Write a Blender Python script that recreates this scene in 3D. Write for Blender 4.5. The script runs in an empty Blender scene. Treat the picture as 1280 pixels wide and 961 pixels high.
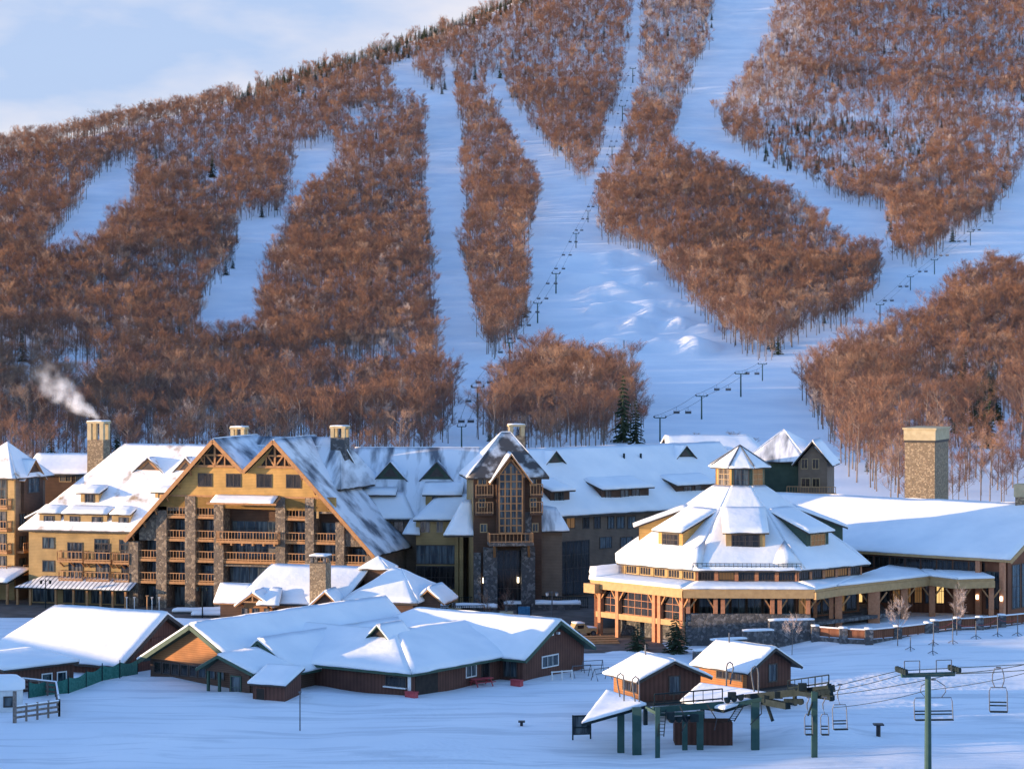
import bpy, bmesh, math, random
import numpy as np
from mathutils import Vector, Matrix, noise
random.seed(7)
R = math.radians
SC = bpy.context.scene
COL = SC.collection
# ------------------------------------------------------------------ camera model (photo is 1280 x 961, level lens, horizon at row 440)
FOC, CXP, HYP, CAMZ = 2900.0, 640.0, 440.0, 34.0
cam = bpy.data.cameras.new('camera'); camo = bpy.data.objects.new('camera', cam); COL.objects.link(camo)
cam.sensor_width = 36.0; cam.lens = 36.0*FOC/1280.0; cam.shift_y = -40.5/1280.0
cam.clip_start = 1.0; cam.clip_end = 20000
camo.location = (0, 0, CAMZ); camo.rotation_euler = (R(90), 0, 0)
SC.camera = camo

def sm(a, b, x):
    if a == b: return 1.0 if x >= b else 0.0
    t = max(0.0, min(1.0, (x-a)/(b-a))); return t*t*(3-2*t)
def lerp(a, b, t): return a+(b-a)*t
def nz(x, y, z=0.0): return noise.noise(Vector((x, y, z)))

# ------------------------------------------------------------------ object helpers
def tag(o, label=None, cat=None, group=None, kind=None):
    if label: o['label'] = label
    if cat: o['category'] = cat
    if group: o['group'] = group
    if kind: o['kind'] = kind
    return o
def thing(name, label, cat, loc=(0,0,0), rz=0.0, group=None):
    o = bpy.data.objects.new(name, None); COL.objects.link(o)
    o.location = loc; o.rotation_euler = (0, 0, rz); o.empty_display_size = .5
    return tag(o, label, cat, group)
def copy_tree(o, parent=None):
    c = o.copy(); COL.objects.link(c)
    if parent is not None: c.parent = parent
    for ch in o.children: copy_tree(ch, c)
    return c

class MB:
    """collects faces in local coordinates; built as one mesh object"""
    def __init__(s): s.v = []; s.f = []; s.m = []; s.sm = []; s.cur = 0; s.xf = None; s.smooth = False
    def add(s, vs, fs):
        b = len(s.v)
        if s.xf is not None: vs = [tuple(s.xf @ Vector(p)) for p in vs]
        s.v += [tuple(p) for p in vs]
        for f in fs: s.f.append(tuple(b+i for i in f)); s.m.append(s.cur); s.sm.append(s.smooth)
        return s
    def box(s, x0, x1, y0, y1, z0, z1):
        x0, x1 = min(x0, x1), max(x0, x1); y0, y1 = min(y0, y1), max(y0, y1); z0, z1 = min(z0, z1), max(z0, z1)
        return s.add([(x0,y0,z0),(x1,y0,z0),(x1,y1,z0),(x0,y1,z0),(x0,y0,z1),(x1,y0,z1),(x1,y1,z1),(x0,y1,z1)],
              [(0,3,2,1),(4,5,6,7),(0,1,5,4),(1,2,6,5),(2,3,7,6),(3,0,4,7)])
    def obox(s, p, e, n, w, d, h):
        """box from corner p, along e (w), along n (d), up (h)"""
        p, e, n = Vector(p), Vector(e), Vector(n); z = Vector((0,0,1))
        vs = [p, p+e*w, p+e*w+n*d, p+n*d]; vs = vs+[q+z*h for q in vs]
        return s.add(vs, [(0,3,2,1),(4,5,6,7),(0,1,5,4),(1,2,6,5),(2,3,7,6),(3,0,4,7)])
    def prism(s, poly, off):
        n = len(poly); off = Vector(off); a = [Vector(p) for p in poly]; b = [p+off for p in a]
        fs = [tuple(range(n))[::-1], tuple(range(n, 2*n))]
        for i in range(n): j = (i+1) % n; fs.append((i, j, n+j, n+i))
        return s.add(a+b, fs)
    def beam(s, p0, p1, w, h=None, up=(0,0,1)):
        h = h or w; p0, p1 = Vector(p0), Vector(p1); d = (p1-p0)
        if d.length < 1e-6: return s
        d.normalize(); u = Vector(up)
        if abs(d.dot(u)) > .98: u = Vector((0,1,0))
        a = d.cross(u).normalized(); b = a.cross(d).normalized()
        vs = []
        for p in (p0, p1):
            for (i, j) in ((-1,-1),(1,-1),(1,1),(-1,1)): vs.append(p+a*(i*w/2)+b*(j*h/2))
        return s.add(vs, [(0,1,2,3),(7,6,5,4),(0,4,5,1),(1,5,6,2),(2,6,7,3),(3,7,4,0)])
    def tube(s, pts, r, n=6, r2=None, cap=True):
        pts = [Vector(p) for p in pts]; k = len(pts); vs = []
        for i, p in enumerate(pts):
            d = (pts[min(i+1,k-1)]-pts[max(i-1,0)])
            d.normalize(); u = Vector((0,0,1)) if abs(d.z) < .9 else Vector((0,1,0))
            a = d.cross(u).normalized(); b = a.cross(d).normalized()
            rr = r if r2 is None else lerp(r, r2, i/max(k-1,1))
            for j in range(n):
                t = 2*math.pi*j/n; vs.append(p+a*(math.cos(t)*rr)+b*(math.sin(t)*rr))
        fs = []
        for i in range(k-1):
            for j in range(n):
                jj = (j+1) % n; fs.append((i*n+j, i*n+jj, (i+1)*n+jj, (i+1)*n+j))
        if cap: fs.append(tuple(range(n))[::-1]); fs.append(tuple(range((k-1)*n, k*n)))
        return s.add(vs, fs)
    def build(s, name, mats, parent=None, label=None):
        me = bpy.data.meshes.new(name); me.from_pydata(s.v, [], s.f); 
        if not isinstance(mats, (list, tuple)): mats = [mats]
        for m in mats: me.materials.append(m)
        if len(mats) > 1: me.polygons.foreach_set('material_index', s.m)
        if any(s.sm): me.polygons.foreach_set('use_smooth', s.sm)
        bm = bmesh.new(); bm.from_mesh(me); bmesh.ops.recalc_face_normals(bm, faces=bm.faces); bm.to_mesh(me); bm.free()
        me.update()
        o = bpy.data.objects.new(name, me); COL.objects.link(o)
        if parent is not None: o.parent = parent
        if label: o['label'] = label
        return o

class Fr:
    """a building's frame: origin on the ground, u along its front, v into its depth"""
    def __init__(s, ox, oy, deg, oz=0.0):
        s.ox, s.oy, s.oz, s.th = ox, oy, oz, R(deg); s.c, s.s = math.cos(s.th), math.sin(s.th)
    @staticmethod
    def at(px, Y, deg, oz=0.0): return Fr((px-CXP)/FOC*Y, Y, deg, oz)
    def w(s, u, v, z=0.0): return Vector((s.ox+u*s.c-v*s.s, s.oy+u*s.s+v*s.c, s.oz+z))
    def u(s, px, v=0.0):
        k = (px-CXP)/FOC
        return (k*(s.oy+v*s.c)-s.ox+v*s.s)/(s.c-k*s.s)
    def vv(s, px, u=0.0):
        k = (px-CXP)/FOC
        return (s.ox+u*s.c-k*(s.oy+u*s.s))/(s.s+k*s.c)
    def z(s, py, u, v=0.0):
        Y = s.oy+u*s.s+v*s.c
        return CAMZ-(py-HYP)*Y/FOC-s.oz
    def empty(s, name, label, cat, group=None): return thing(name, label, cat, (s.ox, s.oy, s.oz), s.th, group)

# ------------------------------------------------------------------ materials
def newmat(name):
    m = bpy.data.materials.new(name); m.use_nodes = True
    nt = m.node_tree; b = nt.nodes['Principled BSDF']
    return m, nt, b
def mat(name, c1, c2=None, scale=3.0, rough=.8, bump=0.0, bscale=20.0, mode='noise', stretch=(1,1,1), metal=0.0, spec=.3, rnd=0.0, lo=.35, hi=.65):
    m, nt, b = newmat(name); N, L = nt.nodes, nt.links
    b.inputs['Roughness'].default_value = rough; b.inputs['Metallic'].default_value = metal
    b.inputs['Specular IOR Level'].default_value = spec
    c2 = c2 or c1
    tc = N.new('ShaderNodeTexCoord'); mp = N.new('ShaderNodeMapping')
    if mode == 'vboards' and stretch == (1,1,1): stretch = (1,1,0)
    mp.inputs['Scale'].default_value = stretch
    L.new(tc.outputs['Object'], mp.inputs['Vector'])
    if mode == 'stone':
        t = N.new('ShaderNodeTexVoronoi'); t.inputs['Scale'].default_value = scale; fac = t.outputs['Color']
        sep = N.new('ShaderNodeSeparateColor'); L.new(t.outputs['Color'], sep.inputs[0]); fac = sep.outputs[0]
    elif mode == 'boards':
        t = N.new('ShaderNodeTexWave'); t.inputs['Scale'].default_value = scale; t.inputs['Distortion'].default_value = .4
        t.bands_direction = 'Z'; t.wave_profile = 'SAW'; fac = t.outputs['Fac']
    elif mode == 'vboards':
        t = N.new('ShaderNodeTexWave'); t.inputs['Scale'].default_value = scale; t.inputs['Distortion'].default_value = .4
        t.bands_direction = 'DIAGONAL'; t.wave_profile = 'SAW'; fac = t.outputs['Fac']
    else:
        t = N.new('ShaderNodeTexNoise'); t.inputs['Scale'].default_value = scale; t.inputs['Detail'].default_value = 5; fac = t.outputs['Fac']
    L.new(mp.outputs[0], t.inputs['Vector'])
    rp = N.new('ShaderNodeValToRGB'); rp.color_ramp.elements[0].position = lo; rp.color_ramp.elements[1].position = hi
    rp.color_ramp.elements[0].color = (*c1, 1); rp.color_ramp.elements[1].color = (*c2, 1)
    if mode == 'stone':
        rp.color_ramp.elements[0].position = .05; rp.color_ramp.elements[1].position = .95
        e = rp.color_ramp.elements.new(.5); e.color = tuple(.62*(a+bb)/2 for a, bb in zip(c1, c2))+(1,)
    L.new(fac, rp.inputs[0]); out = rp.outputs[0]
    if mode in ('boards', 'vboards'):       # weathering over the boards
        n2 = N.new('ShaderNodeTexNoise'); n2.inputs['Scale'].default_value = .7; n2.inputs['Detail'].default_value = 6
        L.new(tc.outputs['Object'], n2.inputs['Vector'])
        mx = N.new('ShaderNodeMix'); mx.data_type = 'RGBA'; mx.blend_type = 'MULTIPLY'; mx.inputs[0].default_value = .6
        r2 = N.new('ShaderNodeValToRGB'); r2.color_ramp.elements[0].position = .3; r2.color_ramp.elements[1].position = .7
        r2.color_ramp.elements[0].color = (.55,.55,.55,1); r2.color_ramp.elements[1].color = (1.15,1.1,1.05,1)
        L.new(n2.outputs['Fac'], r2.inputs[0]); L.new(out, mx.inputs[6]); L.new(r2.outputs[0], mx.inputs[7]); out = mx.outputs[2]
    if rnd:
        oi = N.new('ShaderNodeObjectInfo'); hs = N.new('ShaderNodeHueSaturation')
        ml = N.new('ShaderNodeMapRange'); ml.inputs[3].default_value = 1-rnd; ml.inputs[4].default_value = 1+rnd
        L.new(oi.outputs['Random'], ml.inputs[0]); L.new(ml.outputs[0], hs.inputs['Value']); L.new(out, hs.inputs['Color']); out = hs.outputs[0]
    L.new(out, b.inputs['Base Color'])
    if bump:
        bn = N.new('ShaderNodeBump'); bn.inputs['Strength'].default_value = bump; bn.inputs['Distance'].default_value = .1
        if mode == 'noise':
            t3 = N.new('ShaderNodeTexNoise'); t3.inputs['Scale'].default_value = bscale; t3.inputs['Detail'].default_value = 4
            L.new(tc.outputs['Object'], t3.inputs['Vector']); L.new(t3.outputs['Fac'], bn.inputs['Height'])
        elif mode == 'stone':
            t3 = N.new('ShaderNodeTexVoronoi'); t3.feature = 'DISTANCE_TO_EDGE'; t3.inputs['Scale'].default_value = scale
            L.new(mp.outputs[0], t3.inputs['Vector']); mr = N.new('ShaderNodeMapRange'); mr.inputs[2].default_value = .12
            L.new(t3.outputs['Distance'], mr.inputs[0]); L.new(mr.outputs[0], bn.inputs['Height'])
        else: L.new(fac, bn.inputs['Height'])
        L.new(bn.outputs[0], b.inputs['Normal'])
    return m
def patchy(name, ca, cb, scale, lo, hi, stretch=(1,1,1), rough=.8):
    """bare shingle showing through blown snow"""
    m = mat(name, ca, cb, scale, rough, 0, stretch=stretch, lo=lo, hi=hi); return m
def emit(name, col, st):
    m, nt, b = newmat(name); b.inputs['Base Color'].default_value = (*[c*.06 for c in col], 1)
    b.inputs['Emission Color'].default_value = (*col, 1); b.inputs['Emission Strength'].default_value = st
    return m
def glassmat(name, col, rough=.12, var=.5, curtain=None):
    m, nt, b = newmat(name); N, L = nt.nodes, nt.links
    tc = N.new('ShaderNodeTexCoord'); t = N.new('ShaderNodeTexNoise'); t.inputs['Scale'].default_value = 1.3; t.inputs['Detail'].default_value = 2
    mp = N.new('ShaderNodeMapping'); mp.inputs['Scale'].default_value = (2.2, 2.2, .25)
    L.new(tc.outputs['Object'], mp.inputs[0]); L.new(mp.outputs[0], t.inputs['Vector'])
    rp = N.new('ShaderNodeValToRGB'); rp.color_ramp.elements[0].position = .42; rp.color_ramp.elements[1].position = .62
    rp.color_ramp.elements[0].color = (*col, 1); rp.color_ramp.elements[1].color = (*(curtain or tuple(c*2.2 for c in col)), 1)
    L.new(t.outputs['Fac'], rp.inputs[0]); L.new(rp.outputs[0], b.inputs['Base Color'])
    b.inputs['Roughness'].default_value = rough; b.inputs['Specular IOR Level'].default_value = .6
    return m

SNOW = mat('snow', (.80,.83,.87), (.90,.91,.93), .25, .75, .5, 1.3, spec=.2)
SNOWG = mat('ground_snow', (.78,.82,.88), (.90,.91,.94), .05, .8, .35, .35, spec=.15)
def rough_snow():
    m = SNOWG; nt = m.node_tree; N, L = nt.nodes, nt.links; b = N['Principled BSDF']; old = b.inputs['Normal'].links[0].from_node
    tc = N.new('ShaderNodeTexCoord'); mp = N.new('ShaderNodeMapping'); mp.inputs['Scale'].default_value = (.55,1.5,1); mp.inputs['Rotation'].default_value = (0,0,.35)
    t = N.new('ShaderNodeTexNoise'); t.inputs['Scale'].default_value = 1.0; t.inputs['Detail'].default_value = 7; t.inputs['Roughness'].default_value = .65
    L.new(tc.outputs['Object'], mp.inputs[0]); L.new(mp.outputs[0], t.inputs['Vector']); bn = N.new('ShaderNodeBump'); bn.inputs['Strength'].default_value = .45; bn.inputs['Distance'].default_value = .12
    # groomer ridges and trodden patches on the village flats
    sp = N.new('ShaderNodeSeparateXYZ'); L.new(tc.outputs['Object'], sp.inputs[0])
    fl = N.new('ShaderNodeMapRange'); fl.inputs[1].default_value = 330; fl.inputs[2].default_value = 280; L.new(sp.outputs[1], fl.inputs[0])
    wv = N.new('ShaderNodeTexWave'); wv.inputs['Scale'].default_value = .42; wv.inputs['Distortion'].default_value = 2.2; wv.inputs['Detail'].default_value = 2; wv.inputs['Detail Scale'].default_value = .15; wv.bands_direction = 'Y'
    L.new(tc.outputs['Object'], wv.inputs['Vector'])
    ms = N.new('ShaderNodeTexNoise'); ms.inputs['Scale'].default_value = .045; L.new(tc.outputs['Object'], ms.inputs['Vector'])
    mr = N.new('ShaderNodeMapRange'); mr.inputs[1].default_value = .46; mr.inputs[2].default_value = .60; L.new(ms.outputs['Fac'], mr.inputs[0])
    mr2 = N.new('ShaderNodeMapRange'); mr2.inputs[1].default_value = .50; mr2.inputs[2].default_value = .40; L.new(ms.outputs['Fac'], mr2.inputs[0])
    vo = N.new('ShaderNodeTexVoronoi'); vo.inputs['Scale'].default_value = 1.5; L.new(tc.outputs['Object'], vo.inputs['Vector'])
    def mul(a, b, k=None):
        q = N.new('ShaderNodeMath'); q.operation = 'MULTIPLY'; L.new(a, q.inputs[0])
        if k is None: L.new(b, q.inputs[1])
        else: q.inputs[1].default_value = k
        return q.outputs[0]
    def add(a, b):
        q = N.new('ShaderNodeMath'); L.new(a, q.inputs[0]); L.new(b, q.inputs[1]); return q.outputs[0]
    hgt = add(t.outputs['Fac'], mul(add(mul(mul(wv.outputs['Fac'], mr.outputs[0]), None, .9), mul(mul(vo.outputs['Distance'], mr2.outputs[0]), None, 1.6)), fl.outputs[0]))
    L.new(hgt, bn.inputs['Height']); L.new(old.outputs[0], bn.inputs['Normal']); L.new(bn.outputs[0], b.inputs['Normal'])
rough_snow()
def worn_snow():
    # packed, slightly grey vehicle and ski tracks across the village flats
    nt = SNOWG.node_tree; N, L = nt.nodes, nt.links; b = N['Principled BSDF']; src = b.inputs['Base Color'].links[0].from_socket
    tc = N.new('ShaderNodeTexCoord'); mp = N.new('ShaderNodeMapping'); mp.inputs['Rotation'].default_value = (0,0,.12); mp.inputs['Scale'].default_value = (.05,.42,1)
    L.new(tc.outputs['Object'], mp.inputs[0]); t = N.new('ShaderNodeTexNoise'); t.inputs['Scale'].default_value = 1.0; t.inputs['Detail'].default_value = 6; t.inputs['Distortion'].default_value = 1.2
    L.new(mp.outputs[0], t.inputs['Vector']); r = N.new('ShaderNodeMapRange'); r.inputs[1].default_value = .50; r.inputs[2].default_value = .64; r.inputs[4].default_value = .8; L.new(t.outputs['Fac'], r.inputs[0])
    sp = N.new('ShaderNodeSeparateXYZ'); L.new(tc.outputs['Object'], sp.inputs[0]); fl = N.new('ShaderNodeMapRange'); fl.inputs[1].default_value = 330; fl.inputs[2].default_value = 270; L.new(sp.outputs[1], fl.inputs[0])
    m = N.new('ShaderNodeMath'); m.operation = 'MULTIPLY'; L.new(r.outputs[0], m.inputs[0]); L.new(fl.outputs[0], m.inputs[1])
    mx = N.new('ShaderNodeMix'); mx.data_type = 'RGBA'; L.new(m.outputs[0], mx.inputs[0]); L.new(src, mx.inputs[6]); mx.inputs[7].default_value = (.64,.67,.72,1); L.new(mx.outputs[2], b.inputs['Base Color'])
worn_snow()
SNOWT = mat('thin_snow', (.30,.22,.14), (.82,.84,.88), .9, .8, .3, 3, lo=.36, hi=.52)
PATCH = patchy('snow_over_shingle', (.12,.135,.165), (.76,.79,.84), .26, .35, .54)
PATCHM = patchy('snow_streaked_shingle', (.12,.135,.165), (.78,.81,.86), .35, .32, .50, (1.6,.35,.35))
PATCHD = patchy('mostly_bare_shingle', (.075,.072,.075), (.74,.77,.81), .36, .47, .62)
SNOWP = mat('wind_thinned_snow', (.34,.25,.17), (.84,.85,.88), .42, .8, .35, 2.5, lo=.29, hi=.44)
SEAM = mat('ribbed_metal_snow', (.16,.18,.22), (.80,.82,.86), 1.0, .6, .4, mode='vboards', lo=.15, hi=.4, stretch=(1,.0,.0))
SHING = mat('shingle', (.05,.05,.055), (.09,.085,.085), 2, .9, .3, 8)
FASC = mat('dark_fascia', (.045,.04,.035), (.06,.05,.045), 2, .7)
GREENT = mat('green_trim', (.03,.07,.05), (.045,.09,.065), 2, .6)
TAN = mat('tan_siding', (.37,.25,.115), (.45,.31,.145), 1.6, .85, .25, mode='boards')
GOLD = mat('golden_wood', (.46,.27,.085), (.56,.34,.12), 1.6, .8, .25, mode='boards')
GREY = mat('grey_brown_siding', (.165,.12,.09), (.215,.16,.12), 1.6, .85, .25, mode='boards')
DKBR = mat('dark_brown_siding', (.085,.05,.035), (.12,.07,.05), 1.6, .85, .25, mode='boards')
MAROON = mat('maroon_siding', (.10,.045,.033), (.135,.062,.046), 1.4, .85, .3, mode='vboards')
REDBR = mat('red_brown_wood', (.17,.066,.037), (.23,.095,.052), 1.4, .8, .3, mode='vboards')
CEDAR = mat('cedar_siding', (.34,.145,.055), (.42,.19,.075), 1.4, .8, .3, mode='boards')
TIMBER = mat('timber', (.33,.165,.07), (.42,.22,.10), 3, .7)
PINKT = mat('post_timber', (.42,.175,.09), (.52,.23,.12), 3, .7)
BEAM = mat('tan_beam', (.42,.26,.12), (.50,.32,.15), 2, .7)
RAILM = mat('rail_wood', (.36,.19,.09), (.43,.24,.12), 3, .7)
STONE = mat('field_stone', (.15,.12,.10), (.32,.25,.185), 3.0, .9, .6, mode='stone')
STONEC = mat('chimney_stone', (.23,.17,.115), (.42,.32,.21), 5.5, .9, .6, mode='stone')
STONED = mat('grey_stone', (.085,.085,.09), (.21,.20,.20), 3.4, .9, .6, mode='stone')
CAPST = mat('cap_stone', (.38,.31,.19), (.47,.39,.25), 1.5, .85)
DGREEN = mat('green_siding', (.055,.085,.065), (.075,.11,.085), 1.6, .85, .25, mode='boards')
RECESS = mat('recess_dark', (.03,.025,.022), (.045,.035,.03), 2, .9)  # near-black colour standing for the shade inside hollows
WFRAME = mat('window_frame_dark', (.05,.04,.035), (.07,.055,.05), 3, .6)
WFRAMEL = mat('window_frame_tan', (.34,.23,.12), (.40,.28,.15), 3, .6)
GLASS = glassmat('window_glass', (.012,.016,.022), curtain=(.16,.15,.14))
GLASSB = glassmat('window_glass_blue', (.012,.02,.028), curtain=(.09,.115,.125))
GLASSD = glassmat('window_glass_dark', (.010,.010,.012), curtain=(.035,.03,.028))
LITW = emit('lit_window', (1.0,.62,.22), .30)
LITD = emit('dim_lit_window', (1.0,.5,.16), .035)
LAMPM = emit('lamp_glow', (1.0,.82,.55), 2.0)
LIFTG = mat('lift_green_paint', (.025,.07,.062), (.04,.09,.08), 1.5, .65, spec=.25)
LIFTD = mat('lift_dark_metal', (.010,.020,.023), (.020,.032,.036), 2, .75, spec=.15)
STEEL = mat('grey_steel', (.085,.095,.11), (.14,.15,.165), 3, .5, metal=.2)
STEELD = mat('weathered_steel', (.07,.075,.085), (.11,.115,.125), 3, .6)
WHITEP = mat('white_paint', (.62,.62,.62), (.74,.73,.72), 2, .6)
REDP = mat('red_paint', (.36,.05,.06), (.45,.07,.08), 2, .6)
GREENN = mat('green_netting', (.02,.12,.095), (.05,.19,.15), 4, .8)
PAVE = mat('paving', (.085,.07,.062), (.15,.125,.11), .4, .9, .2, 6)
BARK = mat('bark', (.13,.10,.085), (.25,.20,.17), 4, .9, rnd=.25)
def twigmat():
    m, nt, b = newmat('twig'); N, L = nt.nodes, nt.links; b.inputs['Roughness'].default_value = .9; b.inputs['Specular IOR Level'].default_value = .15
    oi = N.new('ShaderNodeObjectInfo'); rp = N.new('ShaderNodeValToRGB'); e = rp.color_ramp.elements     # tone differs per tree, purplish grey to pale tan
    e[0].position = 0; e[0].color = (.135,.085,.075,1); e[1].position = 1; e[1].color = (.42,.28,.20,1)
    for p, c in ((.22,(.155,.083,.066,1)),(.5,(.23,.118,.078,1)),(.75,(.275,.145,.092,1)),(.9,(.34,.19,.12,1))):
        k = e.new(p); k.color = c
    L.new(oi.outputs['Random'], rp.inputs[0]); L.new(rp.outputs[0], b.inputs['Base Color']); return m
TWIG = twigmat()
PALETW = mat('frosted_twig', (.45,.35,.30), (.60,.48,.42), .8, .9, rnd=.2)
NEEDLE = mat('needles', (.018,.035,.02), (.05,.065,.03), 1.5, .9, rnd=.3)
NEEDLES = mat('snowy_needles', (.03,.05,.035), (.75,.74,.75), 1.2, .9, rnd=.1, lo=.45, hi=.6)
NEEDLEB = mat('brown_evergreen', (.10,.06,.025), (.17,.11,.045), 1.5, .9)
BLUEP = mat('blue_panel', (.02,.12,.26), (.05,.22,.42), 3, .4)
BLACKP = mat('black_plastic', (.02,.02,.025), (.035,.035,.04), 3, .5)

# ------------------------------------------------------------------ terrain
PROF = [(0,30),(40,26),(80,14),(130,4),(175,.6),(200,0),(380,0),(450,2.5),(520,5.2),(600,9.4),(775,16),(960,34),(1075,48.8),(1250,77),(1450,109),(1780,181),(2200,292),(2600,428),(2760,485)]
_px = np.array([p[0] for p in PROF], float); _pz = np.array([p[1] for p in PROF], float)
_d = np.diff(_pz)/np.diff(_px); _m = np.zeros(len(_px)); _m[1:-1] = np.where(_d[:-1]*_d[1:] > 0, 2*_d[:-1]*_d[1:]/(_d[:-1]+_d[1:]+1e-12), 0); _m[0] = _d[0]; _m[-1] = _d[-1]
def profz(Y):
    Y = max(0.0, min(Y, 2760.0)); i = min(int(np.searchsorted(_px, Y, side='right'))-1, len(_px)-2)
    h = _px[i+1]-_px[i]; t = (Y-_px[i])/h
    return ((2*t**3-3*t**2+1)*_pz[i]+(t**3-2*t**2+t)*h*_m[i]+(-2*t**3+3*t**2)*_pz[i+1]+(t**3-t**2)*h*_m[i+1])
SKY = [(-900,300),(-300,235),(0,184),(60,171),(160,151),(250,129),(300,116),(360,95),(430,76),(520,44),(600,12),(700,-30),(800,-60),(1400,-60),(2200,60)]
def skyrow(px):
    for (a, b), (c, d) in zip(SKY, SKY[1:]):
        if a <= px <= c: return lerp(b, d, (px-a)/(c-a))
    return SKY[0][1] if px < SKY[0][0] else SKY[-1][1]
_yr = {}
def ridgeY(px):
    k = round(px/10)
    if k not in _yr:
        row = skyrow(k*10); lo, hi = 900.0, 2760.0
        for _ in range(30):
            mid = (lo+hi)/2
            if HYP-(profz(mid)-CAMZ)*FOC/mid > row: lo = mid
            else: hi = mid
        _yr[k] = (lo+hi)/2
    return _yr[k]
BUMPS = [(760,333,9,2.2),(800,352,12,2.6),(775,365,14,2.0),(815,395,16,3.2),(740,375,12,2.0),(850,405,14,2.4),(790,410,20,2.2),(870,440,16,2.4),(705,330,16,1.6),(825,330,10,2.0)]
_r = random.Random(11); LEDGES = [(x+_r.uniform(-8,8), y+_r.uniform(-4,4), _r.uniform(14,30), _r.uniform(1.8,3.2), _r.uniform(1.6,3.2)) for y in (326,346,366,388,412,436) for x in range(int(735+(y-326)*.3), int(812+(y-326)*.95), 38)]
def terrz(X, Y):
    px = CXP+FOC*X/max(Y, 30.0)
    px = max(-900, min(2200, px))
    yr = lerp(ridgeY(math.floor(px/10)*10), ridgeY(math.floor(px/10)*10+10), px/10-math.floor(px/10))
    if Y <= yr-60: z = profz(Y)
    elif Y < yr+400:
        zr = profz(min(yr, 2760)); sl = (profz(min(yr,2760))-profz(yr-60))/60
        t = (Y-(yr-60)); z = profz(yr-60)+sl*t*(1-t/ (2*90.0)) if t < 90 else profz(yr-60)+sl*45-(t-90)*.10
        if t >= 90: z -= 0
    else:
        sl = (profz(min(yr,2760))-profz(yr-60))/60; z = profz(yr-60)+sl*45-(370)*.10-(Y-yr-400)*.05
    # rolling ground on the mountain
    g = sm(700, 1300, Y)
    if g > 0: z += g*(7*nz(X/190, Y/230, 3.1)+2.2*nz(X/60, Y/70, 8.3))
    if 950 < Y < 1500 and 690 < px < 900:      # kickers and berms of the terrain park
        row = HYP-(z-CAMZ)*FOC/Y
        for (bx, by, br, bh) in BUMPS:
            d = ((px-bx)/br)**2+((row-by)/(br*.45))**2
            if d < 6: z += 1.5*bh*math.exp(-d)
        for (bx, by, rx, ry, bh) in LEDGES:
            d = ((px-bx)/rx)**4+((row-by)/ry)**2
            if d < 6: z += 1.8*bh*math.exp(-d)
    # village flats: slight snow relief in front and at the sides of the plaza
    a = sm(268, 255, Y)*sm(110, 190, Y)+sm(40, 55, X)*sm(255, 270, Y)*sm(420, 330, Y)
    if a > 0: z += a*(.45*nz(X/16, Y/22, 1.7)+.18*nz(X/4.5, Y/5.5, 4.4))
    # bank up to the clubhouse terrace
    z += 1.75*sm(25, 37, X)*sm(246, 268, Y+.25*(X-40))*sm(420, 340, Y)
    # plough banks and drifts by the day lodge
    z += .5*math.exp(-((X+22)/9)**2-((Y-228)/3.0)**2)+.6*math.exp(-((X+38)/9)**2-((Y-238)/2.5)**2)
    z += 1.0*math.exp(-((X-27.5)/3.5)**2-((Y-206)/4)**2)
    z += 1.3*math.exp(-((X+42)/10)**2-((Y-283)/5.5)**2)*1.2
    # unseen knoll left of the view, added to shade village and lower woods
    kx = X+.235*Y
    if kx < 0: z += (24*sm(480,580,Y)*sm(1050,850,Y)+4*sm(226,218,Y)*sm(150,190,Y))*sm(0,-62,kx)
    if kx < 0: z += 8.2*sm(0, -62, kx)*sm(90, 190, Y)*sm(560, 400, Y)*(1+.18*nz(X/22, Y/26, 5.5))
    return z
def rowcol(X, Y, Z): return CXP+FOC*X/Y, HYP-(Z-CAMZ)*FOC/Y
def ground_at(px, py, y0=200.0, y1=2760.0):
    """world point of the ground seen at this pixel"""
    k = (px-CXP)/FOC; prev = None; Y = y0
    while Y < y1:
        row = HYP-(terrz(k*Y, Y)-CAMZ)*FOC/Y
        if row <= py:
            if prev is None: break
            a, ra = prev; t = (ra-py)/max(ra-row, 1e-6); Y = lerp(a, Y, t); break
        prev = (Y, row); Y += 4 if Y < 700 else 8
    return Vector((k*Y, Y, terrz(k*Y, Y)))

def make_terrain():
    rows = []; Y = 8.0
    while Y < 3700:
        rows.append(Y)
        Y += 4 if Y < 190 else 2.2 if Y < 300 else 6 if Y < 420 else 10 if Y < 800 else 11 if Y < 1300 else 16 if Y < 2900 else 60
    cols = [-2200+i*60 for i in range(22)]+[-900+i*25 for i in range(33)]+[-80+i*9 for i in range(160)]+[1362+i*25 for i in range(34)]+[2230+60*i for i in range(25)]
    vs = []; fs = []; n = len(cols)
    for Y in rows:
        for c in cols:
            X = (c-CXP)/FOC*max(Y, 150.0)*(1 if Y > 150 else 1); vs.append((X, Y, terrz(X, Y)))
    for i in range(len(rows)-1):
        for j in range(n-1): fs.append((i*n+j, i*n+j+1, (i+1)*n+j+1, (i+1)*n+j))
    me = bpy.data.meshes.new('snowy_ground'); me.from_pydata(vs, [], fs); me.materials.append(SNOWG)
    me.polygons.foreach_set('use_smooth', [True]*len(fs)); me.update()
    o = bpy.data.objects.new('snowy_ground', me); COL.objects.link(o)
    tag(o, 'snow covered village ground rising into the ski mountain', None, None, 'structure')
make_terrain()
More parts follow.
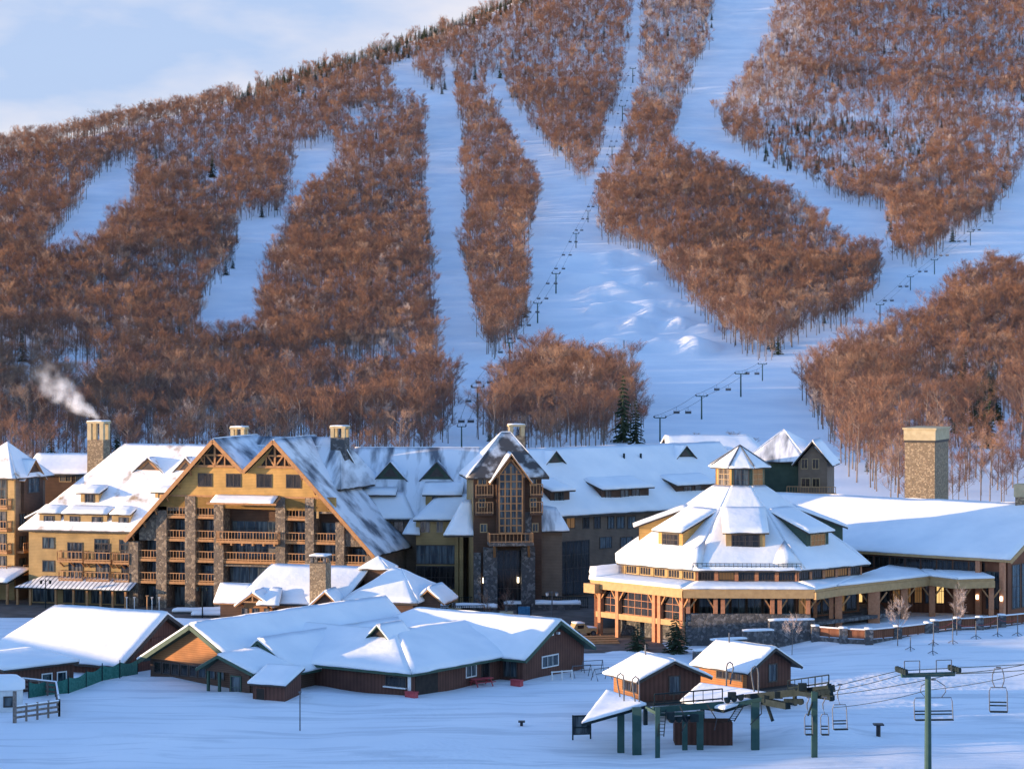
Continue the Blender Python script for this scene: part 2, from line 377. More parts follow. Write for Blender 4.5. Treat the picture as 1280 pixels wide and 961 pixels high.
# ------------------------------------------------------------------ trees
def bare_tree(seed, H=15.0, W=6.2, low=.36):
    """trunk with limbs, and a vase shaped crown of fine twigs"""
    rg = random.Random(seed); t = MB(); c = MB()
    lean = Vector((rg.uniform(-.5,.5), rg.uniform(-.5,.5), 0))
    tp = [Vector((0,0,-.6)), Vector((0,0,H*.3))+lean*.4, Vector((0,0,H*.62))+lean, Vector((0,0,H*.86))+lean*1.5]
    t.tube(tp, .19*H/15, 5, .05)
    limbs = []
    for i in range(11):
        f = rg.uniform(low, .84); base = tp[0].lerp(tp[3], 0)+Vector((0,0,0)); 
        z = H*f; b = lean*(f/.62)+Vector((0,0,z))
        a = rg.uniform(0, 6.283); ln = W*.5*rg.uniform(.6,1.05)*(1.15-.5*abs(f-.5)); up = rg.uniform(.75,1.7)
        e = b+Vector((math.cos(a)*ln, math.sin(a)*ln, ln*up)); e.z = min(e.z, H*.97)
        m = b.lerp(e, .5)+Vector((math.cos(a)*.25, math.sin(a)*.25, -.15))
        t.tube([b, m, e], .065*H/15, 3, .018, cap=False); limbs.append((b, m, e))
    limbs.append((tp[2], tp[2].lerp(tp[3], .5), tp[3]+Vector((0,0,H*.1))))
    for (b, m, e) in limbs:
        for k in range(10):
            f = rg.uniform(.25, 1.0); p = b.lerp(m, f*2) if f < .5 else m.lerp(e, f*2-1)
            d = (e-b).normalized()+Vector((rg.uniform(-.9,.9), rg.uniform(-.9,.9), rg.uniform(-.2,.7))); d.normalize()
            l1 = rg.uniform(.8, 1.9)*W/6.2; q = p+d*l1
            s = d.cross(Vector((rg.random(),rg.random(),rg.random()))).normalized()*.022
            c.add([p-s, p+s, q], [(0,1,2)])
            for j in range(10):
                g = rg.uniform(.2, 1); p2 = p.lerp(q, g)
                d2 = (d*.8+Vector((rg.uniform(-1,1), rg.uniform(-1,1), rg.uniform(-.4,.9)))).normalized()
                l2 = rg.uniform(.55, 1.25)*W/6.2; q2 = p2+d2*l2
                s2 = d2.cross(Vector((rg.uniform(-1,1),rg.uniform(-1,1),rg.uniform(-1,1)))).normalized()*rg.uniform(.011,.022)
                mid = p2.lerp(q2, .55)+Vector((rg.uniform(-.08,.08),rg.uniform(-.08,.08),.05))
                c.add([p2-s2*.6, p2+s2*.6, mid+s2, mid-s2, q2], [(0,1,2,3),(3,2,4)])
    return t, c
def conifer(seed, H=12.0, W=4.4, gap=0.0):
    rg = random.Random(seed); t = MB(); c = MB()
    t.tube([(0,0,-.5),(0,0,H*.5),(0,0,H*.97)], .16*H/12, 6, .02)
    n = 17
    for i in range(n):
        f = i/(n-1); z = H*(.1+.88*f); r = W*.5*(1-f)**.85*rg.uniform(.75,1.12)+.15; k = int(8-4*f)
        for j in range(k):
            if rg.random() < gap: continue
            a = 6.283*(j+rg.random()*.8)/k; rr = r*rg.uniform(.7,1.1); dr = rr*rg.uniform(.25,.5)
            o = Vector((math.cos(a), math.sin(a), 0)); s = Vector((-math.sin(a), math.cos(a), 0))
            for q in range(5):
                f0 = .12+q*.19; w = rr*.30*(1.1-f0*.6)
                p = o*(rr*f0)+Vector((0,0,z-dr*f0+rg.uniform(-.1,.1)))
                e = o*(rr*min(f0+.34,1.05))+Vector((0,0,z-dr*min(f0+.34,1.05)-rg.uniform(.0,.22)))
                c.add([p-s*w*rg.uniform(.2,.5), p+s*w*rg.uniform(.2,.5), e+s*w*rg.uniform(.6,1.1)-Vector((0,0,rg.uniform(.05,.3))), e+o*.1, e-s*w*rg.uniform(.6,1.1)-Vector((0,0,rg.uniform(.05,.3)))], [(0,1,2,3),(0,3,4)])
    return t, c
def mesh_of(mb, name, mats):
    o = mb.build(name, mats); me = o.data; bpy.data.objects.remove(o); return me
def joined(t, c, name, mats):
    j = MB(); j.add(t.v, t.f); j.cur = 1; j.add(c.v, c.f); return mesh_of(j, name, mats)

TREES = []     # (trunk mesh, crown mesh)
PROTO = bpy.data.collections.new('tree_kinds')     # source meshes of the wood, not in the scene itself
def proto(me):
    o = bpy.data.objects.new(me.name, me); PROTO.objects.link(o)
for i in range(6):
    t, c = bare_tree(100+i, H=14+(i%3-1)*1.5, W=6.2+.8*(i%2), low=(.34,.28,.14)[i%3])
    me = joined(t, c, 'a%d_bare_tree' % i, [BARK, TWIG]); proto(me)
    TREES.append((mesh_of(t, 'trunk', BARK), mesh_of(c, 'crown', TWIG)))
for i in range(2):   # 6,7 frosted bare
    t, c = bare_tree(200+i, H=12, W=5.4); proto(joined(t, c, 'b%d_frosted_tree' % i, [BARK, PALETW]))
for i in range(2):   # 8,9 snowy conifer
    t, c = conifer(300+i, H=11, W=4.2); proto(joined(t, c, 'c%d_snowy_conifer' % i, [BARK, NEEDLES]))
CONI = []
for i in range(3):   # 10,11,12 dark conifer
    t, c = conifer(310+i, H=12, W=4.6, gap=.1*i); proto(joined(t, c, 'd%d_dark_conifer' % i, [BARK, NEEDLE]))
    CONI.append((mesh_of(t, 'trunk', BARK), mesh_of(c, 'crown', NEEDLE)))

# open ski runs and clearings, traced on the mountain where the ground shows (photo pixels of the ground itself)
RUNS = [
 [(528,112),(552,120),(553,76),(564,74),(570,120),(577,170),(580,225),(589,265),(580,300),(584,345),(593,395),(606,440),(612,452),(640,440),(660,404),(664,388),(658,340),(656,300),(667,275),(674,245),(660,218),(640,185),(612,130),(598,104),(625,97),(640,130),(666,165),(692,197),(735,236),(745,195),(762,152),(777,110),(785,50),(790,-60),(810,-60),(802,50),(801,120),(790,152),(776,200),(756,236),(748,268),(752,303),(785,314),(818,320),(828,346),(872,396),(902,426),(932,446),(958,459),(985,438),(1012,422),(1050,414),(1082,392),(1102,356),(1097,328),(1050,314),(1038,294),(1000,264),(955,242),(920,228),(890,212),(838,196),(845,150),(865,100),(885,54),(900,-60),(985,-60),(962,54),(930,102),(898,150),(906,172),(940,198),(1000,226),(1060,256),(1114,268),(1110,302),(1116,328),(1150,337),(1182,313),(1232,278),(1285,215),(1420,100),(1420,350),(1280,354),(1237,340),(1188,372),(1168,410),(1095,438),(1004,488),(1002,505),(1022,535),(1046,572),(1062,600),(1130,640),(1130,760),(540,760),(540,560),(562,552),(564,515),(550,478),(546,420),(537,330),(530,250),(533,200)],
 [(484,92),(512,76),(522,95),(534,122),(527,138),(494,130)],
 [(50,332),(62,305),(100,262),(105,242),(135,214),(182,199),(166,222),(170,262),(150,288),(124,312),(112,334)],
 [(-20,236),(25,218),(22,226),(-20,252)],
 [(246,452),(250,395),(270,365),(290,330),(296,276),(350,272),(362,240),(367,190),(412,181),(428,212),(408,235),(385,255),(360,282),(350,320),(335,350),(324,400),(322,445)],
 [(430,152),(468,140),(472,146),(440,164)],
 [(75,470),(118,462),(130,500),(92,512)],
 [(-300,640),(1700,640),(1700,1200),(-300,1200)],
 [(60,760),(60,596),(200,592),(540,590),(1060,590),(1060,760)],
]
GROVE = [(690,455),(722,468),(750,470),(792,508),(806,540),(802,572),(598,572),(600,548),(625,508),(655,474)]
def inpoly(poly, x, y):
    ins = np.zeros(len(x), bool); n = len(poly)
    for i in range(n):
        x1, y1 = poly[i]; x2, y2 = poly[(i+1) % n]
        if y1 == y2: continue
        c = ((y1 > y) != (y2 > y)) & (x < (x2-x1)*(y-y1)/(y2-y1)+x1); ins ^= c
    return ins
def scatter():
    rg = random.Random(5); P = []
    Y = 430.0
    while Y < 2900:
        sp = 5.0 if Y < 1000 else 5.4 if Y < 1700 else 6.2
        x0, x1 = (-170-CXP)/FOC*Y, (1450-CXP)/FOC*Y; X = x0
        while X < x1:
            x, y = X+rg.uniform(-.5,.5)*sp, Y+rg.uniform(-.5,.5)*sp
            px = CXP+FOC*x/y
            if y < ridgeY(px)+25: P.append((x, y, terrz(x, y)))
            X += sp
        Y += sp
    A = np.array(P); px = CXP+FOC*A[:,0]/A[:,1]; py = HYP-(A[:,2]-CAMZ)*FOC/A[:,1]
    j = np.array([nz(x/9, y/9, 2.2) for x, y, z in P]); fr = np.array([nz(x/3.1, y/3.1, 6.6) for x, y, z in P]); jx = px+j*7+fr*7; jy = py+j*2+fr*1.5      # ragged edges
    snow = np.zeros(len(P), bool)
    for r in RUNS: snow |= inpoly(r, jx, jy)
    snow &= ~inpoly(GROVE, jx, jy)
    keep = ~snow; out = []
    for i in np.nonzero(keep)[0]:
        x, y, z = P[i]; u, v = px[i], py[i]
        dn = .93
        q = nz(x/70, y/90, 9.1)
        if u < 560 and v > 430: dn = .62+.5*q                       # thin wood with snow between the trunks
        elif u > 1130 and v > 480: dn = .5+.5*q
        elif 850 < u and 125 < v < 235 and u > 940: dn = .62+.55*q   # rocky ground
        elif q < -.25: dn = .7
        if rg.random() > dn: continue
        kind = rg.randrange(6); s = rg.uniform(.66, 1.2)*(1+.25*nz(x/35, y/45, 4.4))
        if v < skyrow(u)+26 and u > 290 and rg.random() < .75: kind = 8+rg.randrange(5); s *= rg.uniform(.7,1.15)
        elif u > 790 and v < 150 and u < 1000 and rg.random() < .4: kind = 6+rg.randrange(2)
        elif 950 < u < 1160 and 150 < v < 215 and rg.random() < .45+.5*q: kind = 8+rg.randrange(5); s *= .62
        elif 1185 < u < 1245 and 480 < v < 545 and rg.random() < .6: kind = 10+rg.randrange(3)
        elif 970 < u < 1050 and 265 < v < 292 and rg.random() < .5: kind = 6
        elif rg.random() < (.05 if v < 140 else .016): kind = 10+rg.randrange(3); s *= .8
        elif rg.random() < .03: kind = 6+rg.randrange(2)
        if v > 470 and rg.random() < .25: s *= .62                   # young growth at the foot
        out.append((x, y, z, kind, s, rg.uniform(0, 6.283), u, v))
    return out
EVER = [(195,208,22,'dark pointed evergreen in the woods just right of the leftmost snow clearing'),
 (265,222,32,'tall dark evergreen in bare woods right of the leftmost snow clearing'),
 (378,125,16,'left one of two small dark evergreens below the skyline'),
 (394,126,15,'right one of two small dark evergreens below the skyline'),
 (239,112,12,'tiny dark evergreen high on the left wooded slope'),
 (28,452,44,'dark evergreen among bare trees at the far left edge of the woods'),
 (779,553,86,'tall open evergreen at the right edge of the lone grove in the runs'),
 (795,560,64,'shorter thin evergreen outermost beside the lone grove in the runs'),
 (997,292,18,'small dark evergreen beside the pale frosted thicket on the right slope'),
 (594,100,20,'dark evergreen between the tops of the two middle runs'),
 (625,98,18,'dark evergreen on the upper rim at the top of the wide middle run'),
 (1222,548,52,'broad dark evergreen in the woods right of the square stone chimney'),
 (1236,560,70,'tall dark evergreen in the lit woods near the right edge')]
ALL = [t for t in scatter() if not any(abs(t[6]-e[0]) < 3+e[2]*.14 and -2 < t[7]-e[1] < 10+e[2]*.45 for e in EVER)]
near = sorted([t for t in ALL if t[3] < 6 and -5 < t[6] < 1285 and (t[7]-15*t[4]*FOC/t[1]) < 545], key=lambda t: -t[4]/t[1])
near = [t for t in near if t[7] < 640][:296]
nearset = set((t[0], t[1]) for t in near)
rest = [t for t in ALL if (t[0], t[1]) not in nearset]
print('forest', len(rest), 'single trees', len(near))
def make_forest():
    me = bpy.data.meshes.new('bare_forest'); n = len(rest)
    me.from_pydata([(t[0], t[1], t[2]) for t in rest], [], [])
    for nm, ty, vals in (('kind_index','INT',[t[3] for t in rest]),):
        a = me.attributes.new(nm, ty, 'POINT'); a.data.foreach_set('value', vals)
    a = me.attributes.new('turn', 'FLOAT_VECTOR', 'POINT'); a.data.foreach_set('vector', [c for t in rest for c in (0.0, 0.0, t[5])])
    a = me.attributes.new('size', 'FLOAT_VECTOR', 'POINT'); a.data.foreach_set('vector', [c for t in rest for c in (t[4]*random.uniform(.85,1.2), t[4]*random.uniform(.85,1.2), t[4]*random.uniform(.9,1.1))])
    o = bpy.data.objects.new('bare_forest', me); COL.objects.link(o)
    tag(o, 'bare russet winter woods covering the mountainside between the ski runs', 'forest', None, 'stuff')
    ng = bpy.data.node_groups.new('forest_nodes', 'GeometryNodeTree')
    ng.interface.new_socket('Geometry', in_out='INPUT', socket_type='NodeSocketGeometry'); ng.interface.new_socket('Geometry', in_out='OUTPUT', socket_type='NodeSocketGeometry')
    N, L = ng.nodes, ng.links
    gi, go = N.new('NodeGroupInput'), N.new('NodeGroupOutput'); ip = N.new('GeometryNodeInstanceOnPoints')
    ci = N.new('GeometryNodeCollectionInfo'); ci.inputs['Collection'].default_value = PROTO
    ci.inputs['Separate Children'].default_value = True; ci.inputs['Reset Children'].default_value = True
    def na(name, ty):
        a = N.new('GeometryNodeInputNamedAttribute'); a.data_type = ty; a.inputs['Name'].default_value = name
        return [s for s in a.outputs if s.enabled and s.name == 'Attribute'][0]
    mp = N.new('GeometryNodeMeshToPoints'); L.new(gi.outputs[0], mp.inputs[0]); L.new(mp.outputs[0], ip.inputs['Points'])
    L.new(ci.outputs[0], ip.inputs['Instance']); ip.inputs['Pick Instance'].default_value = True
    L.new(na('kind_index', 'INT'), ip.inputs['Instance Index']); L.new(na('turn', 'FLOAT_VECTOR'), ip.inputs['Rotation']); L.new(na('size', 'FLOAT_VECTOR'), ip.inputs['Scale'])
    L.new(ip.outputs[0], go.inputs[0])
    md = o.modifiers.new('wood', 'NODES'); md.node_group = ng
make_forest()
def put_tree(name, meshes, loc, s, rz, label, cat, group=None, mats=None):
    o = thing(name, label, cat, loc, rz, group); o.scale = (s, s, s) if not isinstance(s, tuple) else s
    for nm, me in zip(('trunk', 'crown'), meshes):
        c = bpy.data.objects.new(nm, me); COL.objects.link(c); c.parent = o
        if mats and mats.get(nm): c.material_slots[0].link = 'OBJECT'; c.material_slots[0].material = mats[nm]
    return o
for t in near:
    put_tree('bare_tree', TREES[t[3]], t[:3], t[4], t[5], 'bare russet deciduous tree in the lowest rows of the mountain woods above the hotel roofs', 'tree', 'bare trees along the foot of the mountain woods')
for i, (px, py, h, lab) in enumerate(EVER):
    g = ground_at(px, py, 430); H = h*g.y/FOC
    put_tree('evergreen_tree', CONI[i % 3], g-Vector((0,0,.2)), (H/12*1.05, H/12*1.05, H/12), i*1.7, lab, 'evergreen', 'evergreens standing singly on the mountain')
# ------------------------------------------------------------------ building parts
FRONT = (Vector((1,0,0)), Vector((0,-1,0)))
RIGHT = (Vector((0,1,0)), Vector((1,0,0)))
LEFT = (Vector((0,-1,0)), Vector((-1,0,0)))
BACK = (Vector((-1,0,0)), Vector((0,1,0)))
def win(parent, p, side, w, h, nx=2, ny=1, fm=None, pm=None, name='window', fw=.12, one=False, out=.07):
    """window: frame bars standing proud of the wall, with its pane as a child"""
    e, n = side; p = Vector(p); z = Vector((0,0,1)); f = MB(); fm = fm or WFRAME; pm = pm or GLASS
    f.obox(p-e*fw-z*fw, e, n, w+2*fw, out, fw); f.obox(p-e*fw+z*h, e, n, w+2*fw, out, fw)
    f.obox(p-e*fw, e, n, fw, out, h); f.obox(p+e*w, e, n, fw, out, h)
    for i in range(1, nx): f.obox(p+e*(w*i/nx-.03), e, n, .06, out*.8, h)
    for j in range(1, ny): f.obox(p+z*(h*j/ny-.03), e, n, w, out*.6, .06)
    if one:
        f.cur = 1; f.obox(p, e, n, w, .025, h); return f.build(name, [fm, pm], parent)
    o = f.build(name, fm, parent)
    MB().obox(p, e, n, w, .025, h).build('pane', pm, o)
    return o
def slabs(polys, th, mb=None):
    mb = mb or MB()
    for p in polys: mb.prism(p, (0,0,th))
    return mb
def snow_quad(mb, p0, p1, p2, p3, th=.32, cell=.9, seed=0.0, ov=.14, drop=.0, mi=None):
    """lumpy snow blanket on a roof plane; p0-p1 is the eave, p3-p2 the ridge"""
    P = [Vector(p) for p in (p0, p1, p2, p3)]
    w = max((P[1]-P[0]).length, (P[2]-P[3]).length); h = max((P[3]-P[0]).length, (P[2]-P[1]).length)
    n = max(2, min(44, int(w/cell))); m = max(2, min(30, int(h/cell)))
    dn = ((P[0]-P[3])+(P[1]-P[2])); dn = dn.normalized() if dn.length > 1e-6 else Vector((0,0,0))
    top = []; bot = []
    for j in range(m+1):
        for i in range(n+1):
            s, t = i/n, j/m
            q = P[0].lerp(P[1], s).lerp(P[3].lerp(P[2], s), t)
            ed = min(1, min(j+.35, (m-j)+.9, i+.45, n-i+.45)/1.4)
            k = 1+.30*nz(q.x/3.2+seed, q.y/3.2, q.z/3.2)+.10*nz(q.x/1.1+seed, q.y/1.1, q.z/1.1)
            o = Vector((0,0,0))
            if j == 0: o = dn*(ov*(1+1.3*nz(q.x*.9+seed, q.y*.9, 7.7)))
            top.append(q+o+Vector((0,0,th*(.45+.55*ed)*k+.03))); bot.append(q+o*.85+Vector((0,0,.012)))
    N = len(top); W_ = n+1; fs = []
    for j in range(m):
        for i in range(n):
            a = j*W_+i; fs.append((a, a+1, a+W_+1, a+W_))
    ring = [i for i in range(n)]+[n+j*W_ for j in range(m)]+[m*W_+n-i for i in range(n)]+[(m-j)*W_ for j in range(m)]
    for k in range(len(ring)):
        a, b = ring[k], ring[(k+1) % len(ring)]; fs.append((a, N+a, N+b, b))
    fs.append(tuple(N+r for r in ring)[::-1])
    mb.smooth = True; mb.add(top+bot, fs); mb.smooth = False
    return mb
def roof(parent, quads, th=.22, rm=None, snow=.3, sm_=None, name='roof', seed=0.0, cell=.9):
    """quads: (p0,p1,p2,p3) eave first; a dark slab carrying a blanket of snow as its sub-part"""
    r = MB()
    for q in quads:
        qq = []
        for p in q:
            if not qq or (Vector(p)-Vector(qq[-1])).length > 1e-4: qq.append(p)
        if (Vector(qq[0])-Vector(qq[-1])).length < 1e-4: qq.pop()
        r.prism([Vector(p)-Vector((0,0,th)) for p in qq], (0,0,th))
    o = r.build(name, rm or FASC, parent)
    if snow:
        s = MB()
        for k, q in enumerate(quads): snow_quad(s, *q, th=snow, seed=seed+k*3.1, cell=cell)
        s.build('snow_cover', sm_ or SNOW, o)
    return o
def railing(parent, p0, p1, h=1.05, mtl=None, sp=.42, name='railing', label=None, post=.1, solid=0.0):
    p0, p1 = Vector(p0), Vector(p1); m = MB(); L = (p1-p0).length; z = Vector((0,0,1)); d = (p1-p0)/L
    m.beam(p0+z*h, p1+z*h, .14, .10); m.beam(p0+z*.16, p1+z*.16, .09, .12)
    n = max(2, int(L/sp))
    for i in range(n+1):
        q = p0+d*(L*i/n); big = i % 4 == 0 or i == n
        m.beam(q, q+z*h, post if big else .055)
    return m.build(name, mtl or RAILM, parent, label)
def gable_prism(mb, u0, u1, zb, ze, zr, v, th, ur=None):
    ur = (u0+u1)/2 if ur is None else ur
    return mb.prism([(u0,v,zb),(u1,v,zb),(u1,v,ze),(ur,v,zr),(u0,v,ze)], (0,th,0))
def shed_dormer(parent, u0, u1, vf, zs, zd, ve, ze, s, sd, wall, windows, rm=None, snow=.28, ov=.45, fm=None, pm=None, xf=None, seed=0.0, winh=None, sm_=None, nx=2, ny=2):
    """shed dormer on the roof plane z = ze + (v-ve)*s: face at vf from zs to zd, its roof rising at slope sd until it meets the main roof"""
    vm = (ze-zd+vf*sd-ve*s)/(sd-s)
    m = MB(); m.xf = xf
    zb = ze+(vf-ve)*s-.15
    m.box(u0, u1, vf, vf+.15, min(zs, zb), zd)
    for a, b in ((u0, u0+.12), (u1-.12, u1)):
        z0 = ze+(vf+.15-ve)*s-.12; z1 = zd+(.15)*sd
        m.prism([(a, vf+.15, z0), (a, vf+.15, z1-.03), (a, vm, ze+(vm-ve)*s-.12)], (b-a, 0, 0))
    d = m.build('dormer', wall, parent)
    T = (lambda p: tuple(xf @ Vector(p))) if xf is not None else (lambda p: p)
    ze2 = zd-ov*sd
    q = [T((u0-ov*.7, vf-ov, ze2+.1)), T((u1+ov*.7, vf-ov, ze2+.1)), T((u1+ov*.7, vm+.3, zd+(vm+.3-vf)*sd+.1)), T((u0-ov*.7, vm+.3, zd+(vm+.3-vf)*sd+.1))]
    roof(d, [q], .2, rm, snow, sm_, seed=seed+u0)
    for (a, b, z0, z1) in windows:
        f = MB(); f.xf = xf; e, n = FRONT; p = Vector((a, vf, z0)); w, h = b-a, z1-z0; fw = .12
        f.obox(p-e*fw-Vector((0,0,fw)), e, n, w+2*fw, .07, fw); f.obox(p-e*fw+Vector((0,0,h)), e, n, w+2*fw, .07, fw)
        f.obox(p-e*fw, e, n, fw, .07, h); f.obox(p+e*w, e, n, fw, .07, h)
        for i in range(1, nx): f.obox(p+e*(w*i/nx-.03), e, n, .06, .05, h)
        for j in range(1, ny): f.obox(p+Vector((0,0,h*j/ny-.03)), e, n, w, .045, .05)
        f.cur = 1; f.obox(p, e, n, w, .025, h); f.build('window', [fm or WFRAMEL, pm or GLASS], d)
    return d
def gable_dormer(parent, uc, hw, vf, zb, zr, ve, ze, s, wall, snow=.22, rm=None, sm_=None):
    """small gabled vent dormer on the main slope"""
    m = MB(); m.prism([(uc-hw, vf, zb), (uc+hw, vf, zb), (uc, vf, zr)], (0, .15, 0))
    d = m.build('gable_dormer', wall, parent)
    vm = ve+(zr+.15-ze)/s; vb = ve+(zb-ze)/s; a = hw+.35; zb2 = zb-.35*(zr-zb)/hw
    vb2 = max(vf-.3, ve+(zb2-ze)/s)
    L_ = [(uc-a, vf-.35, zb2+.12), (uc, vf-.35, zr+.12), (uc, vm, zr+.12), (uc-a, vb2+.1, zb2+.12)]
    R_ = [(uc, vf-.35, zr+.12), (uc+a, vf-.35, zb2+.12), (uc+a, vb2+.1, zb2+.12), (uc, vm, zr+.12)]
    r = MB()
    for q in (L_, R_): r.prism([Vector(p)-Vector((0,0,.16)) for p in q], (0,0,.16))
    o = r.build('roof', rm or FASC, d)
    if snow:
        s_ = MB(); snow_quad(s_, L_[0], L_[3], L_[2], L_[1], snow, .6); snow_quad(s_, R_[1], R_[2], R_[3], R_[0], snow, .6); s_.build('snow_cover', sm_ or SNOW, o)
    # louvre panel
    MB().prism([(uc-hw*.5, vf-.04, zb+.18*(zr-zb)), (uc+hw*.5, vf-.04, zb+.18*(zr-zb)), (uc, vf-.04, zb+.72*(zr-zb))], (0,.035,0)).build('vent', WFRAME, d)
    return d
def chimney(parent, u0, u1, v0, v1, z0, z1, mtl=None, open_top=True, cap=CAPST, snow=True, label=None, top=1.5):
    c = MB(); zt = z1-(top if open_top else .9)
    c.box(u0, u1, v0, v1, z0, zt)
    o = c.build('chimney', mtl or STONEC, parent, label)
    k = MB()
    if open_top:
        w = (u1-u0)*.24
        for a in (u0, u1-w):
            for b in (v0, v1-w): k.box(a, a+w, b, b+w, zt, z1-.25)
        k.box(u0-.12, u1+.12, v0-.12, v1+.12, z1-.25, z1)
    else:
        k.prism([(u0-.18,v0-.18,zt),(u1+.18,v0-.18,zt),(u1+.18,v1+.18,zt),(u0-.18,v1+.18,zt)], (0,0,.12))
        k.box(u0-.1, u1+.1, v0-.1, v1+.1, zt+.12, z1)
    kk = k.build('cap', cap, o)
    if snow:
        s = MB(); snow_quad(s, (u0-.05,v0-.05,z1), (u1+.05,v0-.05,z1), (u1+.05,v1+.05,z1), (u0-.05,v1+.05,z1), .15, .5, 2.2, ov=.0); s.build('snow_cover', SNOW, o)
    return o
# ------------------------------------------------------------------ the gabled hotel with its left wing
HF = Fr.at(162, 310, -15)
H = HF.empty('gabled_hotel', 'big timber and stone hotel with twin truss gables, stacked balconies and a snowy left wing', 'hotel')
U = lambda px, v=0.0: HF.u(px, v)
UC = U(312); Z = lambda py, v=0.0: HF.z(py, UC, v)
# outer rakes of the great gable and its two peaks (local u, z)
LO, LA, VA, RA, RO = (U(160), Z(677)), (U(270), Z(549)), (U(307), Z(588)), (U(345), Z(549)), (U(471), Z(690))
def rake_z(u):
    if u <= LA[0]: a, b = LO, LA
    elif u <= VA[0]: a, b = LA, VA
    elif u <= RA[0]: a, b = VA, RA
    else: a, b = RA, RO
    return lerp(a[1], b[1], (u-a[0])/(b[0]-a[0]))
def under(u0, u1, zb, v, th, drop=.45):
    """wall piece below the rakes between u0 and u1"""
    us = sorted(set([u0, u1]+[x for x in (LA[0], VA[0], RA[0]) if u0 < x < u1]))
    top = [(u, v, rake_z(u)-drop) for u in us]
    return [(u0, v, zb), (u1, v, zb)]+top[::-1]
RV = 2.2                                                     # depth of the balcony recess
m = MB()
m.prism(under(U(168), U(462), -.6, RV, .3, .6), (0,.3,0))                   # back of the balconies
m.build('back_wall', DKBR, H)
m = MB(); m.prism(under(LO[0]+4.6, RO[0]-5.6, Z(620), -.12, .3), (0,.3,0)); m.build('gable_wall', GOLD, H)
m = MB(); m.box(LO[0]+4.8, RO[0]-5.8, -.17, -.12, Z(622), Z(619.5)); m.build('trim_board', TIMBER, H)
# body behind the recess
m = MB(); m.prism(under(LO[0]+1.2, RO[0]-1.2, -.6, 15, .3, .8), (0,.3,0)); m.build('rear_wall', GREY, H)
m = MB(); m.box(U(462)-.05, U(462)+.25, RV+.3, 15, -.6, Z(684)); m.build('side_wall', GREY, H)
for (a, b) in ((249,265),(284,301),(322,339.5),(359,376)):
    win(H, (U(a), -.12, Z(608)), FRONT, U(b)-U(a), Z(593)-Z(608), 2, 1, WFRAME, GLASSD)
# truss peaks
for (a, ap, b, zb) in ((247, 270, 291, 583), (326, 345, 366, 583)):
    u0, u1, ua = U(a), U(b), U(ap); z0 = Z(zb); za = Z(554)
    g = MB().prism([(u0, -.16, z0), (u1, -.16, z0), (ua, -.16, za)], (0,.035,0)).build('gable_shade_panel', RECESS, H)  # dark sheet in place of the shaded recess behind the truss
    t = MB(); V = -.32
    t.beam((u0-.3,V,z0), (u1+.3,V,z0), .3, .3); t.beam((u0+1,V,lerp(z0,za,.48)), (u1-1,V,lerp(z0,za,.48)), .22, .22)
    t.beam((ua,V-.02,z0), (ua,V-.02,za), .26, .26); t.beam((ua,V+.02,z0), (lerp(u0,ua,.5),V+.02,lerp(z0,za,.5)), .2, .2); t.beam((ua,V+.02,z0), (lerp(u1,ua,.5),V+.02,lerp(z0,za,.5)), .2, .2)
    t.beam((lerp(u0,ua,.42),V,z0), (lerp(u0,ua,.42),V,lerp(z0,za,.42)), .16); t.beam((lerp(u1,ua,.42),V,z0), (lerp(u1,ua,.42),V,lerp(z0,za,.42)), .16)
    t.build('truss', TIMBER, H)
# stone piers
PIER = [(162,173.5),(196,209),(232,245),(268,280),(345,357),(382,393),(420,431),(457,467)]
for a, b in PIER:
    u0, u1 = U(a), U(b); zt = min(min(rake_z(u0), rake_z(u1))-.5, Z(621))
    MB().box(u0, u1, -.25, RV, -.6, zt).build('stone_pier', STONE, H)
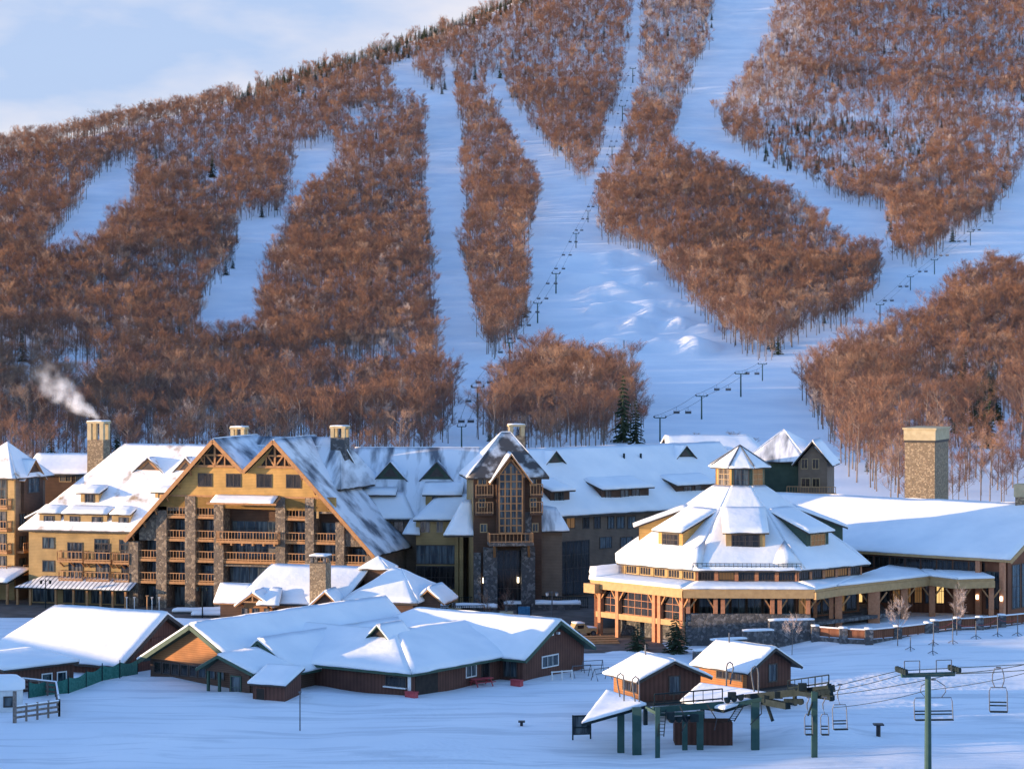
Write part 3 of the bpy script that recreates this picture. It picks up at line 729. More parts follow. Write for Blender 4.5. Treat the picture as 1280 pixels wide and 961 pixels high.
# stone infill under the rakes
for (a, b, zb) in ((173.5,196,678),(209,232,640),(393,420,640),(431,457,678)):
    u0, u1 = U(a), U(b); z0 = Z(zb)
    if min(rake_z(u0), rake_z(u1))-.5 > z0: MB().prism(under(u0, u1, z0, .1, .3, .5), (0,.3,0)).build('stone_wall', STONE, H)
    else:
        zz = min(rake_z(u0), rake_z(u1)); u_ = [(u0,.1,zz-.6),(u1,.1,zz-.6),(u1,.1,rake_z(u1)-.5),(u0,.1,rake_z(u0)-.5)]
        MB().prism(u_, (0,.3,0)).build('stone_wall', STONE, H)
BAYS = [(173.5,196),(209,232),(245,268),(280,345),(357,382),(393,420),(431,457)]
FLO = {5:646, 4:675, 3:701, 2:729}
for bi, (a, b) in enumerate(BAYS):
    u0, u1 = U(a), U(b)
    for lv, fy in FLO.items():
        zf = Z(fy); centre = bi == 3
        if centre and lv in (5, 2): continue
        if min(rake_z(u0), rake_z(u1))-.9 < zf+1.6: continue
        v0 = -1.1 if (centre and lv == 4) else -.1
        ua, ub = (u0-.7, u1+.7) if v0 < -1 else (u0, u1)
        s = MB().box(ua, ub, v0, RV, zf-.35, zf).build('balcony', TIMBER, H)
        if v0 < -1:
            railing(s, (ua+.05, v0+.06, zf), (ub-.05, v0+.06, zf), 1.15)
            for uu in (ua+.05, ub-.05): railing(s, (uu, v0+.06, zf), (uu, -.3, zf), 1.15)
            bk = MB()
            for i in range(6):
                uu = lerp(ua+.6, ub-.6, i/5); bk.box(uu-.12, uu+.12, v0+.1, -.26, zf-.65, zf-.351)
            bk.build('bracket', TIMBER, s)
        else: railing(s, (u0+.02, 0, zf), (u1-.02, 0, zf), 1.1)
        top = min(rake_z(u0), rake_z(u1))-.9
        h = min(2.25, top-zf-.2)
        if h > 1.2:
            n = 4 if centre else 2
            win(H, (u0+.35, RV, zf+.05), FRONT, (u1-u0)-.7, h, n, 2 if (centre and lv == 4) else 1, WFRAME, GLASSB if (bi+lv) % 2 else GLASS, name='glass_door')
    # ground floor glazing
    zt = Z(707) if bi in (2, 3) else Z(735)
    win(H, (u0+.25, RV-.6 if bi in (2,3) else RV, .2), FRONT, (u1-u0)-.5, zt-.5, 5 if bi == 3 else 3, 3 if bi in (2,3) else 1, WFRAME, GLASSB, name='glazing')
MB().box(U(357)-.02, U(467), .05, 1.2, Z(735)-.3, Z(735)+.2).build('stone_beam', STONE, H)
MB().box(U(280)+.01, U(345)-.01, -.1, .7, Z(708), Z(702)-.4).build('stone_lintel', STONE, H)
# slatted sunshade over the tall window
pg = MB(); u0, u1 = U(268), U(351)
for i in range(17):
    uu = lerp(u0, u1, i/16); pg.beam((uu, -.1, Z(620.5)), (uu-.1, -2.3, Z(629)), .16, .18)
pg.beam((u0-.2, -2.2, Z(628.5)), (u1+.2, -2.2, Z(628.5)), .2, .25)
sh = pg.build('sunshade', TIMBER, H)
s = MB(); snow_quad(s, (u0+.3,-2.1,Z(627.4)), (u1-.3,-2.1,Z(627.4)), (u1-.3,-.25,Z(620)), (u0+.3,-.25,Z(620)), .22, .5, 4.2); s.build('snow_cover', SNOW, sh)
# posts between balconies under the gable wall
for px in (242.5, 388, 397):
    MB().box(U(px)-.17, U(px)+.17, -.1, .25, Z(646), Z(622)).build('post', TAN, H)
# roofs: outer slopes and valley slopes of the twin gables
vf, vb = -1.1, 15.2
def P3(q, v): return (q[0], v, q[1])
roof(H, [(P3(RO,vb), P3(RO,vf), P3(RA,vf), P3(RA,vb))], .3, FASC, .10, PATCH, seed=1)
roof(H, [(P3(LO,vf), P3(LO,vb), P3(LA,vb), P3(LA,vf))], .3, FASC, .22, SNOW, seed=2)
roof(H, [(P3(VA,vb), P3(VA,vf), P3(LA,vf), P3(LA,vb))], .3, FASC, .08, PATCH, seed=3)
roof(H, [(P3(VA,vf), P3(VA,vb), P3(RA,vb), P3(RA,vf))], .3, FASC, .2, SNOW, seed=4)
rk = MB()
for a, b in ((LO,LA),(LA,VA),(VA,RA),(RA,RO)): rk.beam((a[0],vf-.06,a[1]-.22), (b[0],vf-.06,b[1]-.22), .12, .5)
rk.build('bargeboard', TIMBER, H)
br = MB()
for i in range(7):
    for (a, b) in ((LO,LA),(RO,RA)):
        t = .08+i*.13; uu, zz = lerp(a[0],b[0],t), lerp(a[1],b[1],t)-.5
        br.beam((uu, -.25, zz-.7), (uu, vf+.1, zz), .16); br.beam((uu, -.25, zz), (uu, vf+.1, zz), .16)
br.build('bracket', TIMBER, H)
# ---------------- left wing
WV = 1.0; ZE = HF.z(662, U(90, WV), WV); UL, UR = U(36, WV), U(162, WV)+.3
RVv = 11.5; ZR = HF.z(557, U(200, RVv), RVv); s_m = (ZR-ZE)/(RVv-(WV-.9))
ve = WV-.9
m = MB(); m.box(UL, UR, WV, WV+.3, -.6, ZE+.3); m.box(UL, UL+.3, WV+.3, 20, -.6, ZE+.3); m.box(UL+.3, UR+10, 20, 20.3, -.6, ZE+.3); m.build('wing_wall', TAN, H)
ul_r = U(156, RVv); urr = U(432, RVv); uer = LO[0]+9; uck = LO[0]+(ZE-LO[1])*(LA[0]-LO[0])/(LA[1]-LO[1])+.15
eL = UL-1.0
roof(H, [((eL, ve, ZE), (uck, ve, ZE), (LA[0]-.3, RVv, ZR), (ul_r, RVv, ZR))], .3, FASC, .34, SNOWP, seed=5)
roof(H, [((eL, 22, ZE), (eL, ve, ZE), (ul_r, RVv, ZR), (ul_r, RVv, ZR))], .3, FASC, .3, SNOW, seed=6)
roof(H, [((urr+2, 24, ZE), (eL, 24, ZE), (ul_r, RVv, ZR), (urr, RVv, ZR))], .3, FASC, .3, SNOW, seed=7)
# ridge block behind the gables (bare shingle with drifts), hipped at its right end
zr2 = HF.z(546, U(330, 13), 13)
roof(H, [((uer, RVv-6, zr2-6.5), (U(445,12), RVv-6, zr2-6.5), (U(425,13), 13, zr2), (uer+2, 13, zr2))], .3, FASC, .08, PATCHM, seed=8)
roof(H, [((U(445,12), RVv-6, zr2-6.5), (U(452,12), 22, zr2-6.5), (U(425,13), 13, zr2), (U(425,13), 13, zr2))], .3, FASC, .08, PATCHM, seed=9)
# wall dormers at the eave
zd = HF.z(641.5, U(90, WV), WV)
for (a, b, wins) in ((49.5,76,[(56,67)]),(80,134,[(88.5,99),(116,127)]),(140,163,[(149.5,160)])):
    ww = [(U(x,WV), U(y,WV), ZE+.15, zd-.45) for x, y in wins]
    shed_dormer(H, U(a,WV), U(b,WV), WV-.06, ZE-.3, zd, ve, ZE, s_m, .30, TAN, ww, seed=a, fm=WFRAME, ov=.25)
sk_ = MB(); 
# dormers higher on the slope
def on(py, px):   # v of the main slope under this pixel row
    lo, hi = ve, RVv
    for _ in range(30):
        v = (lo+hi)/2
        if HF.z(py, U(px, v), v) > ZE+(v-ve)*s_m: lo = v
        else: hi = v
    return (lo+hi)/2
for (a, b, yb, yt, wins) in ((101,123.5,631,615,[(107,117)]),(194,213,626,614,[(199,207)])):
    v = on(yb, (a+b)/2); z0 = ZE+(v-ve)*s_m; z1 = HF.z(yt, U(a,v), v)
    shed_dormer(H, U(a,v), U(b,v), v, z0-.3, z1, ve, ZE, s_m, .24, TAN, [(U(x,v), U(y,v), z0+.3, z1-.25) for x, y in wins], ov=.6, seed=b, fm=WFRAME)
for (px, hw, yb, yt) in ((186,18,590,573),(233,15,590,573)):
    v = on(yb, px); z0 = ZE+(v-ve)*s_m; z1 = HF.z(yt, U(px,v), v)
    gable_dormer(H, U(px,v), U(px+hw,v)-U(px,v), v-.1, z0, z1, ve, ZE, s_m, TIMBER, .12, SHING, SNOWT)
# hip side dormer
XL = Matrix.Rotation(R(-90), 4, 'Z'); XL = Matrix.Translation((eL, 9, 0)) @ Matrix.Rotation(R(-90), 4, 'Z')
hs = (ZR-ZE)/(ul_r-eL)
shed_dormer(H, -2.2, 2.2, 1.0, ZE, ZE+2.1, 0, ZE, hs, hs*.45, TAN, [(-1.2,1.2,ZE+.9,ZE+1.8)], xf=XL, seed=3.3)
shed_dormer(H, 3.6, 6.6, .4, ZE-.8, ZE+1.5, 0, ZE, hs, hs*.45, TAN, [(4.3,5.9,ZE+.1,ZE+1.2)], xf=XL, seed=5.3)
# wing windows and balconies
zz = lambda py: HF.z(py, U(100,WV), WV)
for (a, b, yt, yb) in ((54,67.5,673,685.5),(54,67.5,702,714.5),(119,135,673.5,686),(150,160.5,674,686)):
    win(H, (U(a,WV), WV, zz(yb)), FRONT, U(b,WV)-U(a,WV), zz(yt)-zz(yb), 2, 1, WFRAME, GLASSB)
for (a, b, f) in ((71.5,103.5,699),(105,138.5,699.5),(141,161.5,700),(73.5,103.5,723.5),(108,137,724),(142.5,161.5,724.5)):
    u0, u1 = U(a,WV-1.3), U(b,WV-1.3); zf = zz(f)
    s = MB().box(u0, u1, WV-1.4, WV-.01, zf-.3, zf).build('balcony', TIMBER, H)
    railing(s, (u0+.05, WV-1.35, zf), (u1-.05, WV-1.35, zf), 1.15, sp=.5); railing(s, (u0+.05, WV-1.35, zf), (u0+.05, WV-.1, zf), 1.15); railing(s, (u1-.05, WV-1.35, zf), (u1-.05, WV-.1, zf), 1.15)
    bk = MB()
    for i in range(3):
        uu = lerp(u0+.3, u1-.3, i/2); bk.beam((uu, WV-1.2, zf-.3), (uu, WV-.02, zf-.95), .16)
    bk.build('bracket', TIMBER, s)
    win(H, (lerp(u0,u1,.26), WV, zf+.05), FRONT, (u1-u0)*.55, 2.15, 3, 1, WFRAME, GLASS, name='glass_door')
# snowy shop awning along the foot of the wing
c0, c1 = U(19, WV-3.2), U(163, WV-3.2); zc0 = HF.z(735.5, U(90,WV-3.2), WV-3.2); zc1 = zc0+1.25
roof(H, [((c0, WV-3.3, zc0), (c1, WV-3.3, zc0), (c1, WV-.02, zc1), (c0+2.5, WV-.02, zc1))], .18, LIFTD, .07, SEAM, name='awning', seed=11)
for px in (22, 38, 70, 92, 109, 126, 141, 157):
    uu = U(px, WV-2.8); MB().box(uu-.14, uu+.14, WV-2.95, WV-2.65, -.3, zc0-.15).build('post', TIMBER, H)
for (a, b) in ((42,68),(80,105),(115,140),(146,160)):
    win(H, (U(a,WV), WV, .3), FRONT, U(b,WV)-U(a,WV), 2.0, 3, 1, WFRAME, GLASSB, name='shop_window')
# chimneys
chimney(H, U(288,15), U(305,15), 15, 16.6, ZR-2, HF.z(534,U(297,15),15), STONEC)
chimney(H, U(413,11), U(431,11), 11, 12.9, ZE, HF.z(533,U(422,11),11), STONED)
cc = chimney(H, U(109,17), U(129,17), 17, 19.3, 3, HF.z(527,U(119,17),17), STONEC, top=2.6)
# ------------------------------------------------------------------ left turret wing
TF = Fr.at(18, 318, -22)
T = TF.empty('turret_wing', 'tan hotel corner tower with a pyramid roof and balconies at the left edge', 'hotel wing')
zt = TF.z(595, 0, 0); wl = 9.0; wd = 7.5
m = MB(); m.box(-wl, 0, 0, .3, -.6, zt); m.build('front_wall', TAN, T)
m = MB(); m.box(-.3, 0, .3, wd, -.6, zt); m.box(-wl, -wl+.3, .3, wd, -.6, zt); m.box(-wl+.3, -.3, wd-.3, wd, -.6, zt); m.build('side_wall', GREY, T)  # sides turned from the sun: shade put into the greyer siding
ap = (-wl/2+.8, wd/2, TF.z(553, -wl/2+.8, wd/2)); o_ = .9
A, B, C_, D_ = (-wl-o_, -o_, zt-.2), (o_, -o_, zt-.2), (o_, wd+o_, zt-.2), (-wl-o_, wd+o_, zt-.2)
roof(T, [(A,B,ap,ap),(B,C_,ap,ap),(C_,D_,ap,ap),(D_,A,ap,ap)], .25, FASC, .16, SNOWP, seed=1)
# gabled window bay on the dark side
m = MB(); m.prism([(.02,1.6,zt-5),(.02,6.2,zt-5),(.02,6.2,zt-.4),(.02,3.9,zt+1.9),(.02,1.6,zt-.4)], (.5,0,0)); bay = m.build('bay', DKBR, T)
roof(bay, [((.9,1.2,zt-.7),(-2.5,1.2,zt-.7),(-2.5,3.9,zt+2.15),(.9,3.9,zt+2.15)),((-2.5,6.6,zt-.7),(.9,6.6,zt-.7),(.9,3.9,zt+2.15),(-2.5,3.9,zt+2.15))], .15, TIMBER, .12, SNOW, cell=.6)
win(T, (.52,2.6,zt-2.4), RIGHT, 2.6, 2.3, 3, 2, WFRAME, GLASSB)
for k in range(4):
    zf = zt-4.2-k*3.05; 
    if zf < 1: break
    s = MB().box(-4.6, -.4, -1.2, -.01, zf-.3, zf).build('balcony', TIMBER, T); railing(s, (-4.5,-1.15,zf), (-.5,-1.15,zf), 1.1, sp=.5); railing(s, (-.5,-1.15,zf), (-.5,-.1,zf), 1.1, sp=.5)
    win(T, (-4.0, 0, zf+.1), FRONT, 2.6, 2.2, 2, 1, WFRAME, GLASS, name='glass_door')
    if k: win(T, (0, 1.2, zf+.4), RIGHT, 1.5, 1.5, 2, 1, WFRAME, GLASSB)
    if k > 1:
        s = MB().box(.01, 1.1, .6, 3.2, zf-.3, zf).build('balcony', TIMBER, T); railing(s, (1.05,.65,zf), (1.05,3.15,zf), 1.1, sp=.5)
win(T, (-3.6, 0, zt-3.9), FRONT, 2.3, 3.4, 3, 3, WFRAME, GLASSB)
roof(T, [((-9,-5.5,3.0),(2.6,-5.5,3.0),(2.6,-.02,4.4),(-9,-.02,4.4))], .2, LIFTD, .3, SNOW, name='awning', seed=4)
for uu in (-7,-4,-1,2.3): MB().box(uu-.14, uu+.14, -5.2, -4.9, -.3, 2.9).build('post', TIMBER, T)
# rear snowy wing between turret and hotel
BF = Fr.at(52, 332, -8)
B_ = BF.empty('rear_wing', 'low dark hotel wing with a long snowy roof behind the corner tower', 'hotel wing')
zb = BF.z(589, 0, 0); zr_ = BF.z(569, 5, 5); ln = BF.u(150, 0)
m = MB(); m.box(-2, ln, 0, .3, -.3, zb); m.box(-2, ln, 9.7, 10, -.3, zb); m.box(-2,-1.7,.3,9.7,-.3,zb); m.box(ln-.3,ln,.3,9.7,-.3,zb); m.build('wall', DKBR, B_)
roof(B_, [((-2.5,-.8,zb-.3),(ln+.5,-.8,zb-.3),(ln+.5,5,zr_),(-2.5,5,zr_)),((ln+.5,10.8,zb-.3),(-2.5,10.8,zb-.3),(-2.5,5,zr_),(ln+.5,5,zr_))], .3, FASC, .35, SNOW, seed=5)
for i, px in enumerate((75, 95, 112)): win(B_, (BF.u(px), 0, BF.z(601, 0)), FRONT, 1.6, 1.5, 2, 1, WFRAMEL, GLASS)
# ------------------------------------------------------------------ middle wing
MF = Fr.at(455, 316, -3)
Mw = MF.empty('middle_wing', 'shaded hotel wing with shed dormers between the gabled hotel and the dark tower', 'hotel wing')
u = lambda px, v=0.0: MF.u(px, v)
ze = MF.z(648, u(500), 0); vr = 10.5; zr = MF.z(560, u(500, vr), vr); sl_ = (zr-ze)/(vr+.8); L0, L1 = u(432), u(600)
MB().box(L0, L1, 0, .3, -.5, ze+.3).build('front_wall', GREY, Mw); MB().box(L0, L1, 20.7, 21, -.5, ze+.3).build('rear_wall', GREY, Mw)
roof(Mw, [((L0,-.8,ze),(L1,-.8,ze),(L1,vr,zr),(L0,vr,zr))], .3, FASC, .09, PATCHM, seed=2)
roof(Mw, [((L1,21.8,ze),(L0,21.8,ze),(L0,vr,zr),(L1,vr,zr))], .3, FASC, .2, SNOW, seed=3)
s = MB(); snow_quad(s, (u(449),-.85,ze+.06),(u(520),-.85,ze+.06),(u(505,3),3.0,ze+.06+3.85*sl_),(u(442,3),3.0,ze+.06+3.85*sl_),.28,.8,6.1)
s.build('snow_drift', SNOW, Mw)
v = 2.3; z0 = ze+(v+.8)*sl_
shed_dormer(Mw, u(440,v), u(491,v), v, z0-.3, MF.z(617,u(460,v),v), -.8, ze, sl_, .30, DKBR, [(u(465,v),u(473,v),z0+.2,MF.z(619,0,v)),(u(475,v),u(481,v),z0+.2,MF.z(619,0,v))], ov=.7, pm=GLASSB, seed=1)
v = 4.2; z0 = ze+(v+.8)*sl_
shed_dormer(Mw, u(374,v)-0, u(392,v), v-.5, z0-1.5, z0+1.6, -.8, ze, sl_, .25, DKBR, [], ov=.5, seed=9)
for px in (488, 546):
    v = 5.4; z0 = ze+(v+.8)*sl_; gable_dormer(Mw, u(px,v), 2.1, v-.1, z0, z0+2.35, -.8, ze, sl_, DGREEN, .1, SHING, PATCH)
v = 1.2; z0 = ze+(v+.8)*sl_
shed_dormer(Mw, u(532,v), u(574,v), v, z0-.4, MF.z(617,0,v), -.8, ze, sl_, .32, TAN, [(u(540,v),u(556,v),z0+.1,MF.z(620,0,v))], ov=.6, pm=GLASSB, seed=2)
for (a, b, y0, y1) in ((479,487,664,652),(493,504,664,652),(485,504,692,680),(462,472,690,680),(430,444,664,652)):
    if u(a) > L0: win(Mw, (u(a), 0, MF.z(y0,0)), FRONT, u(b)-u(a), MF.z(y1,0)-MF.z(y0,0), 2, 1, WFRAME, GLASSB)
for (a, b, f) in ((478,505,698),(478,505,726)):
    zf = MF.z(f,0); s = MB().box(u(a), u(b), -1.4, -.01, zf-.3, zf).build('balcony', TIMBER, Mw); railing(s, (u(a),-1.35,zf),(u(b),-1.35,zf),1.1,sp=.5); railing(s,(u(b)-.05,-1.35,zf),(u(b)-.05,-.1,zf),1.1)
# projecting bay with sunlit skirt roof
pv = -3.2; q = lambda px: MF.u(px, pv); zp = lambda py: MF.z(py, q(548), pv)
m = MB(); m.box(q(520), q(576), pv, -.01, -.5, zp(649)); m.build('bay_wall', TAN, Mw)
roof(Mw, [((q(517),pv-.7,zp(649)),(q(577),pv-.7,zp(649)),(u(590,1.5),1.5,zp(622)),(u(545,1.5),1.5,zp(625)))], .25, FASC, .3, SNOW, name='bay_roof', seed=7)
for (a, b) in ((525.5,537),(546,553.5)): win(Mw, (q(a),pv,zp(665)), FRONT, q(b)-q(a), zp(652)-zp(665), 2, 1, WFRAMEL, GLASS)
win(Mw, (q(521),pv,zp(704)), FRONT, q(568)-q(521), zp(682)-zp(704), 5, 2, WFRAME, GLASSB)
win(Mw, (q(521),pv,zp(735)), FRONT, q(568)-q(521), zp(708)-zp(735), 5, 2, WFRAME, GLASSD, name='glazing')
for (a, b) in ((504,526),(556,595)):
    roof(Mw, [((q(a),pv-.9,zp(667)),(q(b),pv-.9,zp(667)),(q(b)-.5,pv+1.6,zp(652)),(q(a)+.8,pv+1.6,zp(652)))], .2, FASC, .34, SNOW, name='skirt_roof', seed=a)
for px in (571, 577): MB().box(q(px)-.25, q(px)+.25, pv-.55, pv-.02, -.5, zp(669)).build('post', TAN, Mw)
# ------------------------------------------------------------------ dark tower
CF = Fr.at(592, 306, 7)
C = CF.empty('hotel_tower', 'dark stone hotel tower with a tall gridded gable window and steep hip roof', 'tower')
u = lambda px, v=0.0: CF.u(px, v); z = lambda py, v=0.0: CF.z(py, u(635), v)
w = u(677); dp = 9.0; zt = z(594)
m = MB(); m.box(0, w, 0, .4, -.5, zt); m.box(w-.4, w, .4, dp, -.5, zt); m.box(.4, w-.4, dp-.4, dp, -.5, zt); m.build('front_wall', DKBR, C)  # shaded faces, the shade put into a darker brown
m = MB(); m.box(0, .4, .4, dp, -.5, zt); m.build('side_wall', TAN, C)  # sunlit left side, its light put into a paler tan
for a, b in ((592,601),(655,664)):
    MB().box(u(a), u(b), -.3, -.01, -.5, z(640 if a > 600 else 690)).build('stone_pier', STONED, C)
o_ = .9; zc = zt-.2; apx = (u(627,4.5), dp*.5, CF.z(541, u(627), 4.5)); apx2 = (apx[0]+1.2, apx[1], apx[2])
A, B, C2, D2 = (-o_,-o_,zc), (w+o_,-o_,zc), (w+o_,dp+o_,zc), (-o_,dp+o_,zc)
roof(C, [(A,B,apx2,apx)], .3, FASC, .07, PATCHD, seed=1); roof(C, [(B,C2,apx2,apx2)], .3, FASC, .2, SNOW, seed=2)
roof(C, [(D2,A,apx,apx)], .3, FASC, .25, SNOW, seed=3); roof(C, [(C2,D2,apx,apx2)], .3, FASC, .2, SNOW, seed=4)
# gable bay
b0, b1 = u(617,-1), u(660,-1); bm_ = (b0+b1)/2; zg = z(567,-1); zs = z(596,-1); bv = -1.0
m = MB(); m.prism([(b0+.4,bv,z(667)),(b1-.4,bv,z(667)),(b1-.4,bv,zs),(bm_,bv,zg-.5),(b0+.4,bv,zs)], (0,1.0,0)); m.build('bay', DKBR, C)
roof(C, [((b0-.5,4,zs-.7),(b0-.5,bv-.7,zs-.7),(bm_,bv-.7,zg),(bm_,4,zg))], .25, TIMBER, .22, SNOW, name='bay_roof', seed=5)
roof(C, [((b1+.5,bv-.7,zs-.7),(b1+.5,4,zs-.7),(bm_,4,zg),(bm_,bv-.7,zg))], .25, TIMBER, .12, PATCH, name='bay_roof', seed=6)
f = MB(); x0, x1 = b0+.75, b1-.75; zb0 = z(665); zb1 = z(592)
for i in range(5):
    xx = lerp(x0, x1, i/4); zz_ = zb1+(1-abs(i-2)/2)*(zg-1.4-zb1)*.8
    f.box(xx-.09, xx+.09, bv-.14, bv-.03, zb0, zz_)
for k in range(9):
    zk = lerp(zb0, zb1, k/8); f.box(x0, x1, bv-.12, bv-.03, zk-.07, zk+.07)
ax = [(lerp(x0,x1,.5)+math.cos(math.pi*k/10)*(x1-x0)/2, bv-.1, zb1+math.sin(math.pi*k/10)*1.9) for k in range(11)]
for a, b in zip(ax, ax[1:]): f.beam(a, b, .14)
f.beam((x0-.3,bv-.1,zs-.1),(bm_,bv-.1,zg-.7),.2); f.beam((x1+.3,bv-.1,zs-.1),(bm_,bv-.1,zg-.7),.2)
gw = f.build('great_window', TIMBER, C)
MB().prism([(x0,bv-.03,zb0),(x1,bv-.03,zb0),(x1,bv-.03,zb1),(bm_,bv-.03,zg-1.2),(x0,bv-.03,zb1)], (0,.025,0)).build('pane', GLASSB, gw)
zf = z(676); s = MB().box(u(612,-3), u(667,-3), -3.2, -.31, zf-.4, zf).build('balcony', STONED, C)
railing(s, (u(612,-3)+.05,-3.1,zf),(u(667,-3)-.05,-3.1,zf),1.2,sp=.5); railing(s,(u(612,-3)+.05,-3.1,zf),(u(612,-3)+.05,-.4,zf),1.2); railing(s,(u(667,-3)-.05,-3.1,zf),(u(667,-3)-.05,-.4,zf),1.2)
bk = MB()
for px in (618, 661): bk.beam((u(px,-3),-2.9,zf-.4),(u(px),-.31,zf-2.6),.3)
bk.build('bracket', TIMBER, s)
for (a, b, y0, y1) in ((598,608,606,595),(663,670,606,595),(599,606,633,623),(663,670,633,623),(601,608,664,655),(666,672,664,655)):
    win(C, (u(a),0,z(y0)), FRONT, u(b)-u(a), z(y1)-z(y0), 2, 1, WFRAMEL, GLASSB)
for (a, b, f_) in ((594,615,619),(594,615,641),(662,677,619),(662,677,641)):
    zf = z(f_); s = MB().box(u(a), u(b), -1.1, -.01, zf-.25, zf).build('balcony', DKBR, C); railing(s, (u(a),-1.05,zf),(u(b),-1.05,zf),1.5,sp=.35)
win(C, (u(621),-.0,.3), FRONT, u(656)-u(621), z(687)-.4, 4, 3, WFRAME, GLASSD, name='entrance_glazing')
for px in (612, 659): MB().box(u(px)-.9, u(px)+.9, -1.2, -.31, -.5, z(683)).build('stone_pier', STONED, C)
lm = MB()
for px in (604, 647, 652): lm.box(u(px)-.1, u(px)+.1, -.6, -.42, 3.6, 4.3)
lm.build('wall_lamp', LAMPM, C)
chimney(C, u(637,8), u(656,8), 8, 9.8, zt, CF.z(531,u(646,8),8), STONEC)
m = MB(); q0 = u(678); m.box(w+.01, u(704), 1, 1.3, -.5, z(664)); m.build('link_wall', GREY, C)
roof(C, [((w+.02,.2,z(664)),(u(712),.2,z(664)),(u(700),3.4,z(638)),(w+.02,3.4,z(635)))], .25, FASC, .25, PATCHM, name='skirt_roof', seed=8)
roof(C, [((-4.0,-.2,z(668)),(-.02,-.2,z(668)),(-.02,2.6,z(628)),(-1.2,2.6,z(628)))], .25, FASC, .3, SNOW, name='skirt_roof', seed=9)
# ------------------------------------------------------------------ right wing going back
RF = Fr.at(684, 318, 42)
Rw = RF.empty('right_wing', 'long shaded hotel wing with three wide dormers in a blue snowy roof', 'hotel wing')
u = lambda px, v=0.0: RF.u(px, v)
ze = RF.z(644, u(705), 0); vr = 10.0; L1 = u(955); zr = RF.z(561, u(717, vr), vr); sl_ = (zr-ze)/(vr+1.0)
m = MB(); m.box(-2, L1, 0, .3, -.5, ze+.4); m.box(-2, L1, 19.7, 20, -.5, ze+.4); m.box(L1-.3, L1, .3, 19.7, -.5, ze+.4); m.build('wall', GREY, Rw)
roof(Rw, [((-2,-1.0,ze),(L1+1,-1.0,ze),(L1+1,vr,zr),(-2,vr,zr))], .35, FASC, .4, SNOW, seed=1)
roof(Rw, [((L1+1,21,ze),(-2,21,ze),(-2,vr,zr),(L1+1,vr,zr))], .35, FASC, .4, SNOW, seed=2)
def onr(py, px):
    lo, hi = -1.0, vr
    for _ in range(30):
        v = (lo+hi)/2
        if RF.z(py, u(px, v), v) > ze+(v+1)*sl_: lo = v
        else: hi = v
    return (lo+hi)/2
for (a, b, yb, yt, wins) in ((688,712,629,612,[(693,704)]),(752,811,624,609,[(757,763),(776,785),(790,799)]),(845,893,617,604,[(855,864),(869,876)])):
    v = onr(yb, (a+b)/2); z0 = ze+(v+1)*sl_; uc = u((a+b)/2, v); z1 = RF.z(yt, uc, v)
    shed_dormer(Rw, u(a,v), u(b,v), v, z0-.3, z1, -1.0, ze, sl_, .30, DKBR, [(u(x,v),u(y,v),z0+.25,z1-.25) for x, y in wins], ov=.7, pm=GLASSB, seed=a, fm=WFRAME)
for (px, hw, yb, yt) in ((693,2.0,574,557),(856,2.2,566,550)):
    v = min(onr(yb, px), vr-2.6); z0 = ze+(v+1)*sl_; gable_dormer(Rw, u(px,v), hw, v-.1, z0, z0+1.9, -1.0, ze, sl_, DGREEN, .15, SHING, SNOW)
for (a, b, pm) in ((708,718,LITD),(729,736,GLASSD),(743,750,GLASSD),(760,767,GLASSB),(771,780,GLASSB),(785,794,GLASSB),(806,820,GLASSB),(828,838,GLASSB),(844,853,GLASSD)):
    uc = u(a); win(Rw, (uc,0,RF.z(660,uc)), FRONT, u(b)-uc, RF.z(646,uc)-RF.z(660,uc), 2, 1, WFRAME, pm)
for (a, b) in ((750,764),(776,790),(798,812),(820,832),(838,848)):
    uc = u(a); win(Rw, (uc,0,RF.z(685,uc)), FRONT, u(b)-uc, RF.z(672,uc)-RF.z(685,uc), 2, 1, WFRAME, GLASSB)
uc = u(698); win(Rw, (uc,0,.4), FRONT, u(736)-uc, RF.z(676,uc)-.6, 4, 4, WFRAME, GLASSD, name='glazing')
for i, px in enumerate((780, 801)):
    v = onr(576, px); MB().tube([(u(px,v),v,ze+(v+1)*sl_),(u(px,v),v,ze+(v+1)*sl_+1.1)], .16, 8).build('roof_vent', LIFTD, Rw)
# far wing behind it
XF = Fr.at(838, 372, 4)
X_ = XF.empty('far_wing', 'low far hotel wing whose flat looking snowy ridge peeps over the right wing roof', 'hotel wing')
ze2 = XF.z(575, 0, 0); zr2_ = XF.z(546, 0, 7); ln = XF.u(962)
m = MB(); m.box(0, ln, 0, .3, -.3, ze2); m.box(0, ln, 13.7, 14, -.3, ze2); m.box(0,.3,.3,13.7,-.3,ze2); m.box(ln-.3,ln,.3,13.7,-.3,ze2); m.build('wall', GREY, X_)
roof(X_, [((-.7,-.7,ze2),(ln+.7,-.7,ze2),(ln-2,7,zr2_),(0,7,zr2_)),((ln+.7,14.7,ze2),(-.7,14.7,ze2),(0,7,zr2_),(ln-2,7,zr2_))], .3, FASC, .4, SNOW, seed=3)
shed_dormer(X_, XF.u(868,2), XF.u(905,2), 2, ze2, ze2+1.6, -.7, ze2, (zr2_-ze2)/7.7, .18, DKBR, [(XF.u(880,2),XF.u(890,2),ze2+.6,ze2+1.4)], seed=4)
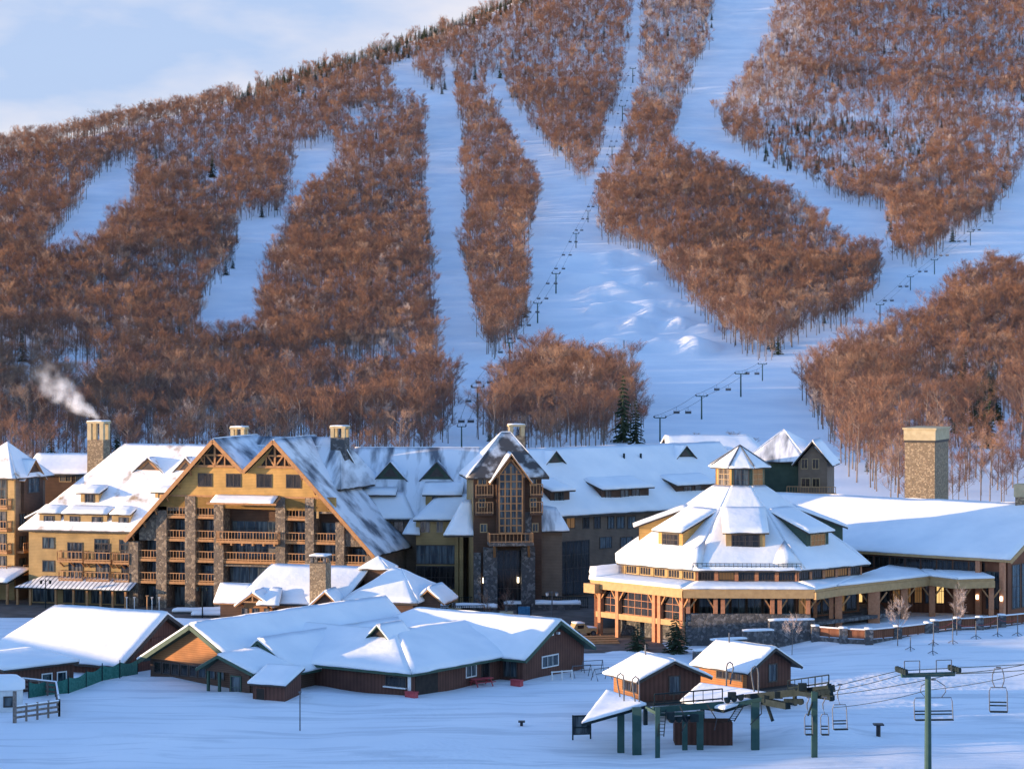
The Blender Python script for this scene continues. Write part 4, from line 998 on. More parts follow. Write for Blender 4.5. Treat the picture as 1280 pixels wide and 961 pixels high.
# green house at the slope
EF = Fr.at(998, 356, -14)
E = EF.empty('green_house', 'dark green gabled house with a hip roof and a railed deck behind the clubhouse cupola', 'house')
u = lambda px, v=0.0: EF.u(px, v); zt = EF.z(577, 0); uw = u(1034); z0_ = terrz(EF.ox, EF.oy)-1
m = MB(); gable_prism(m, 0, uw, z0_, zt, EF.z(553, uw/2)-.4, 0, .3); m.box(0,.3,.3,10,z0_,zt); m.box(uw-.3,uw,.3,10,z0_,zt); m.box(.3,uw-.3,9.7,10,z0_,zt); m.build('gable_wall', GREY, E)
m = MB(); m.box(u(934,3), -.01, 3, 3.3, z0_, zt); m.box(u(934,3), u(934,3)+.3, 3.3, 13, z0_, zt); m.build('side_wall', DGREEN, E)
zr_ = EF.z(551, uw/2); uc = uw/2
roof(E, [((-.9,10,zt-.5),(-.9,-.9,zt-.5),(uc,-.9,zr_),(uc,10,zr_)),((uw+.9,-.9,zt-.5),(uw+.9,10,zt-.5),(uc,10,zr_),(uc,-.9,zr_))], .25, FASC, .22, SNOW, seed=1)
ap = (u(979,7),7.5,EF.z(538,u(979,7),7)); a0 = u(930,3)
roof(E, [((a0,2.2,zt-.1),(uc-1,2.2,zt-.1),ap,ap)], .25, FASC, .08, PATCHM, seed=2); roof(E, [((a0,13.5,zt-.1),(a0,2.2,zt-.1),ap,ap)], .25, FASC, .25, SNOW, seed=3)
roof(E, [((uc-1,2.2,zt-.1),(uw+.5,13.5,zt-.1),ap,ap),((uw+.5,13.5,zt-.1),(a0,13.5,zt-.1),ap,ap)], .25, FASC, .25, SNOW, seed=4)
for (a, b, y0, y1) in ((1002,1009,585,574),(1016,1023,585,574),(993,999,608,600),(1002,1012,608,598),(1016,1024,608,598)):
    if u(a) > 0: win(E, (u(a),0,EF.z(y0,0)), FRONT, u(b)-u(a), EF.z(y1,0)-EF.z(y0,0), 2, 1, WFRAMEL, GLASSD)
zf = EF.z(616,0); s = MB().box(-1.5, uw+1.5, -2.2, -.01, zf-.3, zf).build('deck', TIMBER, E); railing(s, (-1.5,-2.1,zf),(uw+1.5,-2.1,zf),1.1,sp=.4)
ps = MB()
for xx in (-1.4, uw/2, uw+1.4): ps.box(xx-.12, xx+.12, -2.15, -1.9, z0_-1, zf-.3)
ps.build('post', TIMBER, s)
# ------------------------------------------------------------------ octagonal clubhouse
KF = Fr(28.1, 286.0, -2.5)
K = KF.empty('clubhouse', 'octagonal timber clubhouse with a cupola, snowy stepped roof and long right wing', 'clubhouse')
T8 = math.tan(math.pi/8)
def face(k):
    a = math.pi/4*k; return Vector((math.cos(a), math.sin(a), 0)), Vector((math.sin(a), -math.cos(a), 0))   # along, outward
def fp(k, ap, t, z):      # point on face k: apothem, along, height
    e, n = face(k); return n*ap+e*t+Vector((0,0,z))
def corner(k, ap, z): return fp(k, ap, ap*T8, z)          # between face k and k+1
def fbox(mb, k, a0, a1, t0, t1, z0, z1):
    e, n = face(k); return mb.obox(n*a0+e*t0+Vector((0,0,z0)), e, n, t1-t0, a1-a0, z1-z0)
def side(k): e, n = face(k); return (e, n)
KZ = lambda py, v: KF.z(py, 0, v)
AP, AC, AU = 17.7, 14.2, 2.9
zP = KZ(736, -18.2)          # top of porch edge
zD = 2.75                    # deck
zCe = KZ(712, -15.0); zCb = zP+.35
zU = KZ(609, -3.0); zUe = KZ(584, -3.0); zT = KZ(558, 0)
# snowy porch roof ring
OUT = AP+.7
rq = [(corner(k-1, OUT, zP), corner(k, OUT, zP), corner(k, AC, zCb), corner(k-1, AC, zCb)) for k in (-3,-2,-1,0)]
roof(K, rq, .25, BEAM, .26, SNOW, name='porch_roof', seed=1)
for k in (-3,-2,-1,0):
    m = MB(); fbox(m, k, OUT-.25, OUT-.02, -OUT*T8+.1, OUT*T8-.1, zP-1.05, zP-.26); m.build('fascia_beam', BEAM, K)
# clerestory band
for k in range(-4, 4):
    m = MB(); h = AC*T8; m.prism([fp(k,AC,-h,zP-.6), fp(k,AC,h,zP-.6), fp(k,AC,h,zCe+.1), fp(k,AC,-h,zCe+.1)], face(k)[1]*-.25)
    m.build('clerestory_wall', GOLD if k in (-1,-2) else DGREEN, K)  # sun-side faces golden, the rest dark green: light put into the colour
    if k in (-2,-1,0,1,2):
        n = 5
        for i in range(n):
            w = 2*h/n; t = -h+w*i+.34
            win(K, fp(k,AC,t,zCb+.35), side(k), w-.68, zCe-zCb-.75, 4 if k else 5, 1, WFRAMEL if k < 0 else WFRAME, LITD if (k == 1 and i in (2,3)) or (k == 0 and i == 1) else GLASSD, name='clerestory_window')
        pm_ = MB()
        for i in range(n+1):
            t = -h+2*h*i/n; fbox(pm_, k, AC+.01, AC+.14, max(t-.22,-h+.02), min(t+.22,h-.02), zP-.1, zCe-.1)
        pm_.build('pilaster', PINKT if k >= 0 else TAN, K)  # sun-side faces get their own paler tone here too
# main roof, one plane per face
AE = AC+1.0; s8 = (zU-zCe)/(AE-AU)
for k in range(-4, 4):
    roof(K, [(corner(k-1,AE,zCe), corner(k,AE,zCe), corner(k,AU,zU), corner(k-1,AU,zU))], .25, FASC, .30, SNOW, seed=k*2.3, cell=.8)
    M8 = Matrix(((face(k)[0].x, -face(k)[1].x, 0, 0), (face(k)[0].y, -face(k)[1].y, 0, 0), (0,0,1,0), (0,0,0,1)))
    vf = -12.4 if k != 0 else -12.2
    z0 = zCe+(vf+AE)*s8; hw = 2.0 if k else 2.3
    shed_dormer(K, -hw, hw, vf, z0-.3, z0+2.1, -AE, zCe, s8, s8*.5, (GOLD if k < 0 else DGREEN if k else TAN), [(-hw+.75, hw-.75, z0+.3, z0+1.6)], ov=.6, xf=M8, seed=k*5.1, fm=(WFRAME if k <= 0 else WFRAMEL), pm=(LITD if k == 1 else GLASSD), nx=4, ny=2, rm=FASC)  # dormer walls coloured by how much sun their face gets
# ridges of drifted snow on the eave corners and a snow guard over the front
for k, t in ((-1, 5.0), (0, 4.6)):
    c = fp(k, AE-.2, t if k else t, zCe+.15); e, n = face(k); d = MB(); d.smooth = True
    top = c-n*1.2+Vector((0,0,1.9)); P_ = [c-e*2.3, c+e*2.3-n*.2, top-n*2.2+Vector((0,0,1.2))]
    d.add([P_[0], c+n*.2+Vector((0,0,.1)), P_[1], P_[2], top], [(0,1,4),(1,2,4),(2,3,4),(3,0,4),(0,3,2,1)]); d.build('snow_drift', SNOW, K)
g = MB(); h = AE*T8
for i in range(25): p = fp(0, AE-.1, lerp(-h, h, i/24), zCe+.05); g.beam(p, p+Vector((0,0,.75)), .05)
g.beam(fp(0,AE-.1,-h,zCe+.75), fp(0,AE-.1,h,zCe+.75), .06); g.beam(fp(0,AE-.1,-h,zCe+.45), fp(0,AE-.1,h,zCe+.45), .05)
g.build('snow_guard', LIFTD, K)
# cupola
for k in range(-4, 4):
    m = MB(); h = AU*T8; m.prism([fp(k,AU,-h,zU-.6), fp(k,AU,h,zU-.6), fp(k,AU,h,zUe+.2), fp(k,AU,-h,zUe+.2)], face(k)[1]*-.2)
    o = m.build('cupola_wall', GOLD if k < 0 else DGREEN, K)  # cupola faces repeat the sunlit and shaded wall colours
    win(K, fp(k,AU,-h+.35,zU+.25), side(k), 2*h-.7, zUe-zU-.45, 2, 3, WFRAMEL if k != 0 else WFRAME, LITD if k == 1 else GLASSB if k == 0 else GLASS, name='cupola_window')
A2 = AU+.75; tp = Vector((0,0,zT))
roof(K, [(corner(k-1,A2,zUe), corner(k,A2,zUe), tp, tp) for k in range(-4,4)], .2, FASC, .14, SNOW, name='cupola_roof', cell=.6)
cl = MB()
for k in range(-4,4): cl.beam(corner(k,A2,zUe+.2), tp+Vector((0,0,.2)), .10)
cl.build('hip_flashing', STEEL, K)
# lower storey: stone base, deck, walls
for k in range(-4, 4):
    b = 15.2; h = b*T8; m = MB(); m.prism([fp(k,b,-h,-.8), fp(k,b,h,-.8), fp(k,b,h,zD-.4), fp(k,b,-h,zD-.4)], face(k)[1]*-.3); m.build('stone_base', STONED, K)
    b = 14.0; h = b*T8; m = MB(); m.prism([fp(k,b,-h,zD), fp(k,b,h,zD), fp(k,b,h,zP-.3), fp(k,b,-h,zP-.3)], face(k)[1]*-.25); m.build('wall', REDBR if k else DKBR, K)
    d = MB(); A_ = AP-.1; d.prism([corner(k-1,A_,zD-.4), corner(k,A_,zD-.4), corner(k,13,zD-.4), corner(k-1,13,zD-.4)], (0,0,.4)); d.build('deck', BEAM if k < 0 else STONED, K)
    if k == 0:
        for i in range(6): win(K, fp(0,14.0,-5.5+i*1.9,zD+.5), side(0), 1.5, 2.3, 2, 1, WFRAME, GLASSB)
    if k == 1:
        for i in range(5): win(K, fp(1,14.0,-5.4+i*2.2,zD+.3), side(1), 1.8, 2.6, 2, 1, WFRAME, LITD if i in (0,3) else GLASSD)
# stone wall under the front porch
m = MB(); fbox(m, 0, AP-.5, AP-.2, -7.2, 7.2, -.8, zD+1.0); m.build('porch_wall', STONED, K)
# timber columns, knee braces
def column(k, t, ap, z0, z1, pair=False, br=True):
    m = MB()
    for dt in ((-.42,.42) if pair else (0,)): fbox(m, k, ap-.25, ap+.2, t+dt-.24, t+dt+.24, z0, z1)
    o = m.build('column', PINKT, K)
    if br:
        e, n = face(k)
        for s_ in (-1,1):
            b = MB()
            p = n*ap+e*(t+s_*(.6 if pair else .2)); q = n*ap+e*(t+s_*(1.35 if pair else 1.0))
            b.beam(p+Vector((0,0,z1-1.25)), q+Vector((0,0,z1-.1)), .17); b.build('brace', TIMBER, o)
zb_ = zP-1.06
for t in (-6.95, -3.35, 3.2, 6.9): column(0, t, AP-.2, zD+1.0 if abs(t) < 9 else 0, zb_, abs(t) < 5)
for t in (-6.6, -3.6, 2.9, 6.9): column(-1, t, AP, -.8, zb_, t == 2.9)
for t in (-6.9, 0, 6.5): column(-2, t, AP, -.8, zb_)
# tall glazing between the left face columns
for (a, b) in ((-6.3,-3.95),(-3.25,2.2),(3.6,6.6)):
    win(K, fp(-1, AP-.35, a, zD+.15), side(-1), b-a, zb_-zD-.3, max(2,int((b-a)/1.0)), 3, PINKT, GLASSD, name='porch_glazing', fw=.08)
for (a, b) in ((-6.5,-.4),(.4,6.1)): win(K, fp(-2, AP-.35, a, zD+.15), side(-2), b-a, zb_-zD-.3, 5, 3, PINKT, GLASSD, name='porch_glazing', fw=.08)
m = MB(); fbox(m, -1, AP-.1, AP+.15, -7.2, 7.2, zD-.55, zD+.1); m.build('deck_beam', BEAM, K)
m = MB(); fbox(m, -1, AP+.21, AP+1.5, -7.9, -6.0, zD+2.4, zD+3.5); m.build('balcony_box', BEAM, K)
# ---------------- canopy running out to the right
def kw(px, Y):   # local point below a pixel column at a depth
    X = (px-CXP)/FOC*Y-KF.ox; y = Y-KF.oy; return (X*KF.c+y*KF.s, -X*KF.s+y*KF.c)
zc = zP-.05
cpt = [corner(0,OUT,0)[:2], kw(1046,271.3), kw(1162,283.6), kw(1197,279.6), kw(1243,281.2), kw(1222,285.5), kw(1130,300), corner(1,AC,0)[:2], corner(0,AC,0)[:2]]
m = MB(); m.prism([(x,y,zc-.3) for x,y in cpt], (0,0,.28)); can = m.build('canopy', BEAM, K)
s = MB()
C_ = [Vector((x,y,zc)) for x,y in cpt]
zl = Vector((0,0,.35))
snow_quad(s, C_[0], C_[1], C_[7]+zl, C_[8]+zl, .3, .8, 3.1); snow_quad(s, C_[1], C_[2], C_[6]+zl, C_[7]+zl, .3, .8, 5.1); snow_quad(s, C_[2], C_[3], C_[6]+zl, C_[6]+zl, .3, .8, 6.1); snow_quad(s, C_[3], C_[4], C_[5]+zl, C_[6]+zl, .3, .8, 7.1)
s.build('snow_cover', SNOW, can)
m = MB()
for a, b in zip(cpt[:4], cpt[1:5]): m.beam((a[0],a[1],zc-.72), (b[0],b[1],zc-.72), .3, .82)
m.build('fascia_beam', BEAM, K)
def ccol(px, Y, w=.36, br=True):
    x, y = kw(px, Y); m = MB().box(x-w, x+w, y-w*.7, y+w*.7, .3, zc-1.14); o = m.build('column', PINKT, K)
    if br:
        MB().beam((x+w,y,zc-2.4),(x+w+.9,y,zc-1.2),.17).build('brace', TIMBER, o); b = MB(); b.beam((x-w,y,zc-2.4),(x-w-.9,y,zc-1.2),.17); b.build('brace', TIMBER, o)
for px, Y, w in ((1019,273.5,.22),(1039,272.3,.25),(1048,272.2,.42),(1092,276.8,.7),(1130,281.3,.42),(1165,284.0,.36),(1198,280.8,.6),(1239,281.6,.3)): ccol(px, Y, w)
# wall and windows behind the canopy
wp = [kw(1040,288), kw(1100,289), kw(1196,287.0)]
for (a, b), n in (((wp[0],wp[1]),3),((wp[1],wp[2]),7)):
    A_, B_2 = Vector((*a,0)), Vector((*b,0)); e = (B_2-A_).normalized(); n_ = Vector((e.y,-e.x,0)); L_ = (B_2-A_).length
    m = MB(); m.obox(A_+Vector((0,0,1)), e, -n_, L_, .3, zc-1.3); m.build('wall', REDBR, K)
    for i in range(n):
        w = L_/n; win(K, A_+e*(w*i+.25)+Vector((0,0,zD+.2)), (e, n_), w-.5, 2.9, 3, 2, WFRAME, LITW if (n == 3 and i == 1) or (n == 7 and i == 5) else LITD if (n == 7 and i in (1,2,3)) else GLASSB, name='canopy_window')
# ---------------- wing
WF_ = Fr.at(1070, 295, -38); base = Vector((KF.ox, KF.oy, 0))
dl = WF_.th-KF.th; o2 = WF_.w(0,0)-base; ox = o2.x*KF.c+o2.y*KF.s; oy = -o2.x*KF.s+o2.y*KF.c
XW = Matrix.Translation((ox, oy, 0)) @ Matrix.Rotation(dl, 4, 'Z')
Tw = lambda p: tuple(XW @ Vector(p))
zwe = WF_.z(687, 0); vr = 12.5; zwr = WF_.z(625, 0, vr)
u1 = 21.9; u0 = -23
def fw_(quads): return [tuple(Tw(p) for p in q) for q in quads]
roof(K, fw_([((u0,-1,zwe),(u1,-1,zwe),(u1,vr,zwr),(u0,vr,zwr))]), .35, BEAM, .38, SNOW, name='wing_roof', seed=2)
roof(K, fw_([((u1,26,zwe),(u0,26,zwe),(u0,vr,zwr),(u1,vr,zwr))]), .35, BEAM, .38, SNOW, name='wing_roof', seed=3)
m = MB(); m.xf = XW; m.box(u0, u1-1.2, 0, .3, .5, zwe); m.build('wing_wall', REDBR, K)
m = MB(); m.xf = XW; m.prism([(u1-1.2,.0,.5),(u1-1.2,25,.5),(u1-1.2,25,zwe),(u1-1.2,vr,zwr-.4),(u1-1.2,0,zwe)], (.3,0,0)); m.build('gable_wall', REDBR, K)
ew = (XW.to_3x3() @ Vector((1,0,0)), XW.to_3x3() @ Vector((0,-1,0))); rw = (XW.to_3x3() @ Vector((0,1,0)), XW.to_3x3() @ Vector((1,0,0)))
for i in range(8): win(K, Tw((.6+i*2.2, 0, zwe-2.0)), ew, 1.8, 1.3, 3, 1, WFRAME, GLASSD, name='clerestory_window')
win(K, Tw((18.2,0,zD)), ew, 1.6, 4.4, 2, 4, WFRAME, GLASSB, name='tall_window')
for i in range(3): win(K, Tw((u1-.9, 1.2+i*2.6, zD)), rw, 2.0, 5.2, 2, 4, WFRAME, GLASSB, name='tall_window')
for uu in (17.4, 20.6): 
    m = MB(); m.xf = XW; m.box(uu-.3, uu+.3, -.9, -.35, zD-1.3, zwe-.4); m.build('column', PINKT, K)
lm = MB(); lm.xf = XW
for uu in (17.4, 20.6): lm.box(uu-.12, uu+.12, -1.06, -.91, zD+1.1, zD+1.6)
lm.build('wall_lamp', LAMPM, K)
rk = MB(); rk.xf = XW; rk.beam((u1+.05,-1.1,zwe-.25),(u1+.05,vr,zwr-.25),.14,.5); rk.beam((u1+.05,26.1,zwe-.25),(u1+.05,vr,zwr-.25),.14,.5); rk.build('bargeboard', BEAM, K)
# the great square chimney behind the wing and a small one at its right end
gF = Fr.at(1131, 313, -24); GC = KF
def sub(fr):   # matrix from a second frame into the clubhouse
    o = fr.w(0,0)-base; return Matrix.Translation((o.x*KF.c+o.y*KF.s, -o.x*KF.s+o.y*KF.c, 0)) @ Matrix.Rotation(fr.th-KF.th, 4, 'Z')
XG = sub(gF); w = gF.u(1168.5); d_ = gF.vv(1185.5, w); ztop = gF.z(535, w)
m = MB(); m.xf = XG; m.box(0, w, 0, d_, 4, gF.z(551, w)); o = m.build('square_chimney', STONEC, K)
m = MB(); m.xf = XG; m.box(-.12, w+.12, -.12, d_+.12, gF.z(550.5,w), ztop-.35); m.prism([(-.12,-.12,ztop-.35),(w+.12,-.12,ztop-.35),(w+.12,d_+.12,ztop-.35),(-.12,d_+.12,ztop-.35)], (0,0,.1)); m.box(-.28,w+.28,-.28,d_+.28,ztop-.25,ztop); m.build('cap', CAPST, o)
m = MB(); m.xf = XG; m.box(-.06, w+.06, -.06, d_+.06, gF.z(553,w)-.06, gF.z(550.6,w)); m.build('band', FASC, o)
gF = Fr.at(1269, 294, -24); XG = sub(gF); m = MB(); m.xf = XG; m.box(0,2.6,0,2.4,8,gF.z(621,0)); o = m.build('small_chimney', STONEC, K)
m = MB(); m.xf = XG; m.box(-.15,2.75,-.15,2.55,gF.z(620.9,0),gF.z(605,0)); m.build('cap', CAPST, o)
# ------------------------------------------------------------------ terrace walls and railings in front of the clubhouse
def terrace_run(name, label, cat, pts, zt, base=.5, mtl=REDBR, group=None, stone_every=1, h=1.05):
    """low wall of timber panels between stone piers along ground points; real objects each"""
    o = thing(name, label, cat, (pts[0][0], pts[0][1], 0), 0, group); P0 = Vector((pts[0][0], pts[0][1], 0))
    for i, (a, b) in enumerate(zip(pts, pts[1:])):
        A_, B2 = Vector((a[0],a[1],zt))-P0, Vector((b[0],b[1],zt))-P0
        zl = min(terrz(a[0],a[1]), terrz(b[0],b[1]))-.6
        m = MB(); m.beam(Vector((A_.x,A_.y,(zt+zl)/2)), Vector((B2.x,B2.y,(zt+zl)/2)), .4, zt-zl); m.build('stone_footing', STONED, o)
        m = MB(); d = (B2-A_); L_ = d.length; d.normalize()
        m.beam(A_+d*.4+Vector((0,0,h)), B2-d*.4+Vector((0,0,h)), .22, .12); m.beam(A_+d*.4+Vector((0,0,h*.5+.02)), B2-d*.4+Vector((0,0,h*.5+.02)), .07, h-.2)
        n = max(1, int(L_/1.6))
        for k in range(1, n): q = A_+d*(L_*k/n); m.beam(q, q+Vector((0,0,h)), .14)
        pn = m.build('panel', mtl, o)
        s = MB(); s.beam(A_+d*.4+Vector((0,0,h+.12)), B2-d*.4+Vector((0,0,h+.12)), .24, .12); s.build('snow_cover', SNOW, pn)
    for p in pts:
        q = Vector((p[0],p[1],zt))-P0; zl = terrz(p[0],p[1])-.7; m = MB().box(q.x-.45,q.x+.45,q.y-.45,q.y+.45,zl,zt+h+.15); pr = m.build('stone_pier', STONED, o)
        s = MB(); snow_quad(s,(q.x-.45,q.y-.45,zt+h+.15),(q.x+.45,q.y-.45,zt+h+.15),(q.x+.45,q.y+.45,zt+h+.15),(q.x-.45,q.y+.45,zt+h+.15),.18,.4,1.0,ov=0); s.build('snow_cover', SNOW, pr)
    return o
XY = lambda px, Y: ((px-CXP)/FOC*Y, Y)
terrace_run('terrace_wall', 'stone and red timber terrace railing at the near corner below the clubhouse canopy', 'terrace wall', [XY(1019,263.5), XY(1054,261.5), XY(1086,260.5), XY(1122,263), XY(1160,266.5)], 1.7)
terrace_run('terrace_wall', 'red timber terrace railing running to the right edge with deep snow behind it', 'terrace wall', [XY(1168,267.5), XY(1196,270), XY(1224,271), XY(1252,273), XY(1290,276)], 1.85)
def wall_step(label, a, b, zt, z0=None):
    P0 = Vector((a[0],a[1],0)); o = thing('stone_wall', label, 'retaining wall', P0, 0, 'stepped stone retaining walls below the clubhouse')
    A_, B2 = Vector((0,0,0)), Vector((b[0]-a[0], b[1]-a[1], 0)); zl = -.6
    m = MB(); m.beam(A_+Vector((0,0,(zt+zl)/2)), B2+Vector((0,0,(zt+zl)/2)), .7, zt-zl); m.build('stonework', STONED, o)
    s = MB(); d = (B2-A_).normalized(); n = Vector((-d.y,d.x,0))*.38
    snow_quad(s, A_-n+Vector((0,0,zt)), B2-n+Vector((0,0,zt)), B2+n+Vector((0,0,zt)), A_+n+Vector((0,0,zt)), .22, .6, a[0], ov=.03); s.build('snow_cover', SNOW, o)
wall_step('lowest stone retaining wall step behind the snowy hut roof', XY(868,256), XY(893,257.5), 1.0)
wall_step('second stone retaining wall step left of the longest one', XY(889,258.5), XY(932,260), 1.9)
wall_step('long stone retaining wall step under the clubhouse front', XY(929,261), XY(966,262), 2.6)
wall_step('tallest stone retaining wall behind the bare sapling under the porch', XY(961,263.5), XY(1017,264.5), 3.5)
# ------------------------------------------------------------------ day lodge in the foreground
DF = Fr.at(512, 228.8, -35)
D = DF.empty('day_lodge', 'sprawling single storey brown lodge with linked blue shaded snowy roofs in the foreground', 'lodge')
u = DF.u; zE = DF.z(840, 0)
def wall(name, mtl, *boxes):
    m = MB()
    for b in boxes: m.box(*b)
    return m.build(name, mtl, D)
# corner block: ridge along v on the right, along u on the left, hipped at the corner
h = 8.0; zr = DF.z(790, -h, h); o_ = .9; s_c = (zr-zE)/(h+o_)
uL = u(391, 0); v1 = 15.4; zo = zE
vB = 21.1; uB0 = -15.2; zB = DF.z(775, 2.95, vB); zBe = zE
v_end = vB+2.0
Ecor = (o_, -o_, zo); hip = (-h, h, zr)
zwest = DF.z(785, u(400, 8), 8)
roof(D, [((uL-9, -o_, zo), Ecor, hip, (uL-9, h, zr))], .3, GREENT, .34, SNOW, seed=1)
roof(D, [(Ecor, (o_, v1+6.2, zo), (-h, v1+6.2, zr), hip)], .3, GREENT, .34, SNOW, seed=2)
roof(D, [((-2*h-o_, v1+6, zo), (-2*h-o_, 2*h, zo), (-h, h, zr), (-h, v1+6.2, zr)), ((-2*h-o_, 2*h+o_, zo), (uL-9, 2*h+o_, zo), (uL-9, h, zr), (-h, h, zr))], .3, GREENT, .34, SNOW, seed=3)
wall('front_wall', MAROON, (uL, -.01, 0, .25, -.8, zE)); wall('corner_wall', MAROON, (-.25, 0, .25, v1, -.8, zE))
# right wing with its gable
uG = 2.95; hv = 5.75
roof(D, [((uB0-7, v1-.8, zBe-.1), (uG+.9, v1-.8, zBe-.1), (uG+.9, vB, zB), (uB0, vB, zB))], .3, GREENT, .34, SNOW, seed=4)
roof(D, [((uG+.9, vB+hv+.8, zBe-.1), (uB0-7, vB+hv+.8, zBe-.1), (uB0, vB, zB), (uG+.9, vB, zB))], .3, GREENT, .34, SNOW, seed=5)
wall('front_wall', MAROON, (.01, uG, v1, v1+.25, -.8, zE))
m = MB(); m.prism([(uG-.25, v1+.25, -.8), (uG-.25, vB+hv, -.8), (uG-.25, vB+hv, zBe), (uG-.25, vB, zB-.35), (uG-.25, v1+.25, zBe)], (.25,0,0)); m.build('gable_wall', MAROON, D)
wall('rear_wall', MAROON, (uB0-6, uG-.26, vB+hv-.25, vB+hv, -.8, zE))
gb = MB(); gb.beam((uG+.93, v1-.9, zBe-.3), (uG+.93, vB, zB-.2), .1, .32); gb.beam((uG+.93, vB+hv+.9, zBe-.3), (uG+.93, vB, zB-.2), .1, .32); gb.build('bargeboard', GREENT, D)
win(D, (uG, vB-2.2, 1.05), RIGHT, 2.9, 1.05, 3, 1, WHITEP, GLASSB, name='window')
lp = MB()
for dv in (-.7, .5): lp.box(uG+.02, uG+.35, vB+dv-.15, vB+dv+.15, zB-1.5, zB-1.25)
lp.build('flood_lamp', WHITEP, D)
win(D, (0, 9.5, .9), RIGHT, 1.6, 1.1, 2, 1, WHITEP, GLASSB); win(D, (0, 12.2, .3), RIGHT, 1.2, 1.9, 1, 1, WFRAME, GLASSD, name='door')
win(D, (.6, v1, .4), FRONT, 1.5, 1.7, 2, 1, WFRAME, GLASSB)
for a, b in ((.9,4.6),):     # dark sheet on the wall, painted as the shade of a porch
    wall('porch_shade_panel', RECESS, (.0, .05, a, b, -.6, zE-.35))
wall('porch_post', WHITEP, (-.12, .16, -.16, .02, -.6, zE-.05))
win(D, (-2.9, 0, .95), FRONT, 2.4, .9, 1, 1, WFRAME, GLASSD, name='counter_window')
MB().box(-3.1, -.3, -.35, -.01, .78, .9).build('counter', WHITEP, D)
# little vent gable on the hip
vg = MB(); a0 = DF.u(482, 7.0); zz = DF.z(793, a0+.9, 7)
vg.prism([(-h-1.6,h-2.4,zr-.55),(-h+1.1,h-2.4,zr-.55),(-h-.25,h-2.4,zr+.75)], (0,2.2,0)); vo = vg.build('vent_gable', RECESS, D)
roof(vo, [((-h-2.1,h+1.5,zr-.8),(-h-2.1,h-2.8,zr-.8),(-h-.25,h-2.8,zr+.95),(-h-.25,h+1.5,zr+.95)),((-h+1.6,h-2.8,zr-.8),(-h+1.6,h+1.5,zr-.8),(-h-.25,h+1.5,zr+.95),(-h-.25,h-2.8,zr+.95))], .14, GREENT, .2, SNOW, seed=3, cell=.6)
# middle gable
v2 = -3.0; ua, ub = u(297, v2), u(378, v2); um = u(330, v2); z2e = DF.z(833, um, v2); z2r = DF.z(799, um, v2); dv = 22
wl_, wr_ = ua+.9, ub-.9
m = MB(); m.prism([(wl_,v2,-.8),(wr_,v2,-.8),(wr_,v2,z2e+.4),(um,v2,z2r-.35),(wl_,v2,z2e+.4)], (0,.25,0)); m.build('gable_wall', DKBR, D)
wall('side_wall', DKBR, (wr_-.25, wr_, v2+.25, 0, -.8, z2e+.2))
roof(D, [((ub, v2-1.0, z2e-.1), (ub, dv, z2e-.1), (um, dv, z2r), (um, v2-1.0, z2r))], .3, GREENT, .34, SNOW, seed=6)
roof(D, [((ua, dv, z2e-.1), (ua, v2-1.0, z2e-.1), (um, v2-1.0, z2r), (um, dv, z2r))], .3, GREENT, .34, SNOW, seed=7)
gb = MB(); gb.beam((ua, v2-1.03, z2e-.32), (um, v2-1.03, z2r-.2), .1, .32); gb.beam((ub, v2-1.03, z2e-.32), (um, v2-1.03, z2r-.2), .1, .32); gb.build('bargeboard', GREENT, D)
# west hall with its sunlit gable
v3 = -6.5; ua, ub = u(172, v3-1.2), u(300, v3); um = u(237, v3-1.2); z3r = DF.z(781, um, v3-1.2); z3e = DF.z(824, ua, v3-1.2); wl_, wr_ = u(188, v3), u(302, v3)
k3 = (z3r-z3e)/(um-ua); dv3 = 24.5
m = MB(); zl_ = z3r-.4-k3*(um-wl_); zq = z3r-.4-k3*(wr_-um)
m.prism([(wl_,v3,2.35),(wr_,v3,2.35),(wr_,v3,max(zq,2.4)),(um,v3,z3r-.4),(wl_,v3,max(zl_,2.4))], (0,.25,0)); m.build('gable_wall', CEDAR, D)  # sunlit upper part, its light put into the cedar colour
m = MB(); m.box(wl_, wr_, v3+.01, v3+.26, -.8, 2.349); m.build('shaded_lower_wall', DKBR, D)  # below the shadow edge: shade put into the darker siding colour
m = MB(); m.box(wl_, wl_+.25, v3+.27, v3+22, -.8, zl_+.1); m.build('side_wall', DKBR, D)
uE = ub+2.2
roof(D, [((uE, v3-1.2, z3r-k3*(uE-um)), (uE+4, dv3-4, z3r-k3*(uE+4-um)), (um, dv3, z3r), (um, v3-1.2, z3r))], .3, GREENT, .36, SNOW, seed=8)
roof(D, [((ua, dv3, z3e), (ua, v3-1.2, z3e), (um, v3-1.2, z3r), (um, dv3, z3r))], .3, GREENT, .34, SNOW, seed=9)
gb = MB(); gb.beam((ua, v3-1.23, z3e-.25), (um, v3-1.23, z3r-.22), .12, .4); gb.beam((uE, v3-1.23, z3r-k3*(uE-um)-.25), (um, v3-1.23, z3r-.22), .12, .4); gb.build('bargeboard', GREENT, D)
# streaked snow patch marks on the hall's far roof stay in its material; windows of the hall
ww = (wr_-wl_-1.4)/9
for i in range(8):
    win(D, (wl_+.6+i*ww, v3+.01, 1.0), FRONT, ww-.35, 1.0, 1, 1, WFRAME, GLASSD if i < 5 else GLASSB)
